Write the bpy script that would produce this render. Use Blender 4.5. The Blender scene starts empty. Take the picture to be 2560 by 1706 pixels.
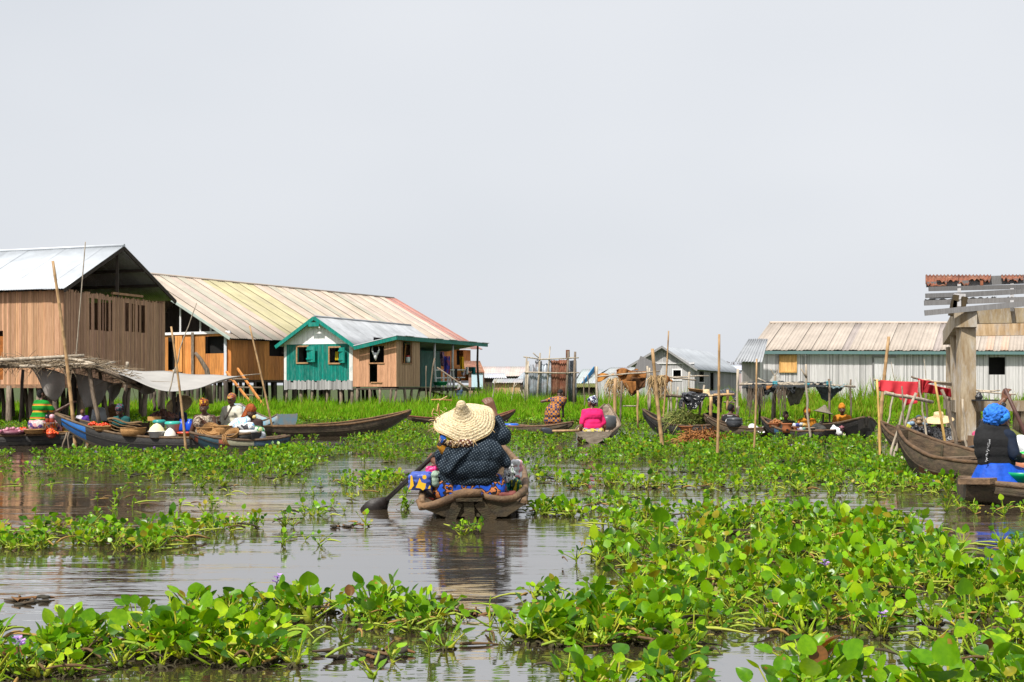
import bpy, bmesh, math, random
import numpy as np
from mathutils import Vector, Matrix, Euler, noise as mnoise

random.seed(7)
rng = np.random.default_rng(7)
SC = bpy.context.scene
COL = SC.collection
R = math.radians

# ------------------------------------------------------------------ camera, sky, sun, exposure
F_PX, CAM_H, PCX, PHY = 3089.0, 1.3, 1280.0, 963.0      # focal length and horizon of the 2560 px photograph
cam_data = bpy.data.cameras.new('camera')
cam = bpy.data.objects.new('camera', cam_data)
COL.objects.link(cam)
SC.camera = cam
cam_data.sensor_width = 36.0
cam_data.lens = 36.0 * F_PX / 2560.0
cam_data.shift_y = (PHY - 853.0) / 2560.0
cam_data.clip_start = 0.1
cam_data.clip_end = 9000.0
cam.location = (0, 0, CAM_H)
cam.rotation_euler = (R(90), 0, 0)

SUN_DIR = Vector((-0.34, -0.50, 0.84)).normalized()      # towards the sun: high, behind the camera
SUN_ELEV = math.asin(SUN_DIR.z)
SUN_AZ = math.atan2(SUN_DIR.x, SUN_DIR.y)
world = bpy.data.worlds.new('World')
SC.world = world
world.use_nodes = True
wn = world.node_tree
wn.nodes.clear()
w_out = wn.nodes.new('ShaderNodeOutputWorld')
w_bg = wn.nodes.new('ShaderNodeBackground')
w_sky = wn.nodes.new('ShaderNodeTexSky')
w_sky.sky_type = 'NISHITA'
w_sky.sun_disc = False
w_sky.sun_elevation = SUN_ELEV
w_sky.sun_rotation = SUN_AZ
w_sky.air_density = 1.0
w_sky.dust_density = 6.0
w_sky.ozone_density = 1.0
w_tc = wn.nodes.new('ShaderNodeTexCoord')
w_map = wn.nodes.new('ShaderNodeMapping')
w_map.inputs['Scale'].default_value = (1.0, 1.0, 2.2)
w_no = wn.nodes.new('ShaderNodeTexNoise')
w_no.inputs['Scale'].default_value = 1.25
w_no.inputs['Detail'].default_value = 3.0
w_ramp = wn.nodes.new('ShaderNodeValToRGB')
w_ramp.color_ramp.elements[0].position = 0.3
w_ramp.color_ramp.elements[0].color = (6.1, 6.45, 6.95, 1)      # thin high overcast
w_ramp.color_ramp.elements[1].position = 0.75
w_ramp.color_ramp.elements[1].color = (7.5, 7.7, 8.05, 1)
w_mix = wn.nodes.new('ShaderNodeMixRGB')
w_mix.inputs['Fac'].default_value = 0.93
wn.links.new(w_tc.outputs['Generated'], w_map.inputs['Vector'])
wn.links.new(w_map.outputs['Vector'], w_no.inputs['Vector'])
wn.links.new(w_no.outputs['Fac'], w_ramp.inputs['Fac'])
wn.links.new(w_sky.outputs['Color'], w_mix.inputs['Color1'])
wn.links.new(w_ramp.outputs['Color'], w_mix.inputs['Color2'])
wn.links.new(w_mix.outputs['Color'], w_bg.inputs['Color'])
w_bg.inputs['Strength'].default_value = 0.0925
wn.links.new(w_bg.outputs['Background'], w_out.inputs['Surface'])

sun_data = bpy.data.lights.new('sun', 'SUN')
sun_data.energy = 5.0
sun_data.angle = R(2.5)
sun_data.color = (1.0, 0.96, 0.89)
sun = bpy.data.objects.new('sun', sun_data)
COL.objects.link(sun)
sun.location = (0, -20, 60)
sun.rotation_euler = SUN_DIR.to_track_quat('Z', 'Y').to_euler()

SC.view_settings.view_transform = 'Standard'
SC.view_settings.look = 'None'
SC.view_settings.exposure = 0.3
SC.view_settings.gamma = 1.0
SC.view_settings.use_curve_mapping = False
SC.render.engine = 'CYCLES'
SC.cycles.use_denoising = True
SC.cycles.max_bounces = 6
SC.cycles.transparent_max_bounces = 12
SC.cycles.caustics_reflective = False
SC.cycles.caustics_refractive = False

# ------------------------------------------------------------------ helpers
def P(px, py, y):
    """The place, y metres ahead, that the photograph shows at (px, py)."""
    return Vector(((px - PCX) * y / F_PX, y, CAM_H + (PHY - py) * y / F_PX))

def G(px, py, z=0.0):
    """The place on the water (height z) that the photograph shows at (px, py)."""
    y = F_PX * (CAM_H - z) / (py - PHY)
    return Vector(((px - PCX) * y / F_PX, y, z))

ORG = {}

def tag(o, label=None, cat=None, group=None, kind=None):
    if label: o['label'] = label
    if cat: o['category'] = cat
    if group: o['group'] = group
    if kind: o['kind'] = kind
    return o

def thing(name, loc, label, cat, group=None):
    o = bpy.data.objects.new(name, None)
    COL.objects.link(o)
    o.location = loc
    o.empty_display_size = 0.1
    ORG[o.name] = Vector(loc)
    return tag(o, label, cat, group)

def org(o):
    return ORG.get(o.name, Vector((0, 0, 0)))

def link(name, me, parent=None):
    o = bpy.data.objects.new(name, me)
    COL.objects.link(o)
    if parent is not None:
        o.parent = parent
        ORG[o.name] = org(parent)
    return o

class MB:
    """Collects shapes given in world coordinates and links them as ONE mesh object."""
    def __init__(self):
        self.v, self.f, self.c, self.s, self.m = [], [], [], [], []
    def add(self, verts, faces, col=(1, 1, 1), smooth=False, mi=0):
        b = len(self.v)
        self.v.extend(verts)
        for fc in faces:
            self.f.append([b + i for i in fc])
            self.c.append(col)
            self.s.append(smooth)
            self.m.append(mi)
        return self
    def box(self, c, size, rz=0.0, col=(1, 1, 1), mat=None, mi=0, jit=0.0):
        sx, sy, sz = size[0] / 2, size[1] / 2, size[2] / 2
        M = mat if mat is not None else Matrix.Rotation(rz, 3, 'Z')
        c = Vector(c)
        vs = []
        for x, y, z in ((-1, -1, -1), (1, -1, -1), (1, 1, -1), (-1, 1, -1), (-1, -1, 1), (1, -1, 1), (1, 1, 1), (-1, 1, 1)):
            q = Vector((x * sx, y * sy, z * sz))
            if jit: q += Vector((random.uniform(-jit, jit) for _ in range(3)))
            vs.append(tuple(M @ q + c))
        return self.add(vs, [(0, 3, 2, 1), (4, 5, 6, 7), (0, 1, 5, 4), (1, 2, 6, 5), (2, 3, 7, 6), (3, 0, 4, 7)], col, False, mi)
    def beam(self, p0, p1, w, h, col=(1, 1, 1), mi=0, up=(0, 0, 1)):
        p0, p1 = Vector(p0), Vector(p1)
        d = p1 - p0
        L = d.length
        if L < 1e-6: return self
        d.normalize()
        upv = Vector(up)
        if abs(d.dot(upv)) > 0.98: upv = Vector((0, 1, 0))
        s = d.cross(upv).normalized()
        u = s.cross(d).normalized()
        M = Matrix((s, d, u)).transposed()
        return self.box((p0 + p1) / 2, (w, L, h), mat=M, col=col, mi=mi)
    def tube(self, pts, rad, n=8, col=(1, 1, 1), smooth=True, mi=0, caps=True):
        pts = [Vector(p) for p in pts]
        m = len(pts)
        if not hasattr(rad, '__len__'): rad = [rad] * m
        vs, fs = [], []
        prev = None
        for i, p in enumerate(pts):
            t = (pts[min(i + 1, m - 1)] - pts[max(i - 1, 0)])
            if t.length < 1e-9: t = Vector((0, 0, 1))
            t.normalize()
            if prev is None:
                a = Vector((0, 0, 1)) if abs(t.z) < 0.9 else Vector((1, 0, 0))
                s = t.cross(a).normalized()
            else:
                s = (prev - t * prev.dot(t))
                s = s.normalized() if s.length > 1e-6 else t.orthogonal().normalized()
            prev = s
            u = t.cross(s)
            for k in range(n):
                a = 2 * math.pi * k / n
                vs.append(tuple(p + (s * math.cos(a) + u * math.sin(a)) * rad[i]))
        for i in range(m - 1):
            for k in range(n):
                k2 = (k + 1) % n
                fs.append((i * n + k, i * n + k2, (i + 1) * n + k2, (i + 1) * n + k))
        self.add(vs, fs, col, smooth, mi)
        if caps:
            b = len(self.v) - len(vs)
            self.f.append([b + k for k in range(n)][::-1]); self.c.append(col); self.s.append(False); self.m.append(mi)
            self.f.append([b + (m - 1) * n + k for k in range(n)]); self.c.append(col); self.s.append(False); self.m.append(mi)
        return self
    def lathe(self, prof, c=(0, 0, 0), n=20, col=(1, 1, 1), mat=None, smooth=True, mi=0, wob=0.0):
        """prof: (radius, height) pairs; mat tilts the axis."""
        c = Vector(c)
        vs, fs = [], []
        ph = random.uniform(0, 6)
        for r, z in prof:
            for k in range(n):
                a = 2 * math.pi * k / n
                rr = r * (1 + wob * math.sin(2 * a + ph) + wob * .6 * math.sin(3 * a + ph * 2))
                q = Vector((rr * math.cos(a), rr * math.sin(a), z))
                if mat is not None: q = mat @ q
                vs.append(tuple(q + c))
        for i in range(len(prof) - 1):
            for k in range(n):
                k2 = (k + 1) % n
                fs.append((i * n + k, i * n + k2, (i + 1) * n + k2, (i + 1) * n + k))
        self.add(vs, fs, col, smooth, mi)
        return self
    def grid(self, fn, nu, nv, col=(1, 1, 1), smooth=True, mi=0, colfn=None):
        vs = [tuple(fn(i / nu, j / nv)) for j in range(nv + 1) for i in range(nu + 1)]
        b = len(self.v)
        self.v.extend(vs)
        for j in range(nv):
            for i in range(nu):
                a = b + j * (nu + 1) + i
                self.f.append([a, a + 1, a + nu + 2, a + nu + 1])
                self.c.append(colfn((i + .5) / nu, (j + .5) / nv) if colfn else col)
                self.s.append(smooth); self.m.append(mi)
        return self
    def ball(self, c, r, n=8, col=(1, 1, 1), mi=0, mat=None):
        r = (r, r, r) if not hasattr(r, '__len__') else r
        c = Vector(c)
        vs, fs = [], []
        h = max(4, n // 2 + 1)
        for i in range(h + 1):
            th = math.pi * i / h
            for k in range(n):
                a = 2 * math.pi * k / n
                q = Vector((r[0] * math.sin(th) * math.cos(a), r[1] * math.sin(th) * math.sin(a), r[2] * math.cos(th)))
                if mat is not None: q = mat @ q
                vs.append(tuple(q + c))
        for i in range(h):
            for k in range(n):
                k2 = (k + 1) % n
                fs.append((i * n + k, (i + 1) * n + k, (i + 1) * n + k2, i * n + k2))
        return self.add(vs, fs, col, True, mi)
    def build(self, name, mat, parent=None, solid=0.0, kind=None):
        o0 = org(parent) if parent is not None else Vector((0, 0, 0))
        return self._mk(name, mat, parent, o0, solid, kind)
    def alone(self, name, mat, label, cat, group=None, solid=0.0, kind=None):
        """A thing that is one mesh, its origin at its base."""
        a = np.array(self.v)
        lo, hi = a.min(0), a.max(0)
        o0 = Vector(((lo[0] + hi[0]) / 2, (lo[1] + hi[1]) / 2, lo[2]))
        o = self._mk(name, mat, None, o0, solid, kind)
        o.location = o0
        ORG[o.name] = o0
        return tag(o, label, cat, group)
    def _mk(self, name, mat, parent, o0, solid, kind):
        me = bpy.data.meshes.new(name)
        me.from_pydata([(x - o0.x, y - o0.y, z - o0.z) for x, y, z in self.v], [], self.f)
        mats = mat if isinstance(mat, (list, tuple)) else [mat]
        for mm in mats: me.materials.append(mm)
        me.polygons.foreach_set('use_smooth', self.s)
        me.polygons.foreach_set('material_index', self.m)
        at = me.attributes.new('tint', 'FLOAT_COLOR', 'FACE')
        buf = np.ones((len(self.f), 4), np.float32)
        cc = [c if len(c) == 4 else (c[0], c[1], c[2], 0.0) for c in self.c]
        buf[:, :] = np.array(cc, np.float32).reshape(-1, 4)
        at.data.foreach_set('color', buf.ravel())
        me.update()
        o = link(name, me, parent)
        if solid:
            md = o.modifiers.new('thickness', 'SOLIDIFY')
            md.thickness = solid
            md.offset = 0
        if kind: o['kind'] = kind
        return o

def shade():
    """A random brightness multiplier for one board, sheet or stem."""
    return random.uniform(0.72, 1.25)

def g3(k):
    return (k, k, k)

# ------------------------------------------------------------------ materials
MATS = {}

def nodes(m):
    m.use_nodes = True
    nt = m.node_tree
    return nt, nt.nodes['Principled BSDF']

def mat(name, col, rough=0.7, var=0.25, nscale=6.0, stretch=(1, 1, 1), bump=0.0, bscale=None, col2=None, metal=0.0, spec=0.3,
        transl=0.0, dirt=0.0, dirtcol=(0.05, 0.045, 0.035), dscale=1.3):
    """A procedural material: base colour, a second tone through stretched noise (grain), stains, fine relief; the
    'tint' attribute carries the colour of the single piece (alpha > 0: painted with that colour outright)."""
    key = name
    if key in MATS: return MATS[key]
    m = bpy.data.materials.new(name)
    nt, b = nodes(m)
    N, L = nt.nodes.new, nt.links.new
    tc = N('ShaderNodeTexCoord')
    mp = N('ShaderNodeMapping')
    mp.inputs['Scale'].default_value = stretch
    L(tc.outputs['Object'], mp.inputs['Vector'])
    no = N('ShaderNodeTexNoise')
    no.inputs['Scale'].default_value = nscale
    no.inputs['Detail'].default_value = 5.0
    no.inputs['Roughness'].default_value = 0.65
    L(mp.outputs['Vector'], no.inputs['Vector'])
    rp = N('ShaderNodeValToRGB')
    c2 = col2 if col2 else tuple(max(0, c * (1 - var * 1.6)) for c in col)
    rp.color_ramp.elements[0].position = 0.32
    rp.color_ramp.elements[0].color = (*c2, 1)
    rp.color_ramp.elements[1].position = 0.68
    rp.color_ramp.elements[1].color = (*tuple(min(1, c * (1 + var * .5)) for c in col), 1)
    L(no.outputs['Fac'], rp.inputs['Fac'])
    at = N('ShaderNodeAttribute')
    at.attribute_name = 'tint'
    mu = N('ShaderNodeMixRGB')
    mu.blend_type = 'MULTIPLY'
    mu.inputs['Fac'].default_value = 1.0
    L(rp.outputs['Color'], mu.inputs['Color1'])
    L(at.outputs['Color'], mu.inputs['Color2'])
    pm = N('ShaderNodeMixRGB')
    L(at.outputs['Alpha'], pm.inputs['Fac'])
    L(mu.outputs['Color'], pm.inputs['Color1'])
    L(at.outputs['Color'], pm.inputs['Color2'])
    last = pm.outputs['Color']
    if dirt > 0:
        n2 = N('ShaderNodeTexNoise')
        n2.inputs['Scale'].default_value = dscale
        n2.inputs['Detail'].default_value = 6.0
        n2.inputs['Roughness'].default_value = 0.7
        dm_ = N('ShaderNodeMapping'); dm_.inputs['Scale'].default_value = tuple(max(.45, min(1.8, q)) for q in stretch)
        L(tc.outputs['Object'], dm_.inputs['Vector']); L(dm_.outputs['Vector'], n2.inputs['Vector'])
        r2 = N('ShaderNodeValToRGB')
        r2.color_ramp.elements[0].position = 0.48
        r2.color_ramp.elements[0].color = (0, 0, 0, 1)
        r2.color_ramp.elements[1].position = 0.72
        r2.color_ramp.elements[1].color = (dirt, dirt, dirt, 1)
        L(n2.outputs['Fac'], r2.inputs['Fac'])
        dm = N('ShaderNodeMixRGB')
        dm.inputs['Color2'].default_value = (*dirtcol, 1)
        L(r2.outputs['Color'], dm.inputs['Fac'])
        L(last, dm.inputs['Color1'])
        last = dm.outputs['Color']
    L(last, b.inputs['Base Color'])
    b.inputs['Roughness'].default_value = rough
    b.inputs['Metallic'].default_value = metal
    b.inputs['Specular IOR Level'].default_value = spec
    if bump:
        bn = N('ShaderNodeTexNoise')
        bn.inputs['Scale'].default_value = bscale or nscale * 3
        bn.inputs['Detail'].default_value = 4
        L(mp.outputs['Vector'], bn.inputs['Vector'])
        bp = N('ShaderNodeBump')
        bp.inputs['Strength'].default_value = bump
        bp.inputs['Distance'].default_value = 0.02
        L(bn.outputs['Fac'], bp.inputs['Height'])
        L(bp.outputs['Normal'], b.inputs['Normal'])
    if transl:
        out = nt.nodes['Material Output']
        tr = N('ShaderNodeBsdfTranslucent')
        L(last, tr.inputs['Color'])
        ms = N('ShaderNodeMixShader')
        ms.inputs['Fac'].default_value = transl
        L(b.outputs['BSDF'], ms.inputs[1])
        L(tr.outputs['BSDF'], ms.inputs[2])
        L(ms.outputs['Shader'], out.inputs['Surface'])
    MATS[key] = m
    return m

def cloth_mat(name, cols, scale=14.0, kind='voronoi', rough=0.85, stretch=(1, 1, 1), bump=0.25, base=None, dot=0.3, transl=0.0):
    """Printed cloth: cells, dots, bands or a check in the given colours."""
    if name in MATS: return MATS[name]
    m = bpy.data.materials.new(name)
    nt, b = nodes(m)
    N, L = nt.nodes.new, nt.links.new
    tc = N('ShaderNodeTexCoord')
    mp = N('ShaderNodeMapping')
    mp.inputs['Scale'].default_value = stretch
    if kind == 'dots': mp.inputs['Rotation'].default_value = (0, R(33), 0)
    L(tc.outputs['Object'], mp.inputs['Vector'])
    rp = N('ShaderNodeValToRGB')
    rp.color_ramp.interpolation = 'CONSTANT'
    n = len(cols)
    while len(rp.color_ramp.elements) < n: rp.color_ramp.elements.new(0.5)
    for i, c in enumerate(cols):
        rp.color_ramp.elements[i].position = i / n
        rp.color_ramp.elements[i].color = (*c, 1)
    if kind == 'voronoi':
        t = N('ShaderNodeTexVoronoi')
        t.inputs['Scale'].default_value = scale
        L(mp.outputs['Vector'], t.inputs['Vector'])
        sp = N('ShaderNodeSeparateColor')
        L(t.outputs['Color'], sp.inputs['Color'])
        L(sp.outputs['Red'], rp.inputs['Fac'])
    elif kind == 'dots':
        t = N('ShaderNodeTexVoronoi')
        t.voronoi_dimensions = '2D'
        t.inputs['Scale'].default_value = scale
        t.inputs['Randomness'].default_value = 0.12
        sx = N('ShaderNodeSeparateXYZ'); cb = N('ShaderNodeCombineXYZ')
        L(mp.outputs['Vector'], sx.inputs['Vector'])
        L(sx.outputs['X'], cb.inputs['X']); L(sx.outputs['Z'], cb.inputs['Y'])
        L(cb.outputs['Vector'], t.inputs['Vector'])
        rp.color_ramp.elements[0].position = 0.0
        rp.color_ramp.elements[1].position = dot
        L(t.outputs['Distance'], rp.inputs['Fac'])
    elif kind == 'bands':
        t = N('ShaderNodeTexWave')
        t.bands_direction = 'Z'
        t.wave_profile = 'SAW'
        t.inputs['Scale'].default_value = scale
        t.inputs['Distortion'].default_value = 0.6
        L(mp.outputs['Vector'], t.inputs['Vector'])
        L(t.outputs['Fac'], rp.inputs['Fac'])
    elif kind == 'noise':
        t = N('ShaderNodeTexNoise')
        t.inputs['Scale'].default_value = scale
        t.inputs['Detail'].default_value = 2
        L(mp.outputs['Vector'], t.inputs['Vector'])
        mr = N('ShaderNodeMapRange')
        mr.inputs['From Min'].default_value = 0.3
        mr.inputs['From Max'].default_value = 0.7
        L(t.outputs['Fac'], mr.inputs['Value'])
        L(mr.outputs['Result'], rp.inputs['Fac'])
    elif kind == 'check':
        t = N('ShaderNodeTexChecker')
        t.inputs['Scale'].default_value = scale
        L(mp.outputs['Vector'], t.inputs['Vector'])
        L(t.outputs['Fac'], rp.inputs['Fac'])
    L(rp.outputs['Color'], b.inputs['Base Color'])
    b.inputs['Roughness'].default_value = rough
    b.inputs['Specular IOR Level'].default_value = 0.2
    bn = N('ShaderNodeTexNoise')
    bn.inputs['Scale'].default_value = 16.0
    bn.inputs['Detail'].default_value = 5
    L(tc.outputs['Object'], bn.inputs['Vector'])
    bp = N('ShaderNodeBump')
    bp.inputs['Strength'].default_value = bump
    bp.inputs['Distance'].default_value = 0.03
    L(bn.outputs['Fac'], bp.inputs['Height'])
    L(bp.outputs['Normal'], b.inputs['Normal'])
    if transl:
        out = nt.nodes['Material Output']
        tr = N('ShaderNodeBsdfTranslucent')
        L(rp.outputs['Color'], tr.inputs['Color'])
        ms = N('ShaderNodeMixShader')
        ms.inputs['Fac'].default_value = transl
        L(b.outputs['BSDF'], ms.inputs[1]); L(tr.outputs['BSDF'], ms.inputs[2])
        L(ms.outputs['Shader'], out.inputs['Surface'])
    MATS[name] = m
    return m

M_BROWN = mat('reddish_brown_slats', (0.54, 0.32, 0.185), 0.75, 0.3, 5, (9, 9, 0.4), 0.3, 20, col2=(0.4, 0.21, 0.11))
M_BROWN2 = mat('grey_brown_slats', (0.5, 0.3, 0.19), 0.75, 0.3, 5, (9, 9, 0.4), 0.3, 20, col2=(0.31, 0.175, 0.105))
M_ORANGE = mat('orange_boards', (0.62, 0.25, 0.065), 0.65, 0.3, 3, (4, 4, 0.4), 0.2, 14, col2=(0.42, 0.155, 0.035), dirt=.5, dirtcol=(.16, .075, .03))
M_TEAL = mat('teal_paint', (0.0, 0.21, 0.165), 0.5, 0.25, 5, (4, 4, 0.5), 0.2, 18, dirt=.6, dirtcol=(0.1, 0.25, .22), dscale=5)
M_GREYW = mat('grey_weathered_boards', (0.6, 0.59, 0.59), 0.85, 0.3, 5, (9, 9, 0.3), 0.3, 18, col2=(0.5, 0.48, 0.475))
M_DARKW = mat('dark_wood', (0.09, 0.07, 0.055), 0.85, 0.35, 6, (4, 4, 0.5), 0.3)
M_POST = mat('grey_brown_posts', (0.24, 0.185, 0.135), 0.85, 0.4, 7, (4, 4, 0.6), 0.4, 20, dirt=.5, dirtcol=(.07, .055, .04))
M_BAMBOO = mat('bamboo', (0.42, 0.27, 0.13), 0.5, 0.35, 6, (4, 4, 0.7), 0.2, 20, col2=(0.27, 0.16, 0.075), dirt=.5, dirtcol=(.12, .085, .05), dscale=4)
M_PALEPOLE = mat('pale_dry_sticks', (0.46, 0.39, 0.3), 0.7, 0.35, 6, (4, 4, 0.7), 0.3, 20, dirt=.5, dirtcol=(.16, .12, .08), dscale=4)
M_TIN = mat('pale_tin_sheet', (0.5, 0.53, 0.565), 0.45, 0.12, 1.5, (1, 1, 1), 0.0, metal=0.15, spec=.4, dirt=.25, dirtcol=(.4, .42, .44), dscale=.9)
M_GTIN = mat('grey_tin_sheet', (0.44, 0.455, 0.475), 0.5, 0.15, 1.5, metal=0.1, spec=.4, dirt=.4, dirtcol=(.3, .31, .32), dscale=.7)
M_CREAM = mat('faded_cream_sheet', (0.5, 0.42, 0.35), 0.7, 0.12, 1.2, (1, 1, 1), dirt=.35, dirtcol=(.42, .36, .31), dscale=.8)
M_RUST = mat('rusty_tin_sheet', (0.2, 0.08, 0.045), 0.8, 0.4, 5, dirt=.6, dirtcol=(.33, .2, .13), dscale=4)
M_CONC = mat('stained_concrete', (0.42, 0.35, 0.25), 0.9, 0.25, 3, (2.5, 2.5, .5), 0.4, 25, col2=(.25, .165, .08), dirt=.8, dirtcol=(.52, .52, .51), dscale=2.6)
M_THATCH = mat('dry_thatch', (0.26, 0.2, 0.13), 0.95, 0.4, 14, (1, 1, 1), 0.5, col2=(.1, .075, .05))
M_HULL = mat('weathered_canoe_wood', (0.085, 0.06, 0.037), 0.75, 0.4, 5, (1.6, 1.6, 4), 0.6, 26, col2=(0.026, 0.019, 0.013), dirt=.65, dirtcol=(.045, .045, .018), dscale=4)
M_HULLD = mat('tarred_canoe_wood', (0.018, 0.016, 0.015), 0.6, 0.4, 5, (1.6, 1.6, 4), 0.5, 24, dirt=.5, dirtcol=(.035, .03, .02), dscale=5)
M_RIM = mat('worn_gunwale_wood', (0.19, 0.13, 0.082), 0.75, 0.35, 8, (1, 1, 1), 0.6, 30, col2=(.085, .058, .038), dirt=.5, dirtcol=(.09, .065, .045), dscale=6)
M_DECK = mat('deck_timber', (0.28, 0.16, 0.09), 0.8, 0.3, 5, (2, 2, 2), 0.2)
M_BLACK = mat('painted_shade', (0.012, 0.011, 0.01), 0.95, 0.1)  # near-black colour standing in for shade inside rooms and the stove
M_CURT = mat('grey_tarpaulin', (0.3, 0.275, 0.25), 0.75, 0.18, 3, (1, 1, 1), 0.3, 8, dirt=.4, dirtcol=(.2, .175, .15), transl=.15)
M_WTARP = mat('off_white_canvas', (0.52, 0.5, 0.47), 0.75, 0.08, 2, (1, 1, 1), 0.15, 5, dirt=.2, dirtcol=(.42, .39, .35), transl=.3)
M_BTARP = mat('black_plastic_sheet', (0.018, 0.019, 0.022), 0.28, 0.2, 4, (1, 1, 1), 0.5, 9, spec=.6)
M_RED = mat('red_cloth', (0.6, 0.04, 0.055), 0.8, 0.15, 3, (1, 1, 1), 0.3, 10, transl=.25)
M_SACK = mat('brown_sacking', (0.36, 0.15, 0.04), 0.9, 0.3, 6, (1, 1, 1), 0.4, 12, col2=(.16, .065, .02), transl=.15)
M_BASKET = mat('woven_palm', (0.42, 0.23, 0.085), 0.8, 0.35, 30, (1, 1, 3), 0.5, 60, col2=(.22, .11, .04))
M_STRAW = mat('dry_straw_strands', (0.58, 0.42, 0.22), 0.75, 0.3, 20, (1, 1, 1), 0.3, col2=(.34, .23, .11))
M_PLASTIC = mat('plastic', (1, 1, 1), 0.35, 0.05, 3, spec=.5)
M_MATTE = mat('matte_paint', (1, 1, 1), 0.75, 0.15, 6)
M_BAG = mat('crumpled_plastic_bag', (1, 1, 1), 0.35, 0.1, 8, (1, 1, 1), 0.9, 22, spec=.5)
M_FOOD = mat('produce', (1, 1, 1), 0.4, 0.15, 12, spec=.45)
M_SKIN = mat('dark_brown_skin', (0.085, 0.036, 0.02), 0.45, 0.15, 8, (1, 1, 1), 0.1, 40, spec=.45)
M_SKIN2 = mat('brown_skin', (0.15, 0.062, 0.032), 0.45, 0.15, 8, (1, 1, 1), 0.12, 50, spec=.45)
M_HAIR = mat('black_hair', (0.012, 0.01, 0.009), 0.7, 0.2, 40, (1, 1, 1), 0.6, 60)
M_EYE = mat('eye_white', (0.3, 0.27, 0.24), 0.3, 0.05)
M_PINKW = mat('pink_plaster', (0.42, 0.27, 0.2), 0.9, 0.2, 2, dirt=.4, dirtcol=(.3, .2, .15))
# ------------------------------------------------------------------ water, marsh ground
def big_plane(name, x0, x1, y0, y1, z, m):
    me = bpy.data.meshes.new(name)
    me.from_pydata([(x0, y0, z), (x1, y0, z), (x1, y1, z), (x0, y1, z)], [], [(0, 1, 2, 3)])
    me.materials.append(m)
    at = me.attributes.new('tint', 'FLOAT_COLOR', 'FACE')
    at.data.foreach_set('color', [1.0, 1.0, 1.0, 0.0])
    o = link(name, me)
    o['kind'] = 'structure'
    return o

def water_material():
    m = bpy.data.materials.new('brown_lagoon_water')
    nt, b = nodes(m)
    N, L = nt.nodes.new, nt.links.new
    b.inputs['Base Color'].default_value = (0.075, 0.058, 0.04, 1)
    b.inputs['Roughness'].default_value = 0.04
    b.inputs['IOR'].default_value = 7.0
    b.inputs['Specular IOR Level'].default_value = 0.5
    tc = N('ShaderNodeTexCoord')
    def noise(scale, detail, st, dist=0.0):
        mp = N('ShaderNodeMapping'); mp.inputs['Scale'].default_value = st
        L(tc.outputs['Object'], mp.inputs['Vector'])
        n = N('ShaderNodeTexNoise')
        n.inputs['Scale'].default_value = scale
        n.inputs['Detail'].default_value = detail
        n.inputs['Distortion'].default_value = dist
        L(mp.outputs['Vector'], n.inputs['Vector'])
        return n.outputs['Fac']
    def rng_(sock, a, b_, c, d):
        r = N('ShaderNodeMapRange')
        r.inputs['From Min'].default_value, r.inputs['From Max'].default_value = a, b_
        r.inputs['To Min'].default_value, r.inputs['To Max'].default_value = c, d
        L(sock, r.inputs['Value'])
        return r.outputs['Result']
    def mth(op, a, b_):
        r = N('ShaderNodeMath'); r.operation = op
        for i, q in enumerate((a, b_)):
            if isinstance(q, float): r.inputs[i].default_value = q
            else: L(q, r.inputs[i])
        return r.outputs[0]
    ripple = noise(1.0, 3.0, (1.1, 5.0, 1.0), 0.6)
    fine = noise(1.0, 2.0, (4.0, 15.0, 1.0), 0.4)
    swell = noise(1.0, 1.0, (0.35, 1.3, 1.0), 0.3)
    calm = rng_(noise(1.0, 2.0, (0.22, 0.34, 1.0)), 0.36, 0.66, 0.12, 1.0)
    h = mth('ADD', mth('MULTIPLY', ripple, 0.012), mth('MULTIPLY', fine, 0.0026))
    h = mth('ADD', mth('MULTIPLY', h, calm), mth('MULTIPLY', swell, 0.014))
    bp = N('ShaderNodeBump')
    bp.inputs['Strength'].default_value = 1.0
    bp.inputs['Distance'].default_value = 1.0
    L(h, bp.inputs['Height'])
    L(bp.outputs['Normal'], b.inputs['Normal'])
    # silt clouds in the water
    rp = N('ShaderNodeValToRGB')
    rp.color_ramp.elements[0].color = (0.028, 0.02, 0.012, 1)
    rp.color_ramp.elements[1].color = (0.06, 0.046, 0.03, 1)
    L(noise(1.0, 3.0, (0.5, 0.7, 1.0)), rp.inputs['Fac'])
    L(rp.outputs['Color'], b.inputs['Base Color'])
    return m

big_plane('water', -120, 120, -30, 60, 0.0, water_material())
M_MARSH = mat('wet_marsh_soil', (0.06, 0.085, 0.02), 0.95, 0.4, 0.6, (1, 1, 1), 0.4, 3)
big_plane('marsh_ground', -3000, 3000, 44, 6000, 0.06, M_MARSH)
big_plane('lagoon_bed', -120, 120, -30, 60, -1.2, mat('lagoon_mud', (0.05, 0.04, 0.03), 0.95))

# ------------------------------------------------------------------ walls and roofs
class Wall:
    """A vertical wall line from p0 to p1 (plan); openings are read off the photograph by pixel."""
    def __init__(self, p0, p1):
        self.p0, self.p1 = Vector((p0[0], p0[1])), Vector((p1[0], p1[1]))
        self.L = (self.p1 - self.p0).length
        self.d = (self.p1 - self.p0) / self.L
        self.n = Vector((self.d.y, -self.d.x))                  # outward when walking with the wall on the left
    def s(self, px):
        k = (px - PCX) / F_PX
        return (k * self.p0.y - self.p0.x) / (self.d.x - k * self.d.y)
    def z(self, s, py):
        y = self.p0.y + self.d.y * s
        return CAM_H + (PHY - py) * y / F_PX
    def at(self, s, z, off=0.0):
        q = self.p0 + self.d * s + self.n * off
        return Vector((q.x, q.y, z))
    def hole(self, px0, px1, py0, py1):
        s0, s1 = self.s(px0), self.s(px1)
        m = (s0 + s1) / 2
        return (min(s0, s1), max(s0, s1), self.z(m, py1), self.z(m, py0))

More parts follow.
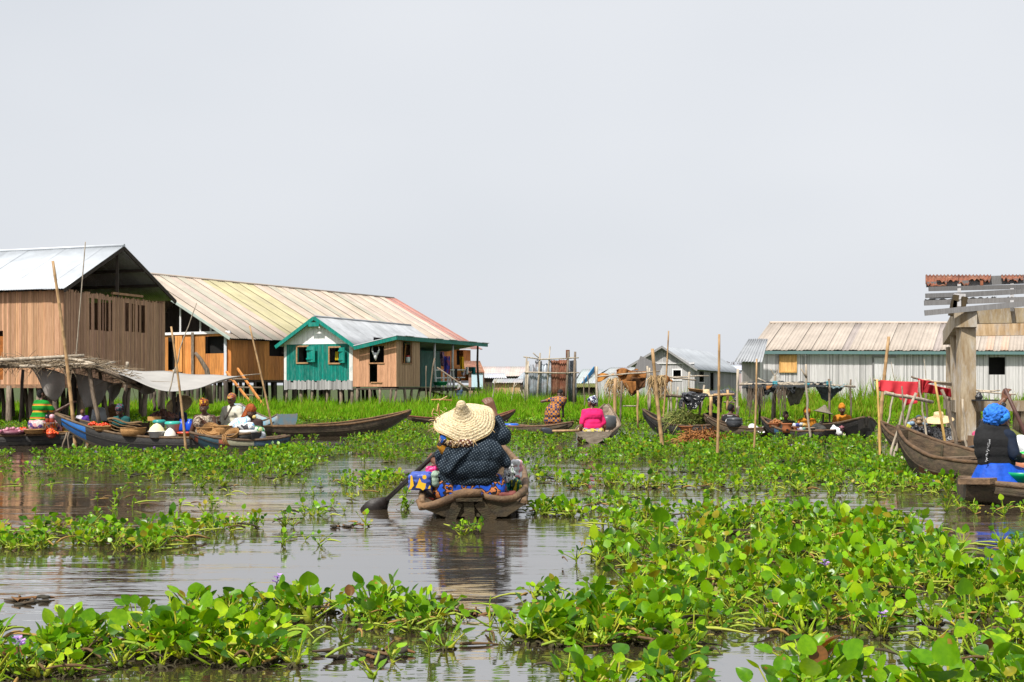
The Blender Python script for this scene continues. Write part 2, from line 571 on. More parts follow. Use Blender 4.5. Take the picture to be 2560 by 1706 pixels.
def boards(wall, z0, z1, w, gap, th, m, parent, name=None, holes=(), cols=None, ragged=0.0, off=0.0, slope=None, var=1.0):
    """Vertical boards along a wall, cut round its openings. With a name each board is a part of its own; else one joined part."""
    mb = MB()
    s = 0.0
    zt = z1 if callable(z1) else (lambda q: z1)
    zb = z0 if callable(z0) else (lambda q: z0)
    rz = math.atan2(wall.d.y, wall.d.x)
    k = 0
    while s < wall.L - 0.01:
        ww = min(w * random.uniform(0.88, 1.12), wall.L - s)
        c = s + ww / 2
        spans = [(zb(c) - random.uniform(0, ragged), zt(c) + random.uniform(-ragged, ragged))]
        for (a, b, za, zc) in holes:
            if a < c < b:
                out = []
                for (q0, q1) in spans:
                    if zc <= q0 or za >= q1: out.append((q0, q1)); continue
                    if za > q0 + .02: out.append((q0, za))
                    if zc < q1 - .02: out.append((zc, q1))
                spans = out
        k0 = random.uniform(1 - .26 * var, 1 + .22 * var)
        col = cols(c, wall) if cols else (k0, k0 * random.uniform(.97, 1.03), k0 * random.uniform(.95, 1.05))
        for (q0, q1) in spans:
            if q1 - q0 < 0.02: continue
            o = off + random.uniform(-.004, .004)
            pc = wall.at(c, (q0 + q1) / 2, o)
            mb2 = MB() if name else mb
            mb2.box(pc, (ww - gap, th * random.uniform(.9, 1.1), q1 - q0), rz, col)
            if name: mb2.build(name, m, parent)
        s += ww
        k += 1
    if not name:
        return mb.build('slat_cladding', m, parent, kind='stuff')

def roof(a, b, c, d, n, m, parent, pitch=0.19, amp=0.018, cols=None, ragged=0.03, lap=0.006, name='roof_sheet', sag=0.0):
    """Corrugated sheets side by side between eave a->b and ridge d->c."""
    a, b, c, d = Vector(a), Vector(b), Vector(c), Vector(d)
    nr = (b - a).cross(d - a).normalized()
    if nr.z < 0: nr = -nr
    Ltot = (b - a).length
    for i in range(n):
        t0, t1 = i / n, (i + 1) / n
        wv = max(2, int(round((t1 - t0) * Ltot / pitch)))
        k = wv * 4
        e = random.uniform(0, ragged)
        lift = lap * (i % 2) + random.uniform(0, lap * .5)
        mb = MB()
        def fn(u, v):
            t = t0 + (t1 - t0) * (u * 1.012)
            lo = a.lerp(b, t); hi = d.lerp(c, t)
            q = lo.lerp(hi, -e / max(.5, (hi - lo).length) + v * (1 + e / max(.5, (hi - lo).length)))
            return q + nr * (amp * math.cos(2 * math.pi * u * wv) + lift - sag * math.sin(math.pi * v) * (0.5 + .5 * math.sin(t * 9)))
        col = cols(i) if cols else (lambda q: (q, q, q))(random.uniform(.9, 1.06))
        mb.grid(fn, k, 3, col)
        mb.build(name, m, parent, solid=0.006)

def stilts(parent, pts, ztop, m=None, r=0.07, zbot=-0.6, lean=0.1, name='stilt'):
    for (x, y) in pts:
        mb = MB()
        dx, dy = random.uniform(-lean, lean), random.uniform(-lean, lean)
        rr = r * random.uniform(.75, 1.3)
        q = [Vector((x + dx * (1 - t) + random.uniform(-.025, .025), y + dy * (1 - t), zbot + (ztop - zbot) * t)) for t in (0, .35, .7, 1)]
        mb.tube(q, [rr * 1.1, rr, rr * .95, rr * .9], 7, g3(shade()))
        mb.build(name, m or M_POST, parent)

def plan(o, *steps):
    q = Vector((o[0], o[1]))
    for v, k in steps: q = q + Vector((v[0], v[1])) * k
    return q

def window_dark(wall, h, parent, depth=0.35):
    """A flat black panel behind an opening, painting in the shade of the room."""
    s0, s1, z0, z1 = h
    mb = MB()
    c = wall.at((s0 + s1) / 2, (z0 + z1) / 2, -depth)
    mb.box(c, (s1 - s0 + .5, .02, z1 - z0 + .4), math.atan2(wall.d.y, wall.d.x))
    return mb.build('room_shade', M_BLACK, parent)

def frame(wall, h, parent, m, w=0.07, name='window_frame', col=(1, 1, 1), off=0.03):
    s0, s1, z0, z1 = h
    mb = MB()
    rz = math.atan2(wall.d.y, wall.d.x)
    mb.box(wall.at((s0 + s1) / 2, z0 - w / 2, off), (s1 - s0 + 2 * w, .06, w), rz, col)
    mb.box(wall.at((s0 + s1) / 2, z1 + w / 2, off), (s1 - s0 + 2 * w, .06, w), rz, col)
    mb.box(wall.at(s0 - w / 2, (z0 + z1) / 2, off), (w, .058, z1 - z0), rz, col)
    mb.box(wall.at(s1 + w / 2, (z0 + z1) / 2, off), (w, .058, z1 - z0), rz, col)
    return mb.build(name, m, parent)

# ------------------------------------------------------------------ brown slatted house at the left
def brown_house():
    A = (-14.48, 40.0)
    n, u = (.338, .941), (-.941, .338)
    h = thing('stilt_house', (A[0] - 3, A[1] + 4, 0), 'reddish brown slatted stilt house with a silver tin roof and open gable', 'house')
    W0, W1 = plan(A, (n, .3), (u, .3)), plan(A, (n, 5.8), (u, .3))
    W2, W3 = plan(W1, (u, 8)), plan(W0, (u, 8))
    zd, ze, zr = 1.32, 4.43, 6.12
    gab = Wall(W0, W1)
    rz = math.atan2(gab.d.y, gab.d.x)
    slots = [(580, 598, 432, 640), (617, 641, 437, 642), (657, 669, 442, 645), (676, 684, 445, 648), (692, 710, 448, 650), (722, 735, 448, 648),
             (818, 840, 465, 650), (861, 868, 470, 655), (876, 882, 472, 655), (900, 908, 478, 655), (922, 946, 480, 660)]
    holes = [gab.hole(x0 / 2.613, x1 / 2.613, 580 + y0 / 2.613, 580 + y1 / 2.613) for x0, x1, y0, y1 in slots]
    boards(gab, zd, lambda s: 4.42 - .02 * s, .05, .008, .03, M_BROWN2, h, holes=holes, ragged=.05)
    lw = Wall(W3, W0)
    wh = lw.hole(-60, 9, 828, 950)
    boards(lw, zd, 4.40, .055, .008, .03, M_BROWN, h, holes=[wh], ragged=.02)
    mb = MB(); mb.box(lw.at(wh[1] - .15, (wh[2] + wh[3]) / 2 - .1, -.05), (.3, .03, (wh[3] - wh[2]) * .9), math.atan2(lw.d.y, lw.d.x), (1.2, 1, .8))
    mb.build('window_curtain', M_SACK, h)
    boards(Wall(W1, W2), zd, 4.4, .25, .0, .03, M_BROWN2, h)
    boards(Wall(W2, W3), zd, lambda s: ze + (zr - ze) * (1 - abs(s - 2.75) / 3.05) - .12, .25, .0, .03, M_BROWN2, h)
    E0, E3 = Vector((*plan(A), ze)), Vector((*plan(A, (u, 9)), ze))
    B0, B3 = Vector((*plan(A, (n, 6.1)), ze)), Vector((*plan(A, (n, 6.1), (u, 9)), ze))
    R0, R3 = Vector((*plan(A, (n, 3.05)), zr)), Vector((*plan(A, (n, 3.05), (u, 9)), zr))
    roof(E3, E0, R0, R3, 11, M_TIN, h, pitch=.1, amp=.012)
    roof(B0, B3, R3, R0, 11, M_GTIN, h, pitch=.1, amp=.012)
    mb = MB(); mb.tube([R0 + Vector((0, 0, .03)), R3 + Vector((0, 0, .03))], .05, 8, g3(1.1)); mb.build('ridge_cap', M_TIN, h)
    for q0, q1 in ((E0, R0), (B0, R0)):
        mb = MB(); mb.beam(q0 + Vector((-.03, .02, -.07)), q1 + Vector((-.03, .02, -.07)), .05, .12, g3(.6)); mb.build('verge_board', M_DARKW, h)
    for t in (.34, .62):
        for q0, q1 in ((E0, R0), (B0, R0)):
            p = q0.lerp(q1, t) + Vector((0, 0, -.1))
            mb = MB(); mb.beam(p, p + Vector((u[0], u[1], 0)) * 8.5, .06, .1, g3(.8)); mb.build('purlin', M_DARKW, h)
    c = gab.at(2.75, 0)
    mb = MB(); mb.beam(Vector((c.x, c.y, 4.35)), Vector((c.x, c.y, zr - .1)), .09, .09, g3(.8), up=(0, 1, 0)); mb.build('king_post', M_DARKW, h)
    mb = MB(); mb.beam(gab.at(2.4, 4.47, .05), gab.at(4.1, 4.47, .05), .08, .08, g3(1.4)); mb.build('tie_beam', M_DECK, h)
    mb = MB(); mb.beam(gab.at(-.1, zd - .06, .06), gab.at(gab.L + .1, zd - .06, .06), .08, .12)
    mb.beam(lw.at(-.1, zd - .06, .06), lw.at(lw.L + .1, zd - .06, .06), .08, .12); mb.build('sill_beam', M_DECK, h)
    mb = MB(); mb.add([tuple(Vector((*q, zz))) for zz in (zd - .1, zd - .02) for q in (W0, W1, W2, W3)],
                      [(0, 3, 2, 1), (4, 5, 6, 7), (0, 1, 5, 4), (1, 2, 6, 5), (2, 3, 7, 6), (3, 0, 4, 7)]); mb.build('floor', M_DARKW, h)
    pts = [tuple(plan(W0, (n, i * .92 + random.uniform(-.15, .15)), (u, j * 1.0 + .15 + random.uniform(-.2, .2)))) for i in range(7) for j in range(6)]
    stilts(h, pts, zd - .05, r=.085, lean=.22)
brown_house()

# ------------------------------------------------------------------ long cream-roofed house with orange boards
def cream_house():
    E1 = Vector((-15.04, 66.0))
    a = R(31.3)
    u, n = (math.sin(a), math.cos(a)), (-math.cos(a), math.sin(a))
    Lr, w, ze, zr, zd = 24.7, 7.6, 3.8, 7.66, 1.58
    h = thing('stilt_house', (E1.x, E1.y + 8, 0), 'long orange boarded stilt house under a patched cream roof', 'house')
    W0 = plan(E1, (n, .5), (u, .55))
    W1 = plan(W0, (u, Lr - 1.1)); W3 = plan(W0, (n, 2 * w - 1)); W2 = plan(W1, (n, 2 * w - 1))
    fr = Wall(W0, W1)
    o2 = lambda x, y: (600 + x / 2.904, 640 + y / 2.904)
    fh = [fr.hole(672, 708, 849, 891), fr.hole(1137.5, 1154, 876, 913)]
    ca = lambda s, wl: (lambda k: (k, k * random.uniform(.92, 1.05), k))(random.choice((.75, .85, .95, 1.05, 1.15)))
    boards(fr, zd, 3.75, .42, .012, .03, M_ORANGE, h, name='board', holes=fh, cols=ca)
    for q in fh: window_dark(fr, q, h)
    gb = Wall(W3, W0)
    gh = [gb.hole(517, 558, 841, 884), gb.hole(417, 440, 844, 926)]
    boards(gb, zd, 4.1, .36, .012, .03, M_ORANGE, h, name='board', holes=gh, cols=ca)
    for q in gh: window_dark(gb, q, h)
    rzg = math.atan2(gb.d.y, gb.d.x)
    s0, s1 = gb.s(440), gb.s(458)
    for k in range(3):
        ss = s0 + (s1 - s0) * (k + .5) / 3
        mb = MB(); mb.box(gb.at(ss, (gb.z(ss, 844) + gb.z(ss, 926)) / 2, .06), ((s1 - s0) / 3 - .015, .04, 2.0), rzg, (1.15, 1.3, 1.5)); mb.build('door_plank', M_ORANGE, h)
    for pxx in (485, 567):
        s = gb.s(pxx)
        mb = MB(); mb.beam(gb.at(s, zd - .4, .1), gb.at(s, 4.2, .1), .14, .14, (1.1, 1.15, 1.25), up=(0, 1, 0)); mb.build('corner_post', M_GREYW if pxx > 500 else M_POST, h)
    boards(Wall(W1, W2), zd, 3.75, .5, 0, .03, M_ORANGE, h)
    boards(Wall(W2, W3), zd, 3.75, .5, 0, .03, M_ORANGE, h)
    mb = MB(); mb.beam(gb.at(0, 4.16, .05), gb.at(gb.L, 4.16, .05), .1, .14, g3(1.3)); mb.build('tie_beam', M_GREYW, h)
    for pxx in (452, 502, 528):
        s = gb.s(pxx)
        zt = ze + (zr - ze) * min(1, (gb.L - s + .5) / w) - .15
        mb = MB(); mb.beam(gb.at(s, 4.2, .03), gb.at(s, max(zt, 4.4), .03), .09, .09, g3(1.1), up=(0, 1, 0)); mb.build('gable_stud', M_GREYW, h)
    # the dim loft partition behind the open gable
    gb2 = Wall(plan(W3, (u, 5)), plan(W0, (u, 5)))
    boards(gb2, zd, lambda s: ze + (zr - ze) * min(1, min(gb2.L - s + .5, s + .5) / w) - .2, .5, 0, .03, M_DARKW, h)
    def P3(p, z): return Vector((p[0], p[1], z))
    e0, e1 = P3(E1, ze), P3(plan(E1, (u, Lr)), ze)
    r0, r1 = P3(plan(E1, (n, w)), zr), P3(plan(E1, (n, w), (u, Lr)), zr)
    b0, b1 = P3(plan(E1, (n, 2 * w)), ze), P3(plan(E1, (n, 2 * w), (u, Lr)), ze)
    pal = {}
    def rc(i):
        if 8 <= i <= 14: k = random.uniform(.9, 1.02); return (.93 * k, 1.0 * k, .72 * k)
        if i >= 36: return (.85, .5, .5)
        if i in (3, 5, 17, 21, 27): k = random.uniform(.9, 1); return (.82 * k, .92 * k, .9 * k)
        k = random.uniform(.86, 1.05); return (k, k * random.uniform(.96, 1.02), k * random.uniform(.93, 1.03))
    roof(e0, e1, r1, r0, 38, M_CREAM, h, pitch=.16, amp=.016, cols=rc, lap=.03, ragged=.06)
    roof(b1, b0, r0, r1, 20, M_CREAM, h, pitch=.3, amp=.02)
    mb = MB(); mb.tube([r0 + Vector((0, 0, .05)), r1 + Vector((0, 0, .05))], .07, 8, g3(.8)); mb.build('ridge_cap', M_CREAM, h)
    mb = MB(); mb.beam(e0 + Vector((-.02, -.03, -.03)), r0 + Vector((-.02, -.03, -.03)), .05, .14, (.75, 1.05, 1.15)); mb.build('verge_board', M_CREAM, h)
    mb = MB(); mb.beam(e1 + Vector((.05, .05, .02)), r1 + Vector((.05, .05, .02)), .25, .06, (.8, .42, .4)); mb.build('verge_flashing', M_CREAM, h)
    mb = MB(); mb.add([(q.x, q.y, zz) for zz in (zd - .12, zd - .02) for q in (W0, W1, W2, W3)],
                      [(0, 3, 2, 1), (4, 5, 6, 7), (0, 1, 5, 4), (1, 2, 6, 5), (2, 3, 7, 6), (3, 0, 4, 7)]); mb.build('floor', M_DARKW, h)
    pts = [tuple(plan(W0, (u, i * .85 + random.uniform(-.2, .2)), (n, j * 1.4 + .1 + random.uniform(-.15, .15)))) for i in range(14) for j in range(3)]
    pts += [tuple(plan(W0, (n, i * .75 + 1), (u, random.uniform(0, 1)))) for i in range(9)]
    stilts(h, pts, zd - .05, M_DARKW, r=.11, lean=.06)
cream_house()

# ------------------------------------------------------------------ teal house with its brown annexe and porch
def teal_house():
    a = R(23.1)
    u, n = Vector((math.sin(a), math.cos(a))), Vector((-math.cos(a), math.sin(a)))
    R1 = Vector((-9.6, 60.0))
    zr, ze, w, Lr = 4.62, 3.22, 2.22, 10.0
    h = thing('stilt_house', (-8, 61, 0), 'teal painted stilt house with white gable, brown plank annexe and open porch', 'house')
    TL, TR = plan(R1, (n, 1.95), (u, .35)), plan(R1, (n, -1.95), (u, .35))
    front = Wall(TL, TR)
    o2 = lambda x, y: (600 + x / 2.904, 640 + y / 2.904)
    def H2(wl, x0, x1, y0, y1):
        p, q = o2(x0, y0), o2(x1, y1)
        return wl.hole(p[0], q[0], p[1], q[1])
    wins = [H2(front, 420, 492, 662, 773), H2(front, 654, 725, 668, 776)]
    zt0, zg = 1.5, 3.3
    def tc(s, wl):
        k = random.uniform(.62, 1.25)
        if s < .12 or s > wl.L - .17: return (.72, .71, .69, 1.0)
        return (k, k, k)
    boards(front, zt0, zg, .075, .008, .03, M_TEAL, h, holes=wins, cols=tc)
    boards(front, 1.1, lambda s: zt0 + .03 * math.sin(s * 9), .09, .012, .034, M_GREYW, h, ragged=.05, off=.012, cols=lambda s, wl: g3(random.uniform(.35, .75)))
    gab = Wall(TL, TR)
    boards(gab, zg, lambda s: ze + (zr - ze) * min(1.0, 1 - abs(s - gab.L / 2) / w) - .03, .09, .008, .03, M_GREYW, h, cols=lambda s, wl: g3(random.uniform(1.5, 1.8)), off=.006)
    rz = math.atan2(front.d.y, front.d.x)
    for q in wins:
        fr = frame(front, q, h, M_DECK, .075, col=(1.5, 1.5, 1.3))
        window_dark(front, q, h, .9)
    for q, x1, y0, y1 in ((wins[0], 560, 658, 772), (wins[1], 775, 666, 778)):
        s0 = q[1] + .02; s1 = front.s(600 + x1 / 2.904)
        z0, z1 = front.z(s0, 640 + y1 / 2.904), front.z(s0, 640 + y0 / 2.904)
        mb = MB()
        for k in range(4):
            mb.box(front.at(s0 + (s1 - s0) * (k + .5) / 4, (z0 + z1) / 2, .1 + .03 * k), ((s1 - s0) / 4 - .006, .03, z1 - z0), rz, g3(random.uniform(1.05, 1.3)))
        for zz in (z0 + .16, z1 - .16):
            mb.box(front.at((s0 + s1) / 2, zz, .175), (s1 - s0, .03, .07), rz, g3(1.2))
        mb.build('shutter', M_TEAL, h)
    # somebody's yellow cloth inside the second window
    mb = MB(); q = wins[1]
    mb.grid(lambda uu, vv: front.at(q[0] + .1 + uu * .2, q[2] + .1 + vv * .45, -.3 + .03 * math.sin(uu * 9)), 6, 6, (.6, .45, .02, 1))
    mb.build('curtain', M_MATTE, h, solid=.01)
    side = Wall(TR, plan(TR, (u, Lr - .5)))
    boards(side, 1.2, 3.3, .16, .008, .03, M_TEAL, h, cols=lambda s, wl: g3(random.uniform(.45, .7)))
    lft = Wall(plan(TL, (u, Lr - .5)), TL)
    boards(lft, 1.2, 3.3, .2, .0, .03, M_GREYW, h)
    boards(Wall(plan(TR, (u, Lr - .5)), plan(TL, (u, Lr - .5))), 1.2, 3.3, .3, .0, .03, M_GREYW, h)
    P3 = lambda p, z: Vector((p[0], p[1], z))
    eL, eR = P3(plan(R1, (n, w)), ze), P3(plan(R1, (n, -w)), ze)
    eL2, eR2 = P3(plan(R1, (n, w), (u, Lr)), ze), P3(plan(R1, (n, -w), (u, Lr)), ze)
    r0, r1 = P3(R1, zr), P3(plan(R1, (u, Lr)), zr)
    gc = lambda i: g3(random.uniform(.86, 1.06))
    roof(eR, eR2, r1, r0, 12, M_GTIN, h, pitch=.14, amp=.014, cols=gc)
    roof(eL2, eL, r0, r1, 12, M_GTIN, h, pitch=.14, amp=.014, cols=gc)
    mb = MB(); mb.tube([r0 + Vector((0, 0, .03)), r1 + Vector((0, 0, .03))], .05, 8, g3(.8)); mb.build('ridge_cap', M_GTIN, h)
    f2 = -Vector((u.x, u.y, 0)) * .04
    for e in (eL, eR):
        mb = MB(); mb.beam(e + f2 + Vector((0, 0, -.06)), r0 + f2 + Vector((0, 0, -.06)), .04, .17, g3(1.1)); mb.build('verge_board', M_TEAL, h)
    mb = MB(); mb.beam(r0.lerp(eL, .14) + f2 * 1.6 + Vector((0, 0, -.18)), r0.lerp(eR, .14) + f2 * 1.6 + Vector((0, 0, -.18)), .04, .2, g3(1.1)); mb.build('apex_board', M_TEAL, h)
    # annexe of brown planks
    B = plan(TR, (n, -2.37))
    A1 = Wall(TR, B)
    E_ = plan(B, (u, 2.4))
    A2 = Wall(B, E_)
    zb = 1.22
    ah = [H2(A1, 943, 1043, 655, 775), H2(A1, 943, 1002, 783, 925)]
    zlean = lambda s: 3.12 + s * .19
    boards(A1, zb, zlean, .085, .006, .03, M_BROWN2, h, holes=ah, cols=lambda s, wl: (lambda k: (k * 1.12, k, k * .92))(random.uniform(.9, 1.25)))
    bh = [H2(A2, 1175, 1240, 622, 778)]
    boards(A2, zb, 3.5, .085, .006, .03, M_BROWN2, h, holes=bh, cols=lambda s, wl: (lambda k: (k * .95, k, k * .98))(random.uniform(.8, 1.1)))
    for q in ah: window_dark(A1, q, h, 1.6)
    rzA = math.atan2(A1.d.y, A1.d.x)
    q = ah[0]
    mb = MB(); mb.box(A1.at((q[0] + q[1]) / 2, q[2] - .03, .03), (q[1] - q[0] + .1, .05, .06), rzA, (1.5, 1.4, 1.2)); mb.build('door_lintel', M_DECK, h)
    mb = MB(); mb.box(A1.at((q[0] + q[1]) / 2, zb + .2, .03), (.62, .05, .06), rzA, (1.5, 1.4, 1.2)); mb.build('door_sill', M_DECK, h)
    # white forked ornament hung in the opening
    c = A1.at((q[0] + q[1]) / 2 - .05, (q[2] + q[3]) / 2, .02)
    X = Vector((A1.d.x, A1.d.y, 0)); Z = Vector((0, 0, 1))
    mb = MB()
    for sgn in (-1, 1):
        mb.tube([c + Z * -.12, c + X * sgn * .1 + Z * .02, c + X * sgn * .2 + Z * .2, c + X * sgn * .16 + Z * .36], [.05, .05, .035, .02], 6, g3(1))
    mb.tube([c + Z * .08, c + Z * -.12, c + Z * -.3], [.06, .09, .02], 6, g3(1))
    tag(mb.alone('hanging_ornament', mat('white_cloth', (.75, .75, .76), .8, .1), 'white forked ornament hung in the dark opening of the brown annexe', 'ornament'))
    q = bh[0]
    window_dark(A2, q, h, 1.4)
    frame(A2, q, h, M_DECK, .05, col=(1.1, 1, .9))
    mb = MB(); mb.beam(A2.at(q[0] + .2, q[2], .02), A2.at(q[0] + .38, q[3] - .1, .02), .04, .04, (1.6, 1.2, .5)); mb.build('window_prop', M_DECK, h)
    mb = MB(); cj = A2.at(q[1] - .22, q[2] + .02, -.05)
    mb.lathe([(0, 0), (.1, 0), (.11, .08), (.11, .24), (.08, .28)], cj, 12, (.5, .55, .52, 1)).lathe([(0, .34), (.085, .34), (.085, .28), (0, .28)], cj, 12, (.6, .03, .03, 1))
    mb.alone('jar', M_PLASTIC, 'clear jar with a red lid on the window ledge of the brown annexe', 'jar')
    # lean-to roof over annexe and porch
    v0, v1 = P3(plan(R1, (n, -w + .02)), 3.16), P3(plan(R1, (n, -w + .02), (u, Lr)), 3.16)
    o0, o1 = P3(plan(B, (n, -.2), (u, -.35)), 3.62), P3(plan(B, (n, -.2), (u, 10.1)), 3.58)
    roof(o0, o1, v1, v0, 13, M_GTIN, h, pitch=.14, amp=.02, cols=lambda i: g3(random.uniform(.7, .95)), ragged=.14)
    for q0, q1 in ((v0, o0), (o0, o1)):
        mb = MB(); mb.beam(q0 + Vector((.0, -.03, -.09)), q1 + Vector((.0, -.03, -.09)), .045, .19, g3(.9)); mb.build('fascia_board', M_TEAL, h)
    mb = MB(); mb.beam(v0 + Vector((0, -.05, .02)), o0 + Vector((0, -.05, .02)), .04, .035, g3(1.2)); mb.build('roof_edge', M_TIN, h)
    # porch deck and posts
    D = [plan(B, (n, 2.3), (u, 2.4)), plan(B, (u, 2.4)), plan(B, (u, 9.6)), plan(B, (n, 2.3), (u, 9.6))]
    k = 0
    for i in range(24):
        t = 2.4 + i * .3
        p, q = plan(B, (n, 2.3), (u, t)), plan(B, (n, -.1 - random.uniform(0, .12)), (u, t))
        mb = MB(); mb.beam(P3(p, 1.16), P3(q, 1.16), .28, .05, g3(shade())); mb.build('deck_board', M_DARKW, h)
    mb = MB(); mb.beam(P3(D[1], 1.06), P3(D[2], 1.06), .1, .14); mb.build('deck_beam', M_DARKW, h)
    for t, m_, zt in ((4.1, M_GREYW, 3.5), (6.2, M_GREYW, 3.5), (9.3, M_DARKW, 3.5)):
        p = plan(B, (n, .02), (u, t))
        mb = MB(); mb.tube([P3(p, -.4), P3(plan(p, (u, .1)), 1.3), P3(plan(p, (u, -.06)), 2.4), P3(p, zt)], [.07, .065, .06, .055], 7, g3(.8)); mb.build('porch_post', m_, h)
    for z_, k_ in ((2.05, 0), (1.65, 1)):
        mb = MB(); mb.tube([P3(plan(B, (u, 4.1)), z_), P3(plan(B, (u, 7.6)), z_ + .05)], .035, 6, g3(1)); mb.build('rail', M_GREYW, h)
    for t in (5.0, 5.5, 5.8):
        p = plan(B, (n, -.03), (u, t))
        mb = MB(); mb.beam(P3(p, 1.0), P3(p, 2.0), .09, .04, g3(1.2), up=(0, 1, 0)); mb.build('baluster', M_GREYW, h)
    # sloping landing ramp and handrail
    mb = MB(); mb.grid(lambda uu, vv: P3(plan(B, (n, -.1 - vv * 1.1), (u, 2.7 + uu * 2.4)), 1.1 - vv * .25 - uu * .45), 4, 2, g3(.9)); mb.build('ramp', M_DARKW, h, solid=.06)
    mb = MB(); mb.tube([P(960 + 870 / 6.533, 820 + 650 / 6.533, 61.5), P(960 + 1390 / 6.533, 820 + 1010 / 6.533, 60.5)], .045, 6); mb.build('handrail', M_POST, h)
    mb = MB(); mb.add([(q.x, q.y, zz) for zz in (1.06, 1.14) for q in (TL, TR, plan(TR, (u, Lr - .5)), plan(TL, (u, Lr - .5)))],
                      [(0, 3, 2, 1), (4, 5, 6, 7), (0, 1, 5, 4), (1, 2, 6, 5), (2, 3, 7, 6), (3, 0, 4, 7)])
    mb.add([(q.x, q.y, zz) for zz in (1.08, 1.16) for q in (TR, B, E_, plan(TR, (u, 2.4)))],
           [(0, 3, 2, 1), (4, 5, 6, 7), (0, 1, 5, 4), (1, 2, 6, 5), (2, 3, 7, 6), (3, 0, 4, 7)])
    mb.build('floor', M_DARKW, h)
    boards(Wall(plan(B, (u, 2.4)), plan(TR, (u, 2.4))), zb, 3.3, .2, 0, .03, M_BROWN2, h)
    pts = [tuple(plan(TL, (n, -i * .78 + random.uniform(-.1, .1)), (u, .1 + random.uniform(0, .1)))) for i in range(6)]
    stilts(h, pts, 1.12, M_POST, r=.075, lean=.12)
    pts = [tuple(plan(TL, (n, -i * .55 + random.uniform(-.2, .2)), (u, random.uniform(.5, 6)))) for i in range(8)]
    stilts(h, pts, 1.12, M_DARKW, r=.075, lean=.2)
    pts = [tuple(plan(TR, (n, -i * .6 - .3 + random.uniform(-.1, .1)), (u, .05))) for i in range(4)]
    pts += [tuple(plan(B, (u, i * .8 + .1), (n, .05))) for i in range(12)]
    stilts(h, pts, 1.12, M_POST, r=.075, lean=.28)
    return B, u, n

TB, TU, TN = teal_house()

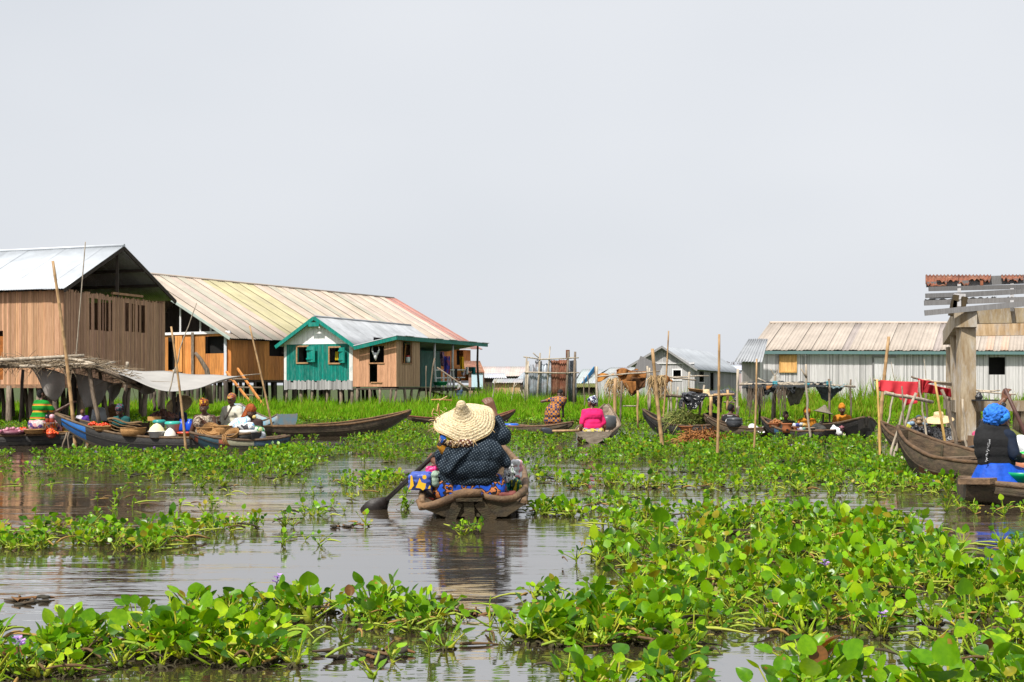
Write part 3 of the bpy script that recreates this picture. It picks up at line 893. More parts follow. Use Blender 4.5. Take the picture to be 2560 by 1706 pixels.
# ------------------------------------------------------------------ long grey house at the right
def grey_long_house():
    h = thing('stilt_house', (19, 58, 0), 'long pale grey slatted house with a faded beige roof and closed wooden shutter', 'house')
    c4 = lambda x, y: (1820 + x / 2.3757, 640 + y / 2.3757)
    W0, W1 = Vector((11.3, 56.3)), Vector((33, 57.6))
    fr = Wall(W0, W1)
    def H4(x0, x1, y0, y1):
        p, q = c4(x0, y0), c4(x1, y1)
        return fr.hole(p[0], q[0], p[1], q[1])
    hs = [H4(1548, 1646, 602, 706)]
    gcol = lambda s, wl: (lambda k: (k, k * .99, k * .985))(random.choice((.7, .95, 1.1, 1.2, 1.25)) * random.uniform(.94, 1.06))
    zb = .62
    boards(fr, zb, 2.86, .058, .012, .03, M_GREYW, h, holes=hs, cols=gcol, ragged=.01)
    window_dark(fr, hs[0], h)
    rz = math.atan2(fr.d.y, fr.d.x)
    sh = H4(310, 398, 590, 686)
    for k in range(4):
        s0 = sh[0] + (sh[1] - sh[0]) * (k + .5) / 4
        mb = MB(); mb.box(fr.at(s0, (sh[2] + sh[3]) / 2, .05), ((sh[1] - sh[0]) / 4 - .01, .03, sh[3] - sh[2]), rz, (1.5, 2.2, 3.2)); mb.build('shutter_board', M_ORANGE, h)
    frame(fr, sh, h, M_ORANGE, .06, col=(1.2, 1.7, 2.2), off=.055)
    dr = H4(866, 985, 605, 850)
    for k in range(5):
        s0 = dr[0] + (dr[1] - dr[0]) * (k + .5) / 5
        mb = MB(); mb.box(fr.at(s0, (zb + dr[3]) / 2, .03), ((dr[1] - dr[0]) / 5 - .012, .03, dr[3] - zb), rz, g3(random.uniform(1.0, 1.2))); mb.build('door_plank', M_GREYW, h)
    mb = MB()
    mb.box(fr.at(dr[0] - .05, (zb + dr[3]) / 2, .05), (.07, .06, dr[3] - zb), rz, g3(.35)); mb.box(fr.at((dr[0] + dr[1]) / 2, dr[3] + .04, .05), (dr[1] - dr[0] + .2, .06, .07), rz, g3(.5))
    mb.build('door_frame', M_GREYW, h)
    back0, back1 = Vector((11.9, 62.3)), Vector((33.6, 63.6))
    boards(Wall(back0, W0), zb, 2.86, .2, .01, .03, M_GREYW, h, cols=gcol)
    boards(Wall(W1, back1), zb, 2.86, .4, .0, .03, M_GREYW, h)
    boards(Wall(back1, back0), zb, 2.86, .4, .0, .03, M_GREYW, h)
    a, b = P(1874, 876, 56), Vector((34, 57.3, 2.86))
    d = P(1924, 808.5, 59.2); c = Vector((35.4, 60.5, 4.3))
    def rc(i):
        k = random.uniform(.88, 1.06)
        if i in (31, 33, 40, 44, 45): return (k * 1.0, k * .86, k * .78)
        if i in (12, 24): return (k * .7, k * .72, k * .8)
        return (k * .84, k * .86, k * .88)
    roof(a, b, c, d, 66, M_CREAM, h, pitch=.18, amp=.02, cols=rc, lap=.03)
    e = d + Vector((1.0, 3.1, -1.4)); f = c + Vector((1, 3.1, -1.4))
    roof(f, e, d, c, 30, M_CREAM, h, pitch=.3, amp=.02, cols=rc)
    mb = MB(); mb.add([tuple(a + Vector((0, .1, -.02))), tuple(d + Vector((.04, 0, -.04))), tuple(e + Vector((.0, 0, -.02)))], [(0, 1, 2)], g3(.6)); mb.build('gable_board', M_GREYW, h, solid=.03)
    mb = MB(); mb.tube([d + Vector((0, 0, .03)), c + Vector((0, 0, .03))], .06, 8, g3(1.05)); mb.build('ridge_cap', M_CREAM, h)
    mb = MB(); mb.beam(a + Vector((0, .02, -.1)), b + Vector((0, .02, -.1)), .05, .14, (.13, .22, .22, 1)); mb.build('fascia_board', M_TEAL, h)
    mb = MB(); mb.beam(fr.at(0, zb - .06, .03), fr.at(fr.L, zb - .06, .03), .1, .1, g3(.5)); mb.build('sill_beam', M_GREYW, h)
    pts = [tuple(fr.at(s * .8, 0).to_2d()) for s in range(27)]
    stilts(h, pts, zb - .05, M_POST, r=.06, lean=.05)
grey_long_house()

def grey_shed():
    h = thing('plank_shed', (10.2, 53, 0), 'narrow brown grey plank shed with a corrugated roof against the long grey house', 'shed')
    W0, W1 = P(1855, 1000, 52), P(1899, 1000, 52.6)
    fr = Wall(W0.to_2d(), W1.to_2d())
    boards(fr, .2, 2.3, .17, .01, .03, M_GREYW, h, name='board', cols=lambda s, wl: (lambda k: (k, k * .93, k * .88))(random.uniform(.5, .66)))
    b0, b1 = W0 + Vector((.8, 3.2, 0)), W1 + Vector((.8, 3.2, 0))
    boards(Wall(b0.to_2d(), W0.to_2d()), .2, 2.3, .3, .01, .03, M_GREYW, h)
    boards(Wall(W1.to_2d(), b1.to_2d()), .2, 2.3, .3, .01, .03, M_GREYW, h)
    roof(P(1836, 904, 51.7), P(1905, 906, 52.1), P(1920, 848, 55.5), P(1872, 848, 55.5), 3, M_GTIN, h, pitch=.16, amp=.03, cols=lambda i: g3(.8))
    stilts(h, [(W0.x + .1, W0.y), (W1.x - .05, W1.y), (W0.x + .5, W0.y + .3)], .25, M_DARKW, r=.06)
grey_shed()

def grey_gable_house():
    a = R(20)
    u, n = Vector((math.sin(a), math.cos(a))), Vector((-math.cos(a), math.sin(a)))
    R1 = Vector((9.71, 80.0)); w = 2.3; Lr = 17.5; zr = 3.83; zl, zrr = 2.5, 2.3
    h = thing('plank_house', (10, 82, 0), 'weathered grey plank house with a pale gable roof and small framed window', 'house')
    TL, TR = plan(R1, (n, 1.9), (u, .4)), plan(R1, (n, -2.05), (u, .4))
    fr = Wall(TL, TR)
    c3 = lambda x, y: (1200 + x / 3.361, 780 + y / 3.361)
    def H3(wl, x0, x1, y0, y1):
        p, q = c3(x0, y0), c3(x1, y1); return wl.hole(p[0], q[0], p[1], q[1])
    hs = [H3(fr, 1625, 1690, 490, 568)]
    gcol = lambda s, wl: g3(random.uniform(.55, .85))
    boards(fr, .1, 2.75, .12, .01, .03, M_GREYW, h, holes=hs, cols=gcol, ragged=.02)
    window_dark(fr, hs[0], h); frame(fr, hs[0], h, M_GREYW, .08, col=g3(1.3))
    top = lambda s: zl + (zr - zl) * (1 - abs(s - 1.9) / 2.3) - .05
    boards(fr, 2.75, top, .12, .01, .03, M_GREYW, h, cols=gcol, off=.02)
    mb = MB(); mb.beam(fr.at(.2, 2.72, .06), fr.at(fr.L, 2.7, .06), .06, .07, g3(1.1)); mb.build('tie_beam', M_GREYW, h)
    sd = Wall(TR, plan(TR, (u, Lr - .6)))
    sh = [H3(sd, 1835, 1880, 498, 590), H3(sd, 1932, 1962, 510, 660)]
    boards(sd, .1, 2.35, .2, .01, .03, M_GREYW, h, holes=sh, cols=lambda s, wl: g3(random.uniform(.35, .6)), ragged=.02)
    for q in sh: window_dark(sd, q, h)
    frame(sd, sh[0], h, M_GREYW, .07, col=g3(.8))
    boards(Wall(plan(TL, (u, Lr - .6)), TL), .1, 2.4, .3, .0, .03, M_GREYW, h)
    boards(Wall(plan(TR, (u, Lr - .6)), plan(TL, (u, Lr - .6))), .1, 2.4, .3, .0, .03, M_GREYW, h)
    P3 = lambda p, z: Vector((p[0], p[1], z))
    r0, r1 = P3(R1, zr), P3(plan(R1, (u, Lr)), zr)
    roof(P3(plan(R1, (n, -w)), zrr), P3(plan(R1, (n, -w), (u, Lr)), zrr - .1), r1, r0, 16, M_TIN, h, pitch=.3, amp=.015, cols=lambda i: g3(random.uniform(.78, .88)))
    roof(P3(plan(R1, (n, w), (u, Lr)), zl), P3(plan(R1, (n, w)), zl), r0, r1, 16, M_GTIN, h, pitch=.3, amp=.015)
    for e, z_ in ((w, zl), (-w, zrr)):
        mb = MB(); mb.beam(P3(plan(R1, (n, e)), z_ - .06), P3(R1, zr - .06), .05, .12, g3(.45)); mb.build('verge_board', M_GREYW, h)
grey_gable_house()

# ------------------------------------------------------------------ small buildings farther back
def hut(name, label, px0, px1, py_eave, py_ridge, py_base, y, depth, roofm, wallm, rcol=(1, 1, 1), wcol=(1, 1, 1), dxr=0.0, cat='hut', gable=None, sheets=6, openings=()):
    """A low hut seen frontally: wall between px0 and px1, roof sloping up and away from the viewer."""
    a, b = P(px0, py_eave, y), P(px1, py_eave, y)
    h = thing(name, ((a.x + b.x) / 2, y + depth / 2, 0), label, cat)
    fr = Wall(a.to_2d(), b.to_2d())
    zb = max(0.05, P(0, py_base, y).z)
    hs = [fr.hole(*o) for o in openings]
    boards(fr, zb, a.z, .3, .01, .03, wallm, h, holes=hs, cols=lambda s, wl: tuple(c * random.uniform(.85, 1.1) for c in wcol))
    for q in hs: window_dark(fr, q, h)
    A, B = a.to_2d() + Vector((0, depth)), b.to_2d() + Vector((0, depth))
    boards(Wall(A, a.to_2d()), zb, a.z, .4, 0, .03, wallm, h, cols=lambda s, wl: wcol)
    boards(Wall(b.to_2d(), B), zb, a.z, .4, 0, .03, wallm, h, cols=lambda s, wl: wcol)
    boards(Wall(B, A), zb, a.z, .4, 0, .03, wallm, h, cols=lambda s, wl: wcol)
    yr = y + depth / 2
    d, c = P(px0 + dxr, py_ridge, yr), P(px1 + dxr, py_ridge, yr)
    ov = Vector((.15, 0, 0))
    roof(a - ov + Vector((0, -.2, -.04)), b + ov + Vector((0, -.2, -.04)), c + ov, d - ov, sheets, roofm, h, pitch=.4, amp=.02, cols=lambda i: tuple(k * random.uniform(.92, 1.05) for k in rcol))
    roof(Vector((b.x, B.y + .2, b.z)), Vector((a.x, A.y + .2, a.z)), d - ov, c + ov, sheets, roofm, h, pitch=.6, amp=.02, cols=lambda i: rcol)
    return h

hut('house', 'small pinkish plastered house with a pale blue shutter behind the porch', 1172, 1206, 930, 903, 985, 82, 5, M_RUST, M_PINKW, (1.6, 1.9, 2.2), (1, 1, 1), -12, 'house')
mb = MB(); mb.box(P(1193, 953, 81.9), (.75, .05, 1.0), 0, (.5, .66, .74, 1)); mb.alone('window_shutter', M_MATTE, 'pale blue shutter on the pinkish house wall', 'shutter')
hut('long_hut', 'long low hut with a straw coloured roof on the skyline', 1203, 1318, 940, 917, 975, 128, 8, M_CREAM, M_DARKW, (1.0, 1.02, 1.1), (1, 1, 1), 4, sheets=10)
hut('open_shed', 'low dark shed with a white tin roof behind the marsh grass', 1206, 1262, 944, 934, 985, 92, 5, M_TIN, M_DARKW, (1.05, 1.05, 1.05), (1, 1, 1), -6, 'shed')
hut('plank_hut', 'pale plank hut with a sagging grey roof edge by the tall grass', 1236, 1300, 956, 947, 985, 84, 4, M_GTIN, M_BROWN2, (.9, .88, .85), (1.25, 1.25, 1.2), 5)
hut('grey_hut', 'grey hut roof showing left of the tin enclosure', 1292, 1345, 952, 930, 985, 105, 6, M_GTIN, M_DARKW, (1.0, 1.02, 1.05), (1, 1, 1), 22)
h_ = hut('blue_trimmed_house', 'grey roofed house with a bright blue gable edge behind the tin enclosure', 1440, 1482, 960, 923, 985, 95, 6, M_GTIN, M_GREYW, (.98, 1.0, 1.0), (.6, .6, .62), 22, 'house', sheets=5)
mb = MB(); mb.beam(P(1456, 962, 94.6), P(1486, 921, 97), .06, .32, (.02, .17, .36, 1)); mb.beam(P(1486, 921, 97), P(1497, 936, 98), .06, .3, (.02, .17, .36, 1)); mb.build('verge_board', M_MATTE, h_)
mb = MB(); mb.add([tuple(P(1460, 960, 95)), tuple(P(1486, 924, 97.3)), tuple(P(1500, 945, 99)), tuple(P(1500, 985, 99)), tuple(P(1460, 985, 95))], [(0, 4, 3, 2, 1)], (.2, .2, .21, 1)); mb.build('gable_board', M_GREYW, h_, solid=.05)
hut('rusty_gable_house', 'rust red gabled hut with pale fence boards beside the brown canvas stall', 1508, 1562, 936, 919, 985, 88, 5, M_GTIN, M_RUST, (.95, .95, .95), (1, 1, 1), 26, 'house')
hut('thatched_hut', 'dark hut with a mossy thatched top near the tin enclosure', 1444, 1502, 967, 959, 988, 76, 3, mat('mossy_thatch', (.16, .17, .05), .95, .4, 6), M_DARKW, (1, 1, 1), (.6, .6, .6), 4)
fw = Wall(P(1494, 990, 72).to_2d(), P(1632, 990, 74).to_2d())
f_ = thing('plank_fence', (fw.at(fw.L / 2, 0)), 'tall pale plank fence in the grass before the grey gabled house', 'fence')
boards(fw, .3, lambda s: 1.95 + .1 * math.sin(s), .24, .015, .03, M_GREYW, f_, name='board', cols=lambda s, wl: g3(random.uniform(.95, 1.25)))
hut('white_roofed_house', 'house with a bright white roof edge behind the grey gabled house', 1815, 1856, 925, 913, 985, 118, 6, M_TIN, M_GREYW, (1.15, 1.15, 1.15), (.7, .7, .7), 10, 'house')

def bare_tree():
    t = thing('bare_tree', P(1826, 1000, 125), 'leafless twiggy tree top behind the grey houses', 'tree')
    base = P(1826, 965, 125)
    mb = MB(); mb.tube([Vector((base.x, base.y, 0)), base + Vector((.05, 0, .6))], [.2, .14], 7); mb.build('trunk', M_DARKW, t)
    tw = MB()
    def grow(p, d, L, r, k):
        q = p + d * L
        tw.tube([p, p.lerp(q, .5) + Vector((random.uniform(-.04, .04), 0, 0)), q], [r, r * .8, r * .6], 4, g3(shade()), caps=False)
        if k:
            for _ in range(3):
                grow(q, (d + Vector((random.uniform(-.9, .9), random.uniform(-.9, .9), random.uniform(-.2, .7)))).normalized(), L * .7, r * .6, k - 1)
    for _ in range(5):
        grow(base + Vector((0, 0, .5)), Vector((random.uniform(-.8, .8), random.uniform(-.5, .5), 1)).normalized(), .9, .07, 3)
    tw.build('crown', mat('twigs', (.12, .085, .07), .9), t)
bare_tree()

# ------------------------------------------------------------------ ruined concrete frame at the right
def ruin():
    y0 = 24.5
    h = thing('concrete_ruin', P(2412, 1130, y0), 'ruined concrete frame with broken rusty roof battens on a stained column', 'ruin')
    def col(px0, px1, y, py_top, name='column', w=None):
        c0, c1 = P(px0, 1000, y), P(px1, 1000, y)
        zt = P(0, py_top, y).z
        mb = MB()
        wd = c1.x - c0.x
        mb.grid(lambda u, v: Vector(((c0.x + c1.x) / 2 + (wd / 2) * (1 + .05 * (1 - v)) * (1, 1, -1, -1, 1)[int(round(u * 4))], y + (wd / 2) * (-1, 1, 1, -1, -1)[int(round(u * 4))], -.8 + (zt + .8) * v)), 4, 8, g3(1), False)
        mb.build(name, M_CONC, h)
    col(2397, 2433, y0, 800)
    col(2380, 2405, 28.3, 838)
    col(2368, 2386, 33.5, 868)
    cb = [P(2412, 790, y0 - .1), P(2376, 850, 33.7)]
    mb = MB(); mb.beam(P(2414, 794, y0 - .22), P(2377, 845, 34), .42, .38, g3(.9)); mb.build('cap_beam', M_CONC, h)
    mb = MB(); mb.beam(P(2433, 791, y0 + .1), P(2640, 788, y0 + .3), .3, .3, (1.0, .98, .9)); mb.build('cross_beam', M_CONC, h)
    mb = MB(); mb.beam(P(2434, 825, y0 + 5), P(2640, 822, y0 + 5.2), .25, .3, (1.5, 1.35, 1.2)); mb.build('far_beam', M_CONC, h)
    mb = MB(); mb.beam(P(2428, 1015, y0 + .6), P(2640, 1015, y0 + .6), .35, .21, (.75, .72, .7)); mb.build('floor_beam', M_CONC, h)
    mb = MB(); mb.beam(P(2400, 1016, y0 + .6), P(2368, 1010, 33.7), .2, .25, (.8, .77, .72)); mb.build('floor_beam', M_CONC, h)
    for px in (2444, 2470, 2492, 2515, 2540, 2556):
        c = P(px, 1045, y0 + 1.2)
        mb = MB(); mb.beam(Vector((c.x, c.y, -.5)), P(px, 1018, y0 + 1.2), .1, .1, g3(random.uniform(.5, .8)), up=(0, 1, 0)); mb.build('support_post', M_CONC, h)
    # trestle carrying the battens
    for q0, q1, k in (((2405, 772), (2412, 743), .5), ((2384, 782), (2390, 738), .55), ((2378, 790), (2386, 752), .4)):
        mb = MB(); mb.beam(P(*q0, y0 + .2), P(*q1, y0 + .2), .1, .1, (k * 1.6, k * 1.5, k)); mb.build('strut', M_DARKW, h)
    mb = MB(); mb.beam(P(2397, 776, y0 + .5), P(2399, 735, y0 + .5), .22, .08, g3(.85), up=(0, 1, 0)); mb.build('strut', M_GREYW, h)
    bats = [((2312, 783.), (2560, 760), .0, 21), ((2311, 758), (2560, 749), .6, 20), ((2314, 740), (2400, 737), .9, 18), ((2324, 742), (2640, 724), 1.0, 20),
            ((2322, 723), (2640, 715), 1.5, 18), ((2316, 712), (2640, 700), 1.9, 22), ((2315, 700), (2640, 690), 2.3, 16)]
    for (a, b, dy, hh) in bats:
        mb = MB(); p, q = P(a[0], a[1], y0 + dy - .3), P(b[0], b[1], y0 + dy - .3)
        q = p + (q - p) * 1.25
        mb.beam(p, q, .05, hh * y0 / F_PX * .64, g3(random.uniform(.24, .5)))
        mb.build('batten', M_GREYW, h)
    for i in range(9):
        x0 = 2314 + i * 27
        yb = 700 if i % 3 else 708
        mb = MB()
        rag = [random.uniform(-5, 6) for _ in range(6)]
        if i == 6: continue
        mb.grid(lambda u, v: P(x0 + u * 28, 688.5 + (yb - 688 + rag[int(u * 5)] + (4 if i == 1 else 0)) * (1 - v), y0 + 2.0 - .5 * (1 - v)) + Vector((0, 0, .02 * math.sin(u * 20))), 10, 2, (1.25, 1.1, 1.1))
        mb.build('roof_sheet', M_RUST, h, solid=.01)
    for px in (2398, 2530, 2640):
        mb = MB(); mb.beam(P(px, 772, y0 - .15), P(px, 697, y0 + 2.15), .07, .1, g3(.5)); mb.build('rafter', M_GREYW, h)
        mb = MB(); mb.beam(P(px, 776, y0 + .3), P(px, 697, y0 + 2.1), .06, .08, g3(.45)); mb.build('rafter', M_GREYW, h)
    col(2640, 2676, y0, 790)
    for (x0, x1, yy, k) in ((2312, 2381, 748, .25), (2418, 2470, 745, .2), (2478, 2490, 743, .3), (2514, 2538, 744, .2)):
        mb = MB(); mb.grid(lambda u, v: P(x0 + u * (x1 - x0), yy + 5 - 5 * v + 2 * math.sin(u * 17), y0 + .55 - .2 * v), 10, 1, (k, k, k)); mb.build('roof_scrap', M_GTIN, h, solid=.01)
    mb = MB(); mb.grid(lambda u, v: P(2326 + u * 40, 712 + 5 * v + 1.5 * math.sin(u * 14), y0 + 1.3), 8, 1, (1.3, 1.2, 1.2)); mb.build('roof_scrap', M_RUST, h, solid=.01)
    mb = MB(); mb.box(P(2454, 709, y0 + 1.2), (.055, .03, .12), 0, (1.6, 1.3, 1.1)); mb.build('roof_scrap', M_RUST, h)
ruin()

# ------------------------------------------------------------------ corrugated iron enclosure in the grass
def tin_enclosure():
    y = 52.0
    h = thing('tin_enclosure', P(1372, 1010, y), 'roofless enclosure of grey and rust red corrugated sheets on poles', 'latrine')
    cz = lambda x, yy: (1220 + x / 6.192, 900 + yy / 6.192)
    def sheet(x0, x1, y0, y1, m, col, dy=0.0, pitch=.085, ang=0.0, rag=0.0):
        p0, p1 = cz(x0, y0), cz(x1, y1)
        a, b = P(p0[0], p1[1], y + dy), P(p1[0], p1[1], y + dy + ang)
        zt = P(0, p0[1], y + dy).z
        wv = max(2, int((b - a).length / pitch)); mb = MB()
        cuts = [random.uniform(-rag, rag) for _ in range(wv * 4 + 1)]
        d = (b - a).normalized(); nn = Vector((d.y, -d.x, 0))
        def fn(u, v):
            q = a.lerp(b, u)
            k = cuts[int(u * wv * 4)]
            return Vector((q.x, q.y, q.z + (zt + k - q.z) * v)) + nn * .018 * math.sin(u * wv * 2 * math.pi)
        mb.grid(fn, wv * 4, 3, col); mb.build('iron_sheet', m, h, solid=.005)
    MG = mat('galvanised_sheet', (.32, .35, .385), .5, .25, 4, metal=.2, spec=.4, dirt=.8, dirtcol=(.17, .1, .07), dscale=2.6)
    sheet(545, 640, 200, 450, MG, (1.1, 1.12, 1.15), .25)
    sheet(640, 730, 90, 605, MG, (1.05, 1.08, 1.1), 0, rag=.12)
    sheet(730, 835, 10, 605, MG, (1.1, 1.12, 1.15), .03, rag=.08)
    sheet(835, 925, 60, 600, MG, (1.15, 1.18, 1.2), .0, rag=.04)
    sheet(935, 975, 0, 590, MG, (1.5, 1.5, 1.5), -.05, ang=.0)
    sheet(975, 1095, 5, 615, M_RUST, (1, 1, 1), 0, rag=.02)
    sheet(1095, 1225, 0, 620, M_RUST, (1.1, 1, 1), .03, rag=.02)
    sheet(1240, 1372, 10, 655, MG, (.62, .64, .68), .3, rag=.02)
    def pole(x0, y0, x1, y1, r=.045, dy=-.08, m=M_PALEPOLE):
        mb = MB(); p, q = cz(x0, y0), cz(x1, y1)
        a, b = P(*p, y + dy), P(*q, y + dy)
        mb.tube([a, a.lerp(b, .5) + Vector((random.uniform(-.03, .03), 0, 0)), b], [r, r * .95, r * .8], 7, g3(shade())); mb.build('pole', m, h)
    c3 = lambda x, yy: ((1200 + x / 3.361 - 1220) * 6.192, (780 + yy / 3.361 - 900) * 6.192)
    def pole3(x0, y0, x1, y1, **k):
        a, b = c3(x0, y0), c3(x1, y1); pole(*a, *b, **k)
    pole3(370, 860, 392, 380); pole3(402, 840, 405, 415); pole3(472, 830, 505, 345); pole3(562, 690, 590, 290, r=.03); pole3(710, 915, 742, 330, r=.055, m=M_POST); pole3(790, 905, 800, 335, r=.06, m=M_POST); pole3(482, 830, 482, 700, m=M_POST)
    pole3(365, 378, 500, 398, r=.028); pole3(490, 400, 770, 390, r=.03, dy=-.12); pole3(375, 508, 745, 516, r=.035, dy=-.13); pole3(745, 512, 835, 512, r=.03, dy=-.1); pole3(745, 388, 830, 386, r=.03, dy=-.1); pole3(445, 345, 510, 398, r=.025)
    mb = MB(); p0, p1 = c3(720, 322), c3(755, 388)
    mb.box((P(*cz(*p0), y) + P(*cz(*p1), y)) / 2, (.16, .1, .35), 0, (.9, .9, .9)); mb.build('iron_scrap', M_RUST, h)
tin_enclosure()
# ------------------------------------------------------------------ canoes
CANOES = []
def canoe(label, stern, bow, beam=.8, rim=.28, rb=.6, rs=.4, sw=.5, bw=.06, m=None, rimm=None, paint=None, thwarts=(.3, .62), draft=.14, th=.035,
          cap=0.12, keel_up=.8, keel_s=.5, group='wooden canoes on the lagoon', N=26, rimr=.028, ribs=4, rimcol=(1, 1, 1), name='canoe', vee=0.0):
    m = m or M_HULL; rimm = rimm or M_RIM
    S, B = Vector((stern[0], stern[1], 0)), Vector((bow[0], bow[1], 0))
    d = (B - S); L = d.length; d.normalize(); sd = Vector((d.y, -d.x, 0))
    h = thing(name, (S + B) / 2, label, 'canoe', group)
    def w(t):
        if t < .45: return beam / 2 * (sw + (1 - sw) * math.sin(math.pi / 2 * t / .45) ** .8)
        return beam / 2 * (bw + (1 - bw) * math.cos(math.pi / 2 * (t - .45) / .55) ** .85)
    def rz(t):
        if t > .35: return rim + (rb - rim) * ((t - .35) / .65) ** 2.2
        return rim + (rs - rim) * ((.35 - t) / .35) ** 2
    def kz(t):
        if t > .5: return -draft + (rb * keel_up + draft) * ((t - .5) / .5) ** 2.4
        return -draft + (rs * keel_s + draft) * max(0, (.3 - t) / .3) ** 2
    def pt(t, x, z): return S + d * (L * t) + sd * x + Vector((0, 0, z))
    mb = MB()
    pv = [(1, 1), (.97 - vee * .2, .6), (.84 - vee * .5, .22), (.5 - vee * .35, 0)]
    prof = [(-x, z) for x, z in pv] + [(x, z) for x, z in pv[::-1]]
    vs = []
    for i in range(N + 1):
        t = i / N
        ww, r_, k = w(t), rz(t), kz(t)
        k = min(k, r_ - .07)
        wob = .012 * mnoise.noise((t * 5, stern[0], stern[1]))
        for x, z in prof: vs.append(tuple(pt(t, x * ww, k + (r_ - k) * z + wob)))
        k2 = min(k + th * 1.6, r_ - .02); w2 = max(.004, ww - th)
        for x, z in prof[::-1]: vs.append(tuple(pt(t, x * w2, k2 + (r_ - k2) * z + wob)))
    n = 16
    b = len(mb.v); mb.v.extend(vs)
    for i in range(N):
        for k in range(n):
            a, c = b + i * n + k, b + i * n + (k + 1) % n
            t = (i + .5) / N
            outer = k < 7
            col = (1, 1, 1)
            if paint and outer:
                q = paint(t, k)
                if q: col = q
            if outer and col == (1, 1, 1) and k in (2, 3, 4): col = (.72, .72, .55)       # lower hull tinted darker and greener
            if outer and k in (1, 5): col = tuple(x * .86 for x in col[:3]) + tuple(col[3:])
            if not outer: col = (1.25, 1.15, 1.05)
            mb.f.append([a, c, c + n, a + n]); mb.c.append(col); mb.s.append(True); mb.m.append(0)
    for i in (0, N):
        mb.f.append([b + i * n + k for k in (range(n) if i else range(n - 1, -1, -1))][:]); mb.c.append((1, 1, 1)); mb.s.append(False); mb.m.append(0)
    # thick ends: transom and bow block
    k0 = min(kz(0), rz(0) - .07)
    ring = [pt(0, x * w(0), k0 + (rz(0) - k0) * z) for x, z in prof]
    q = [p - d * .02 for p in ring] + [p + d * .03 for p in ring]
    mb.add([tuple(p) for p in q], [tuple(range(8)), tuple(range(15, 7, -1))] + [(i, i + 8, (i + 1) % 8 + 8, (i + 1) % 8) for i in range(8)], (1.0, .97, .92))
    ta, tb = 1 - cap * .35, 1.0
    q = [pt(ta, -w(ta), kz(ta)), pt(ta, w(ta), kz(ta)), pt(ta, w(ta), rz(ta)), pt(ta, -w(ta), rz(ta)),
         pt(tb, -w(tb), min(kz(tb), rz(tb) - .07)), pt(tb, w(tb), min(kz(tb), rz(tb) - .07)), pt(tb, w(tb), rz(tb)), pt(tb, -w(tb), rz(tb))]
    mb.add([tuple(p) for p in q], [(0, 1, 2, 3), (7, 6, 5, 4), (0, 4, 5, 1), (2, 6, 7, 3), (1, 5, 6, 2), (0, 3, 7, 4)], (1.1, 1.05, 1))
    mb.build('hull', m, h)
    for sg in (-1, 1):
        g = MB()
        g.tube([pt(i / 22, sg * (w(i / 22) - th * .4), rz(i / 22) + .012 * mnoise.noise((i * .35, sg * 3, stern[0]))) for i in range(23)],
               [rimr * (1 + .25 * mnoise.noise((i * .8, sg, stern[1]))) for i in range(23)], 6, rimcol)
        g.build('gunwale', rimm, h)
    for sg in (-1, 1):
        g = MB(); g.tube([pt(i / 22, sg * w(i / 22) * (.985 - vee * .2), kz(i / 22) + (max(rz(i / 22), kz(i / 22) + .07) - kz(i / 22)) * .62) for i in range(1, 22)], rimr * .5, 5, (.75, .72, .65)); g.build('strake', m, h)
    for t in thwarts:
        g = MB(); zz = rz(t) - .07
        g.beam(pt(t, -w(t) + th, zz), pt(t, w(t) - th, zz), .16, .035, g3(random.uniform(.8, 1.15))); g.build('thwart', rimm, h)
    for k in range(ribs):
        t = .2 + .6 * k / max(1, ribs - 1)
        g = MB(); pts = []
        for x, z in prof:
            kk = kz(t) + th * 1.7
            pts.append(pt(t, x * (w(t) - th * 1.25), kk + (rz(t) - kk) * z * .93))
        g.tube(pts, .018, 5, g3(.9)); g.build('rib', m, h)
    CANOES.append((S.x, S.y, B.x, B.y, beam / 2))
    return h, pt, w, rz, kz

# ------------------------------------------------------------------ people
def rc(mb, a, b, ra, rb, n=12):
    """A round-ended tapered limb between a and b."""
    a, b = Vector(a), Vector(b)
    d = b - a
    L = d.length
    if L < 1e-5:
        mb.ball(a, max(ra, rb), n); return
    d.normalize()
    pts, rad = [], []
    for th in (85, 55, 28):
        pts.append(a - d * ra * math.sin(R(th))); rad.append(max(.001, ra * math.cos(R(th))))
    pts.append(a); rad.append(ra); pts.append(b); rad.append(rb)
    for th in (28, 55, 85):
        pts.append(b + d * rb * math.sin(R(th))); rad.append(max(.001, rb * math.cos(R(th))))
    s = d.orthogonal().normalized(); u = d.cross(s)
    base = len(mb.v); m = len(pts)
    for p, r in zip(pts, rad):
        for k in range(n):
            an = 2 * math.pi * k / n
            mb.v.append(tuple(p + (s * math.cos(an) + u * math.sin(an)) * r))
    for i in range(m - 1):
        for k in range(n):
            k2 = (k + 1) % n
            mb.f.append([base + i * n + k, base + i * n + k2, base + (i + 1) * n + k2, base + (i + 1) * n + k])
    mb.f.append([base + k for k in range(n - 1, -1, -1)])
    mb.f.append([base + (m - 1) * n + k for k in range(n)])

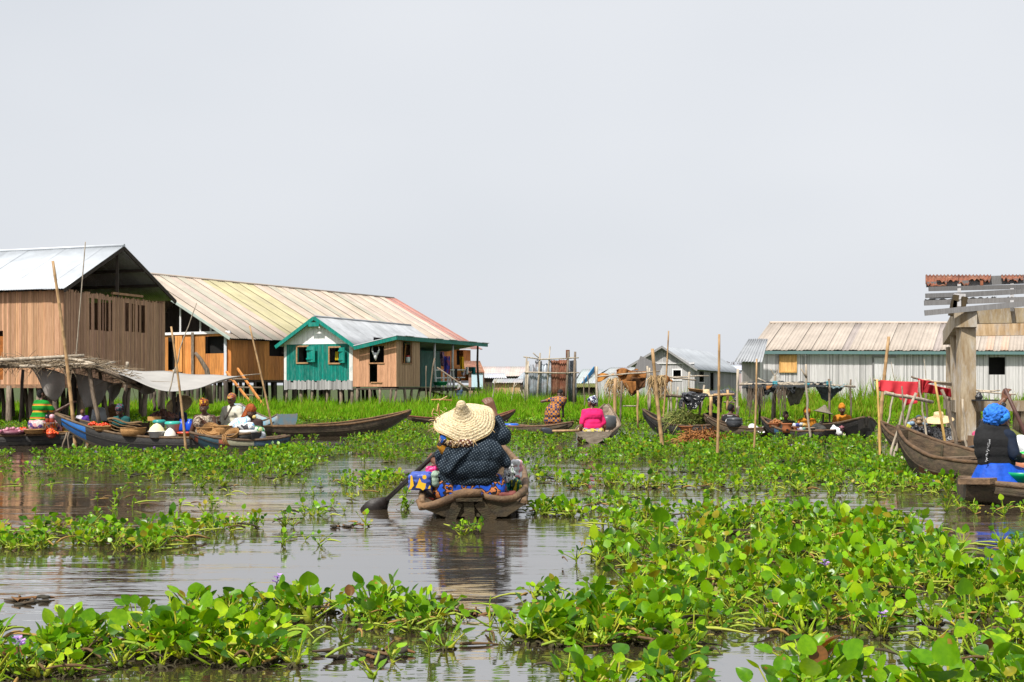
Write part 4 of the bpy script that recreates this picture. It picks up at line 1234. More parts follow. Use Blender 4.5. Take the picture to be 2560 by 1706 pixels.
def blob(name, shapes, m, parent, voxel=.014, fold=0.0, fscale=9.0, smooth=4, fstretch=(1, 1, 1), col=None):
    """One continuous skin grown over limbs ((a, b, ra, rb) in world space, or ready MB shapes), with cloth folds if wanted."""
    mb = MB()
    for s in shapes:
        if callable(s): s(mb)
        else: rc(mb, *s)
    o0 = org(parent)
    me = bpy.data.meshes.new('grow')
    me.from_pydata([(x - o0.x, y - o0.y, z - o0.z) for x, y, z in mb.v], [], mb.f)
    tmp = bpy.data.objects.new('grow', me)
    COL.objects.link(tmp)
    md = tmp.modifiers.new('r', 'REMESH'); md.mode = 'VOXEL'; md.voxel_size = voxel
    sm = tmp.modifiers.new('s', 'SMOOTH'); sm.iterations = smooth; sm.factor = .5
    dg = bpy.context.evaluated_depsgraph_get()
    out = bpy.data.meshes.new_from_object(tmp.evaluated_get(dg))
    bpy.data.objects.remove(tmp); bpy.data.meshes.remove(me)
    out.name = name
    out.materials.clear(); out.materials.append(m)
    nv = len(out.vertices)
    if fold and nv:
        co = np.empty(nv * 3, np.float32); out.vertices.foreach_get('co', co); co = co.reshape(-1, 3)
        no = np.empty(nv * 3, np.float32); out.vertices.foreach_get('normal', no); no = no.reshape(-1, 3)
        ph = random.uniform(0, 50)
        dsp = np.array([mnoise.noise((c[0] * fscale * fstretch[0] + ph, c[1] * fscale * fstretch[1], c[2] * fscale * fstretch[2]))
                        + .5 * mnoise.noise((c[0] * fscale * 2.3, c[1] * fscale * 2.3 + ph, c[2] * fscale * 1.6)) for c in co], np.float32)
        co += no * (dsp * fold)[:, None]
        out.vertices.foreach_set('co', co.ravel())
    out.polygons.foreach_set('use_smooth', [True] * len(out.polygons))
    at = out.attributes.new('tint', 'FLOAT_COLOR', 'FACE')
    c = col or (1, 1, 1)
    buf = np.tile(np.array([*c[:3], c[3] if len(c) == 4 else 0.0], np.float32), len(out.polygons))
    at.data.foreach_set('color', buf)
    out.update()
    return link(name, out, parent)

def hand(w, d, up, k=1.0, curl=0.5, side=1, thick=1.0):
    """Palm, four bent fingers of different lengths and a thumb from the side of the palm. w wrist, d pointing direction, up back of the hand."""
    w, d, up = Vector(w), Vector(d).normalized(), Vector(up)
    up = (up - d * up.dot(d)).normalized()
    s = d.cross(up).normalized() * side
    out = []
    for x in (-.026, 0, .026):
        out.append((w + s * x * k * .7, w + d * .075 * k + s * x * k, .017 * k, .016 * k))
    for x, L in ((-.034, .066), (-.012, .078), (.011, .074), (.032, .058)):
        a = w + d * .082 * k + s * x * k
        dirs, p = d, a
        for j, f in enumerate((.45, .32, .23)):
            ang = curl * (.6, 1.25, 1.0)[j]
            dirs = (dirs * math.cos(ang) - up * math.sin(ang)).normalized()
            # keep the bend in the plane of the finger
            upf = up
            q = p + dirs * L * f * k
            out.append((p, q, .0105 * k * thick, .0092 * k * thick))
            up2 = (upf * math.cos(ang) + d * math.sin(ang))
            p = q
    t0 = w + d * .022 * k - s * .03 * k
    t1 = t0 + (d * .55 - s * .75 - up * .35 * curl).normalized() * .035 * k
    t2 = t1 + (d * .85 - s * .1 - up * .8 * curl).normalized() * .03 * k
    out += [(t0, t1, .013 * k, .011 * k), (t1, t2, .011 * k, .009 * k)]
    return out

def person(label, seat, face=0.0, sc=1.0, lean=(0, .03), yaw=0.0, pitch=0.0, tilt=0.0, armR=None, armL=None, legs='sit', top=None, sleeve=1.0, skirt=None,
           hat=None, hatm=None, skin=None, vox=.014, shw=.17, torso=True, curl=.9, bulk=1.0, topfold=.008, hair=True, hands=True):
    skin = skin or M_SKIN
    seat = Vector(seat)
    h = thing('person', seat, label, 'person', None)
    RZ = Matrix.Rotation(face, 3, 'Z')
    def W(x, y, z): return seat + RZ @ Vector((x, y, z)) * sc
    lx, ly = lean
    zz = 0.0
    if legs == 'stand': zz = .0
    sh = {}
    hipz, wz, cz, sz, nz = .09, .27, .43, .515, .60
    C = lambda f, z: (lx * f, ly * f, z)
    body = []
    add = lambda a, b, ra, rb: body.append((W(*a), W(*b), ra * sc, rb * sc))
    bk = bulk
    add((-.09, 0, hipz), (.09, 0, hipz), .125 * bk, .125 * bk)
    add((-.05, ly * .45, wz), (.05 + lx * .45, ly * .45, wz), .115 * bk, .115 * bk)
    add((lx * .8 - .085, ly * .8, cz), (lx * .8 + .085, ly * .8, cz), .112 * bk, .112 * bk)
    S = {1: (lx + shw, ly, sz), -1: (lx - shw, ly, sz)}
    add(S[-1], S[1], .058, .058)
    add((lx, ly - .01, sz), (lx, ly + .015, nz + .05), .052, .046)
    add((lx - .11, ly - .01, sz + .01), (lx, ly - .01, sz + .07), .045, .04)
    add((lx + .11, ly - .01, sz + .01), (lx, ly - .01, sz + .07), .045, .04)
    # head, turned on the neck
    HC = Vector((lx, ly + .02, nz + .028))
    RH = Matrix.Rotation(yaw, 3, 'Z') @ Matrix.Rotation(pitch, 3, 'X') @ Matrix.Rotation(tilt, 3, 'Y')
    def Hd(x, y, z): return tuple(HC + RH @ Vector((x, y, z)))
    hd = [((0, -.02, .118), (0, .015, .10), .08, .073), ((0, .03, .06), (0, .045, .03), .056, .044), ((-.018, .06, .012), (.018, .06, .012), .026, .026),
          ((-.035, .075, .108), (.035, .075, .108), .02, .02), ((0, .09, .09), (0, .106, .058), .012, .017), ((-.017, .094, .055), (.017, .094, .055), .013, .013),
          ((-.02, .085, .03), (.02, .085, .03), .016, .016), ((-.05, .058, .06), (-.04, .05, .02), .024, .02), ((.05, .058, .06), (.04, .05, .02), .024, .02),
          ((-.078, .0, .085), (-.075, .006, .05), .017, .013), ((.078, .0, .085), (.075, .006, .05), .017, .013)]
    for a, b, ra, rb in hd: add(Hd(*a), Hd(*b), ra, rb)
    arms = {}
    for sg, spec in ((1, armR), (-1, armL)):
        e, q = spec if spec else ((S[sg][0] + sg * .05, ly + .03, .2), (sg * .16, .26, .14))
        e, q = Vector(e), Vector(q)
        add(S[sg], e, .052, .042); add(e, q, .041, .029)
        arms[sg] = (Vector(S[sg]), e, q)
        if hands:
            dd = (q - e).normalized()
            body.extend(hand(W(*q), RZ @ dd, RZ @ Vector((sg * .3, -.2, .8)), sc, curl, sg, 1.05))
    if legs == 'sit':
        for sg in (1, -1):
            add((sg * .09, .02, .06), (sg * .15, .38, .1), .088, .06); add((sg * .15, .38, .1), (sg * .13, .42, -.16), .056, .038); add((sg * .13, .41, -.18), (sg * .14, .55, -.19), .036, .026)
    elif legs == 'stand':
        for sg in (1, -1):
            add((sg * .09, 0, .06), (sg * .1, .02, -.38), .085, .058); add((sg * .1, .02, -.38), (sg * .1, -.02, -.78), .053, .035); add((sg * .1, -.03, -.8), (sg * .11, .12, -.815), .034, .025)
    blob('body', body, skin, h, vox * sc ** .5)
    # eyes
    for sg in (-1, 1):
        mb = MB(); mb.ball(W(*Hd(sg * .032, .084, .088)), .0085 * sc, 6); mb.build('eye', M_EYE, h)
    if top:
        t = []
        tadd = lambda a, b, ra, rb: t.append((W(*a), W(*b), ra * sc, rb * sc))
        g = .013
        tadd((-.08, ly * .2, hipz + (.1 if skirt else .02)), (.08, ly * .2, hipz + (.1 if skirt else .02)), .122 * bk + g, .122 * bk + g)
        tadd((-.05, ly * .45, wz), (.05 + lx * .45, ly * .45, wz), .12 * bk + g, .12 * bk + g)
        tadd((lx * .8 - .085, ly * .8, cz), (lx * .8 + .085, ly * .8, cz), .116 * bk + g, .116 * bk + g)
        if sleeve >= 0:
            tadd(S[-1], S[1], .06 + g, .06 + g)
            tadd((lx - .09, ly - .01, sz + .02), (lx + .09, ly - .01, sz + .02), .055 + g, .055 + g)
        for sg in (1, -1):
            s_, e, q = arms[sg]
            if sleeve > 0: tadd(s_, s_.lerp(e, min(1, sleeve)), .056 + g, .05 + g)
            if sleeve > 1: tadd(e, e.lerp(q, sleeve - 1), .045 + g, .036 + g)
        blob('shirt', t, top, h, vox * sc ** .5, topfold, smooth=9)
    if skirt:
        t = []
        tadd = lambda a, b, ra, rb: t.append((W(*a), W(*b), ra * sc, rb * sc))
        tadd((-.09, 0, hipz - .02), (.09, 0, hipz - .02), .158 * bk, .158 * bk)
        if legs == 'stand': tadd((-.07, 0, .2), (.07, 0, .2), .135 * bk, .135 * bk)
        if legs == 'stand':
            tadd((-.1, .02, -.1), (.1, .02, -.1), .17, .17); tadd((-.13, .02, -.36), (.13, .0, -.36), .17, .17)
        else:
            for sg in (1, -1): tadd((sg * .1, .02, .06), (sg * .16, .38, .09), .13, .1); tadd((sg * .16, .38, .08), (sg * .15, .42, -.1), .09, .08)
            tadd((-.1, .2, .02), (.1, .2, .02), .12, .12)
        blob('wrap_skirt', t, skirt, h, vox * sc ** .5, .012, 7)
    # hair and headwear
    Hw = lambda x, y, z: W(*Hd(x, y, z))
    k = sc
    if hair and hat != 'bald':
        blob('hair', [(Hw(0, -.03, .125), Hw(0, .002, .13), .083 * k, .077 * k), (Hw(0, -.045, .08), Hw(0, -.045, .06), .072 * k, .06 * k)], M_HAIR, h, vox, .004, 40)
    if hat == 'wrap':
        blob('headwrap', [(Hw(0, -.04, .15), Hw(0, .018, .15), .091 * k, .083 * k), (Hw(-.02, -.07, .17), Hw(.03, -.04, .2), .062 * k, .055 * k), (Hw(0, -.06, .1), Hw(0, -.05, .085), .075 * k, .06 * k)], hatm, h, vox, .012, 16)
    elif hat == 'turban':
        blob('headwrap', [(Hw(0, -.04, .15), Hw(0, .018, .15), .092 * k, .084 * k), (Hw(0, -.08, .13), Hw(0, -.15, .05), .05 * k, .03 * k), (Hw(0, -.03, .2), Hw(0, .02, .19), .07 * k, .065 * k)], hatm, h, vox, .01, 18)
    elif hat == 'cap':
        blob('cap', [(Hw(0, -.02, .14), Hw(0, .02, .135), .096 * k, .09 * k), (Hw(-.05, .1, .12), Hw(.05, .1, .12), .016 * k, .016 * k), (Hw(-.035, .135, .113), Hw(.035, .135, .113), .012 * k, .012 * k)], hatm, h, vox * .8)
    elif hat == 'straw':
        ax = Matrix.Rotation(face, 3, 'Z') @ RH
        straw_hat(Hw(0, -.01, .15), ax, .30 * k, .12 * k, h, domed=True)
    return h, W, Hw, arms

def seat_at(px, py, y, sc=1.0):
    """Where a person must sit for the head to be where the photograph shows it."""
    return P(px, py, y) - Vector((0, 0, .712 * sc))

def straw_hat(c, rot, r, ht, parent=None, label=None, domed=False, m=None, droop=.05, n=40):
    """A wide woven hat: ridged rings of braid round a crown."""
    prof = []
    if domed:
        pr = [(.001, ht), (.35 * .9 * r * .9, ht * .92), (.31 * r, ht * .55), (.33 * r, ht * .15), (.4 * r, .0)] + [(r * (.4 + .6 * i / 8), -droop * (i / 8) ** 1.5 + .004 * (i % 2)) for i in range(1, 9)]
    else:
        pr = [(.001, ht), (.06 * r, ht * .97)]
        for i in range(1, 22):
            t = i / 21
            rr = .06 * r + .94 * r * t
            z = ht * (1 - t) ** 1.55 - droop * t ** 2
            pr.append((rr, z + (.004 if i % 2 else -.001)))
    mb = MB(); mb.lathe(pr, c, n, (1, 1, 1), rot, True, 0, .03)
    m = m or M_HATSTRAW
    if parent: return mb.build('straw_hat', m, parent, solid=.006)
    return tag(mb.alone('straw_hat', m, label, 'hat', solid=.006))

def hat_material():
    m = bpy.data.materials.new('woven_straw')
    nt, b = nodes(m)
    N, L = nt.nodes.new, nt.links.new
    tc = N('ShaderNodeTexCoord')
    no = N('ShaderNodeTexNoise'); no.inputs['Scale'].default_value = 55; no.inputs['Detail'].default_value = 4
    L(tc.outputs['Object'], no.inputs['Vector'])
    vo = N('ShaderNodeTexVoronoi'); vo.inputs['Scale'].default_value = 70; L(tc.outputs['Object'], vo.inputs['Vector'])
    rp = N('ShaderNodeValToRGB')
    rp.color_ramp.elements[0].position = .28; rp.color_ramp.elements[0].color = (.25, .16, .075, 1)
    rp.color_ramp.elements[1].position = .52; rp.color_ramp.elements[1].color = (.7, .53, .3, 1)
    L(no.outputs['Fac'], rp.inputs['Fac'])
    L(rp.outputs['Color'], b.inputs['Base Color'])
    b.inputs['Roughness'].default_value = .75
    bp = N('ShaderNodeBump'); bp.inputs['Strength'].default_value = .8; bp.inputs['Distance'].default_value = .008
    L(vo.outputs['Distance'], bp.inputs['Height']); L(bp.outputs['Normal'], b.inputs['Normal'])
    return m
M_HATSTRAW = hat_material()

# ------------------------------------------------------------------ poles
def pole(top, bot, label, r=.04, m=None, nodes_=True, bend=.04, y=None, fork=None, group='poles standing in the lagoon', name='bamboo_pole'):
    b = G(*bot) if y is None else P(*bot, y)
    t = P(top[0], top[1], b.y)
    b2 = b + (b - t).normalized() * .5
    r *= .52
    L = (t - b2).length
    n = max(5, int(L / .28)) if nodes_ else 8
    pts, rad = [], []
    bx, by = random.uniform(-bend, bend), random.uniform(-bend, bend)
    mb = MB()
    for i in range(n + 1):
        q = i / n
        p = b2.lerp(t, q) + Vector((bx, by, 0)) * math.sin(math.pi * q)
        rr = r * (1.08 - .3 * q)
        if nodes_ and 0 < i < n:
            pts += [p - (t - b2).normalized() * .018, p, p + (t - b2).normalized() * .018]; rad += [rr, rr * 1.13, rr]
        else:
            pts.append(p + (Vector((random.uniform(-.02, .02), random.uniform(-.02, .02), 0)) if not nodes_ else Vector())); rad.append(rr * (1 if nodes_ else random.uniform(.85, 1.1)))
    mb.tube(pts, rad, 8, g3(random.uniform(.85, 1.15)))
    if fork:
        p0 = b2.lerp(t, fork[0]); mb.tube([p0, P(fork[1], fork[2], b.y)], [r * .8, r * .5], 6)
    o = mb.alone(name, m or M_BAMBOO, label, 'pole', group)
    return o
def blob_thing(name, label, cat, shapes, m, col=None, fold=.015, vox=.016, group=None, fs=9, part='wrapping'):
    zs = min(min((Vector(s[0]) - Vector((0, 0, s[2]))).z, (Vector(s[1]) - Vector((0, 0, s[3]))).z) for s in shapes)
    c = sum((Vector(s[0]) for s in shapes), Vector()) / len(shapes)
    o0 = thing(name, Vector((c.x, c.y, zs)), label, cat, group)
    o = blob(name, shapes, m, o0, vox, fold, fs, 3, col=col)
    # a thing that is a single mesh needs no Empty above it
    o.parent = None; o.location = o0.location
    nm = o0.name
    bpy.data.objects.remove(o0)
    o.name = nm
    ORG[o.name] = Vector(o.location)
    return tag(o, label, cat, group)
# ------------------------------------------------------------------ the woman in the big straw hat and her canoe
def hero():
    y = 12.5
    h, pt, w, rz, kz = canoe('broad worn canoe with a chipped stern carrying the woman in the big straw hat', (P(1182, 1240, 12.05).x, 12.05), (P(1200, 1100, 17.4).x, 17.4),
                             beam=1.15, rim=.27, rb=.72, rs=.15, sw=.9, vee=.85, bw=.1, rimr=.036, thwarts=(.72,), draft=.1, th=.05, keel_s=0, keel_up=.7, ribs=5, cap=.1, rimcol=(1.05, .95, .82))
    # stern board with its crooked cap and the three knees under it
    q = lambda px, py, yy=11.98: P(px, py, yy)
    mb = MB(); mb.tube([q(1046, 1252, 12.1), q(1052, 1268, 12.02), q(1085, 1263), q(1135, 1244), q(1150, 1238)], [.028, .036, .04, .042, .04], 8, (.95, .82, .68)); mb.build('stern_cap', M_RIM, h)
    mb = MB(); mb.tube([q(1133, 1239, 11.95), q(1165, 1233, 11.95), q(1204, 1233, 11.95)], [.042, .046, .036], 8, (1.05, .9, .75)); mb.build('stern_cap', M_RIM, h)
    mb = MB(); mb.tube([q(1204, 1241, 12.0), q(1255, 1249, 12.0), q(1284, 1247, 12.02), q(1312, 1226, 12.3)], [.03, .032, .036, .04], 8, (.85, .75, .62)); mb.build('stern_cap', M_RIM, h)
    mb = MB(); mb.add([tuple(p) for dy in (0, .05) for p in (q(1050, 1270, 11.98 + dy), q(1110, 1292, 11.98 + dy), q(1265, 1292, 11.98 + dy), q(1312, 1262, 12.02 + dy), q(1284, 1249, 12 + dy), q(1205, 1240, 11.98 + dy), q(1150, 1240, 11.98 + dy), q(1085, 1262, 11.98 + dy))],
                      [tuple(range(8)), tuple(range(15, 7, -1))] + [(i, i + 8, (i + 1) % 8 + 8, (i + 1) % 8) for i in range(8)], (.5, .47, .32)); mb.build('stern_plank', M_HULL, h)
    for x0, x1, k in ((1145, 1124, .8), (1172, 1175, .9), (1196, 1232, .95)):
        mb = MB(); mb.beam(q(x0, 1256, 11.985), q(x1, 1303, 11.975), .1, .05, (.56 * k, .52 * k, .34 * k), up=(0, 1, 0)); mb.build('stern_knee', M_HULL, h)
    mb = MB(); mb.beam(q(1140, 1249, 11.95), q(1206, 1249, 11.95), .06, .035, (.6, .55, .4)); mb.build('stern_ledge', M_HULL, h)
    mb = MB(); mb.grid(lambda u, v: pt(.06 + .84 * v, (u - .5) * 1.7 * w(.06 + .84 * v) * .82, .02), 4, 8, g3(.8)); mb.build('floor_board', M_HULL, h, solid=.02)

    # -------- the paddler
    seat = P(1180, 1226, y)
    p = thing('person', seat, 'woman seen from behind in a huge straw hat and dotted navy blouse, paddling', 'person')
    q = lambda px, py, dy=0.0: P(px, py, y + dy)
    k = y / F_PX
    body = [(q(1150, 1218, .05), q(1215, 1218, .05), .12, .12), (q(1165, 1150, .05), q(1205, 1150, .05), .13, .13), (q(1140, 1098, .12), q(1212, 1090, .12), .075, .075),
            (q(1172, 1085, .14), q(1170, 1060, .2), .06, .055), (q(1170, 1048, .2), q(1169, 1040, .26), .095, .085), (q(1169, 1060, .3), q(1169, 1063, .33), .05, .04),
            (q(1212, 1092, .12), q(1262, 1088, .25), .06, .048), (q(1262, 1088, .25), q(1234, 1033, .33), .048, .034),
            (q(1140, 1100, .12), q(1100, 1160, .2), .06, .05), (q(1100, 1160, .2), q(1082, 1150, .4), .046, .034),
            (q(1160, 1215, .1), q(1120, 1210, .6), .1, .07), (q(1205, 1215, .1), q(1240, 1210, .6), .1, .07), (q(1120, 1210, .6), q(1122, 1235, .75), .06, .04), (q(1240, 1210, .6), q(1238, 1235, .75), .06, .04)]
    # raised fist closed round the paddle grip
    wr = q(1233, 1030, .33)
    ax = (q(1085, 1145, .38) - q(1226, 1013, .38)).normalized()
    body += hand(wr, q(1222, 1004, .33) - wr, Vector((.25, -1, .1)), 1.3, 1.0, 1, 1.1)
    body += hand(q(1082, 1150, .4), Vector((-.3, .5, .2)), Vector((-.5, -.7, .3)), 1.05, 1.1, -1, 1.1)
    blob('body', body, M_SKIN2, p, .0085)
    M_DOT = cloth_mat('navy_dotted_cotton', [(.17, .21, .24), (.0095, .017, .027)], 40, 'dots', bump=.35, dot=.15)
    sh = [(q(1116, 1200), q(1216, 1196), .10, .10), (q(1128, 1170, -.02), q(1218, 1165, -.02), .14, .13), (q(1140, 1140), q(1225, 1135), .15, .15), (q(1138, 1105, .08), q(1215, 1098, .08), .11, .11),
          (q(1212, 1098, .1), q(1258, 1090, .22), .105, .1), (q(1256, 1090, .22), q(1245, 1050, .3), .085, .058), (q(1225, 1135, 0), q(1266, 1160, .02), .1, .04), (q(1240, 1115, .05), q(1272, 1157, .05), .05, .025),
          (q(1138, 1110, .08), q(1104, 1138, .12), .095, .085), (q(1104, 1138, .12), q(1100, 1160, .2), .085, .065), (q(1106, 1165, .1), q(1130, 1165, 0), .065, .08),
          (q(1105, 1213, .0), q(1238, 1206, .0), .06, .06)]
    blob('dotted_blouse', sh, M_DOT, p, .011, .03, 4.6, 5, (1.3, 1, .5))
    # loose sash fold across the back
    mb = MB()
    f0, f1 = [q(1185, 1118, -.12), q(1150, 1150, -.19), q(1122, 1188, -.17)], [q(1160, 1118, -.1), q(1118, 1142, -.15), q(1108, 1165, -.12)]
    mb.grid(lambda u, v: (f0[0].lerp(f0[1], v * 2) if v < .5 else f0[1].lerp(f0[2], v * 2 - 1)).lerp(f1[0].lerp(f1[1], v * 2) if v < .5 else f1[1].lerp(f1[2], v * 2 - 1), u) + Vector((0, -.015 * math.sin(u * 6), 0)), 6, 10)
    mb.build('sash', M_DOT, p, solid=.012)
    M_WAXL = cloth_mat('wax_print_blue_orange', [(.012, .07, .42), (.012, .07, .42), (.012, .07, .42), (.02, .012, .012), (.4, .14, .05), (.02, .012, .012), (.012, .07, .42), (.012, .07, .42)], 9, 'noise')
    blob('wrap_skirt', [(q(1118, 1222, .04), q(1232, 1220, .06), .15, .15), (q(1105, 1232, .0), q(1238, 1230, .0), .1, .1), (q(1115, 1225, .1), q(1100, 1215, .6), .14, .11), (q(1215, 1222, .1), q(1245, 1212, .6), .14, .11), (q(1225, 1220, .0), q(1248, 1218, .1), .07, .06)], M_WAXL, p, .013, .02, 6)
    M_WAXY = cloth_mat('wax_print_yellow_blue', [(.5, .22, .02), (.02, .09, .38), (.35, .42, .02), (.45, .2, .02), (.03, .02, .02)], 16, 'voronoi')
    blob('inner_dress', [(q(1118, 1095, -.03), q(1140, 1108, -.06), .09, .07), (q(1106, 1115, -.02), q(1112, 1128, -.02), .06, .05)], M_WAXY, p, .011, .008)
    blob('scarf', [(q(1130, 1106, -.1), q(1172, 1108, -.1), .05, .05)], cloth_mat('brown_dotted_scarf', [(.6, .5, .42), (.09, .03, .018)], 30, 'dots', dot=.28), p, .011, .008)
    # -------- the hat: spiral braids sewn ring on ring
    axis = (Vector((-.07, -.60, .80))).normalized()
    rot = Vector((0, 0, 1)).rotation_difference(axis).to_matrix()
    c = q(1158, 1055, .06)
    mb = MB()
    pr = [(.001, .262), (.016, .26), (.03, .247)]
    key = [(.03, .247), (.05, .2), (.064, .155), (.085, .118), (.12, .09), (.18, .06), (.24, .035), (.30, -.02)]
    nr = 46
    for i in range(nr + 1):
        rr = .035 + .262 * i / nr
        for (r0, z0), (r1, z1) in zip(key, key[1:]):
            if r0 <= rr <= r1 + 1e-6: z = z0 + (z1 - z0) * (rr - r0) / (r1 - r0)
        z += .006 * math.sin(rr * 42)
        pr.append((rr, z + (.003, .004, .002, -.004)[i % 4]))
    vs, n = [], 96
    for rr, z in pr:
        for kk in range(n):
            a = 2 * math.pi * kk / n
            t = rr / .297
            w_ = 1 + t * t * (.06 * math.sin(a + .6) + .03 * math.sin(2 * a + 1))
            zz = z + t * t * (.042 * math.sin(2 * a + .4) + .016 * math.sin(5 * a)) + .0035 * mnoise.noise((rr * 60, math.cos(a) * 14 * t, math.sin(a) * 14 * t))
            vs.append(tuple(rot @ Vector((rr * w_ * math.cos(a), rr * w_ * math.sin(a), zz)) + c))
    fs = []
    for i in range(len(pr) - 1):
        for kk in range(n): fs.append((i * n + kk, i * n + (kk + 1) % n, (i + 1) * n + (kk + 1) % n, (i + 1) * n + kk))
    mb.add(vs, [], smooth=True)
    for i, f in enumerate(fs):
        kk = i % n; ring = i // n
        # plaits: stitches alternate in tone; groove rings carry painted crease shade
        v = 1.14 if (kk + ring) % 2 else .92
        if ring % 4 == 1: v *= .78
        if mnoise.noise((ring * 1.9, kk * .45, 3)) > .25 and ring > 4: v *= .62
        mb.f.append(list(f)); mb.c.append((v, v * .99, v * .95)); mb.s.append(True); mb.m.append(0)
    M_BRAID = mat('sun_bleached_straw_braid', (.64, .54, .38), .8, .3, 45, (1, 1, 1), .7, 80, col2=(.52, .4, .23))
    hatb = mb.build('straw_hat', M_BRAID, p, solid=.008)
    loc = lambda r_, a, z=0.0: rot @ Vector((r_ * math.cos(a), r_ * math.sin(a), z)) + c
    mb = MB()
    mb.tube([loc(.299 * (1 + (.06 * math.sin(a + .6) + .03 * math.sin(2 * a + 1))), a, -.025 + .042 * math.sin(2 * a + .4) + .016 * math.sin(5 * a)) for a in [i * 2 * math.pi / 72 for i in range(73)]], .0085, 6, (.9, .8, .6)); mb.build('brim_binding', M_BRAID, hatb)
    mb = MB()
    for i in range(60):
        a = random.gauss(4.6, .45) if i < 34 else random.uniform(2.2, 3.4)
        b0 = loc(.296, a, -.02)
        dr = (b0 - c).normalized()
        e = b0 + dr * random.uniform(.01, .05) + Vector((random.uniform(-.04, .04), random.uniform(-.02, .01), random.uniform(-.045, .02)))
        mb.tube([b0, b0.lerp(e, .6) + Vector((random.uniform(-.015, .015), 0, random.uniform(-.01, .015))), e], [.003, .0026, .0015], 4, g3(random.uniform(.7, 1.2)), caps=False)
    for i in range(70):
        a = random.uniform(0, 6.28); rr = random.uniform(.01, .06)
        b0 = loc(rr, a, .265 - rr * 1.6)
        e = b0 + Vector((random.uniform(-.02, .02), random.uniform(-.02, .005), random.uniform(-.01, .022)))
        mb.tube([b0, e], [.004, .002], 4, g3(random.uniform(.7, 1.2)), caps=False)
    mb.build('loose_straw', M_STRAW, hatb)
    mb = MB()
    tie = [loc(.28, 2.62, .0), q(1096, 1010, .05), q(1092, 1030, .03), q(1084, 1022, .02), q(1080, 1035, .02), q(1086, 1046, .02), loc(.285, 3.0, .0)]
    mb.tube(tie, .007, 5, (.9, .8, .6)); mb.tube([q(1078, 1000, .05), q(1100, 999, .07), q(1130, 1001, .1)], .0075, 5, (.8, .65, .45)); mb.tube([q(1098, 1002, .05), q(1110, 995, .06), q(1118, 991, .06)], .006, 5)
    mb.build('hat_cord', M_STRAW, hatb)
    # -------- paddle
    a, b = P(1228, 1006, y + .38), P(966, 1250, y + .38)
    pd = thing('paddle', P(940, 1278, y + .38), 'dark wooden paddle dipped in the water left of the hatted woman', 'paddle')
    mb = MB(); mb.tube([a, a.lerp(b, .5), b], [.021, .023, .025], 8); mb.build('shaft', mat('dark_paddle_wood', (.016, .011, .009), .5, .3, 8, (1, 1, 1), .2), pd)
    mb = MB()
    d = (b - a).normalized(); s = Vector((0, 1, 0)); cr = d.cross(s)
    sec = [(0, .03), (.05, .07), (.1, .115), (.18, .135), (.26, .12), (.34, .07)]
    vs = []
    cc = b - d * .02
    for t, ww in sec:
        for sx in (-1, 1): vs.append(tuple(cc + (Vector((-.78, 0, -.62))) * t * 1.0 + Vector((-.62, 0, .5)) * 0 + (Vector((.62, .15, -.55))) * ww * sx))
    mb.add(vs, [(2 * i, 2 * i + 1, 2 * i + 3, 2 * i + 2) for i in range(len(sec) - 1)], smooth=True); mb.build('blade', MATS['dark_paddle_wood'], pd, solid=.025)

    # -------- goods in the boat
    def pack(name, label, cat, px0, py0, px1, py1, yy, dep, m, fold=.012, rot=0, vox=.009, rr=.035, col=None):
        if 'bag' in name or 'container' in name: fold *= 1.9
        c0, c1 = P(px0, py0, yy), P(px1, py1, yy)
        t = thing(name, Vector(((c0.x + c1.x) / 2, yy, c1.z)), label, cat)
        r_ = min(rr, abs(c1.x - c0.x) / 2.2, abs(c0.z - c1.z) / 2.2)
        sh_ = []
        for zz in (c0.z - r_, (c0.z + c1.z) / 2, c1.z + r_):
            for dd in (0, dep):
                sh_.append((Vector((c0.x + r_, yy + dd, zz)), Vector((c1.x - r_, yy + dd + .02, zz)), r_, r_))
        sh_.append(lambda mb_: mb_.box(((c0.x + c1.x) / 2, yy + dep / 2, (c0.z + c1.z) / 2), (abs(c1.x - c0.x) - 2 * r_, dep + r_, abs(c0.z - c1.z) - r_)))
        blob('wrapping', sh_, m, t, vox, fold, 15, 2, col=col)
        return t
    M_PARCEL = mat('blue_parcel_film', (.055, .1, .42), .35, .15, 8, (1, 1, 1), .3, 20, spec=.5)
    pk = pack('parcel', 'shiny blue parcel with yellow star and dot print at the boat side', 'parcel', 1020, 1184, 1077, 1227, 12.35, .3, M_PARCEL, .006)
    mb = MB(); zf = 12.285
    fq = lambda x, yy: P(1000 + x / 6.536, 1150 + yy / 6.536, zf)
    star = [(320, 295), (355, 370), (425, 390), (410, 470), (375, 500), (330, 465), (255, 455), (285, 400)]
    mb.add([tuple(fq(*s_)) for s_ in star], [list(range(len(star)))[::-1]], (.75, .42, .01, 1))
    mb.add([tuple(fq(400 + 34 * math.cos(i * .524), 282 + 36 * math.sin(i * .524))) for i in range(12)], [list(range(12))[::-1]], (.75, .42, .01, 1))
    mb.add([tuple(fq(*s_)) for s_ in ((175, 250), (200, 265), (215, 350), (225, 420), (180, 480), (138, 485), (165, 420))], [list(range(7))[::-1]], (.75, .42, .01, 1))
    mb.add([tuple(fq(*s_)) for s_ in ((480, 420), (500, 430), (495, 470), (455, 475))], [list(range(4))[::-1]], (.75, .42, .01, 1))
    mb.build('printed_motif', M_PLASTIC, pk, solid=.012)
    pack('bag', 'green and white netted bag between the blue parcel and the blouse', 'bag', 1076, 1180, 1098, 1219, 12.4, .2, cloth_mat('green_white_net', [(.5, .6, .52), (.02, .16, .04), (.55, .6, .55), (.02, .09, .03)], 60, 'bands', bump=.4), .006)
    pack('bag', 'bright pink plastic bag bulging behind the blue parcel', 'bag', 1062, 1166, 1094, 1186, 12.75, .2, M_BAG, .012, col=(.7, .03, .2, 1))
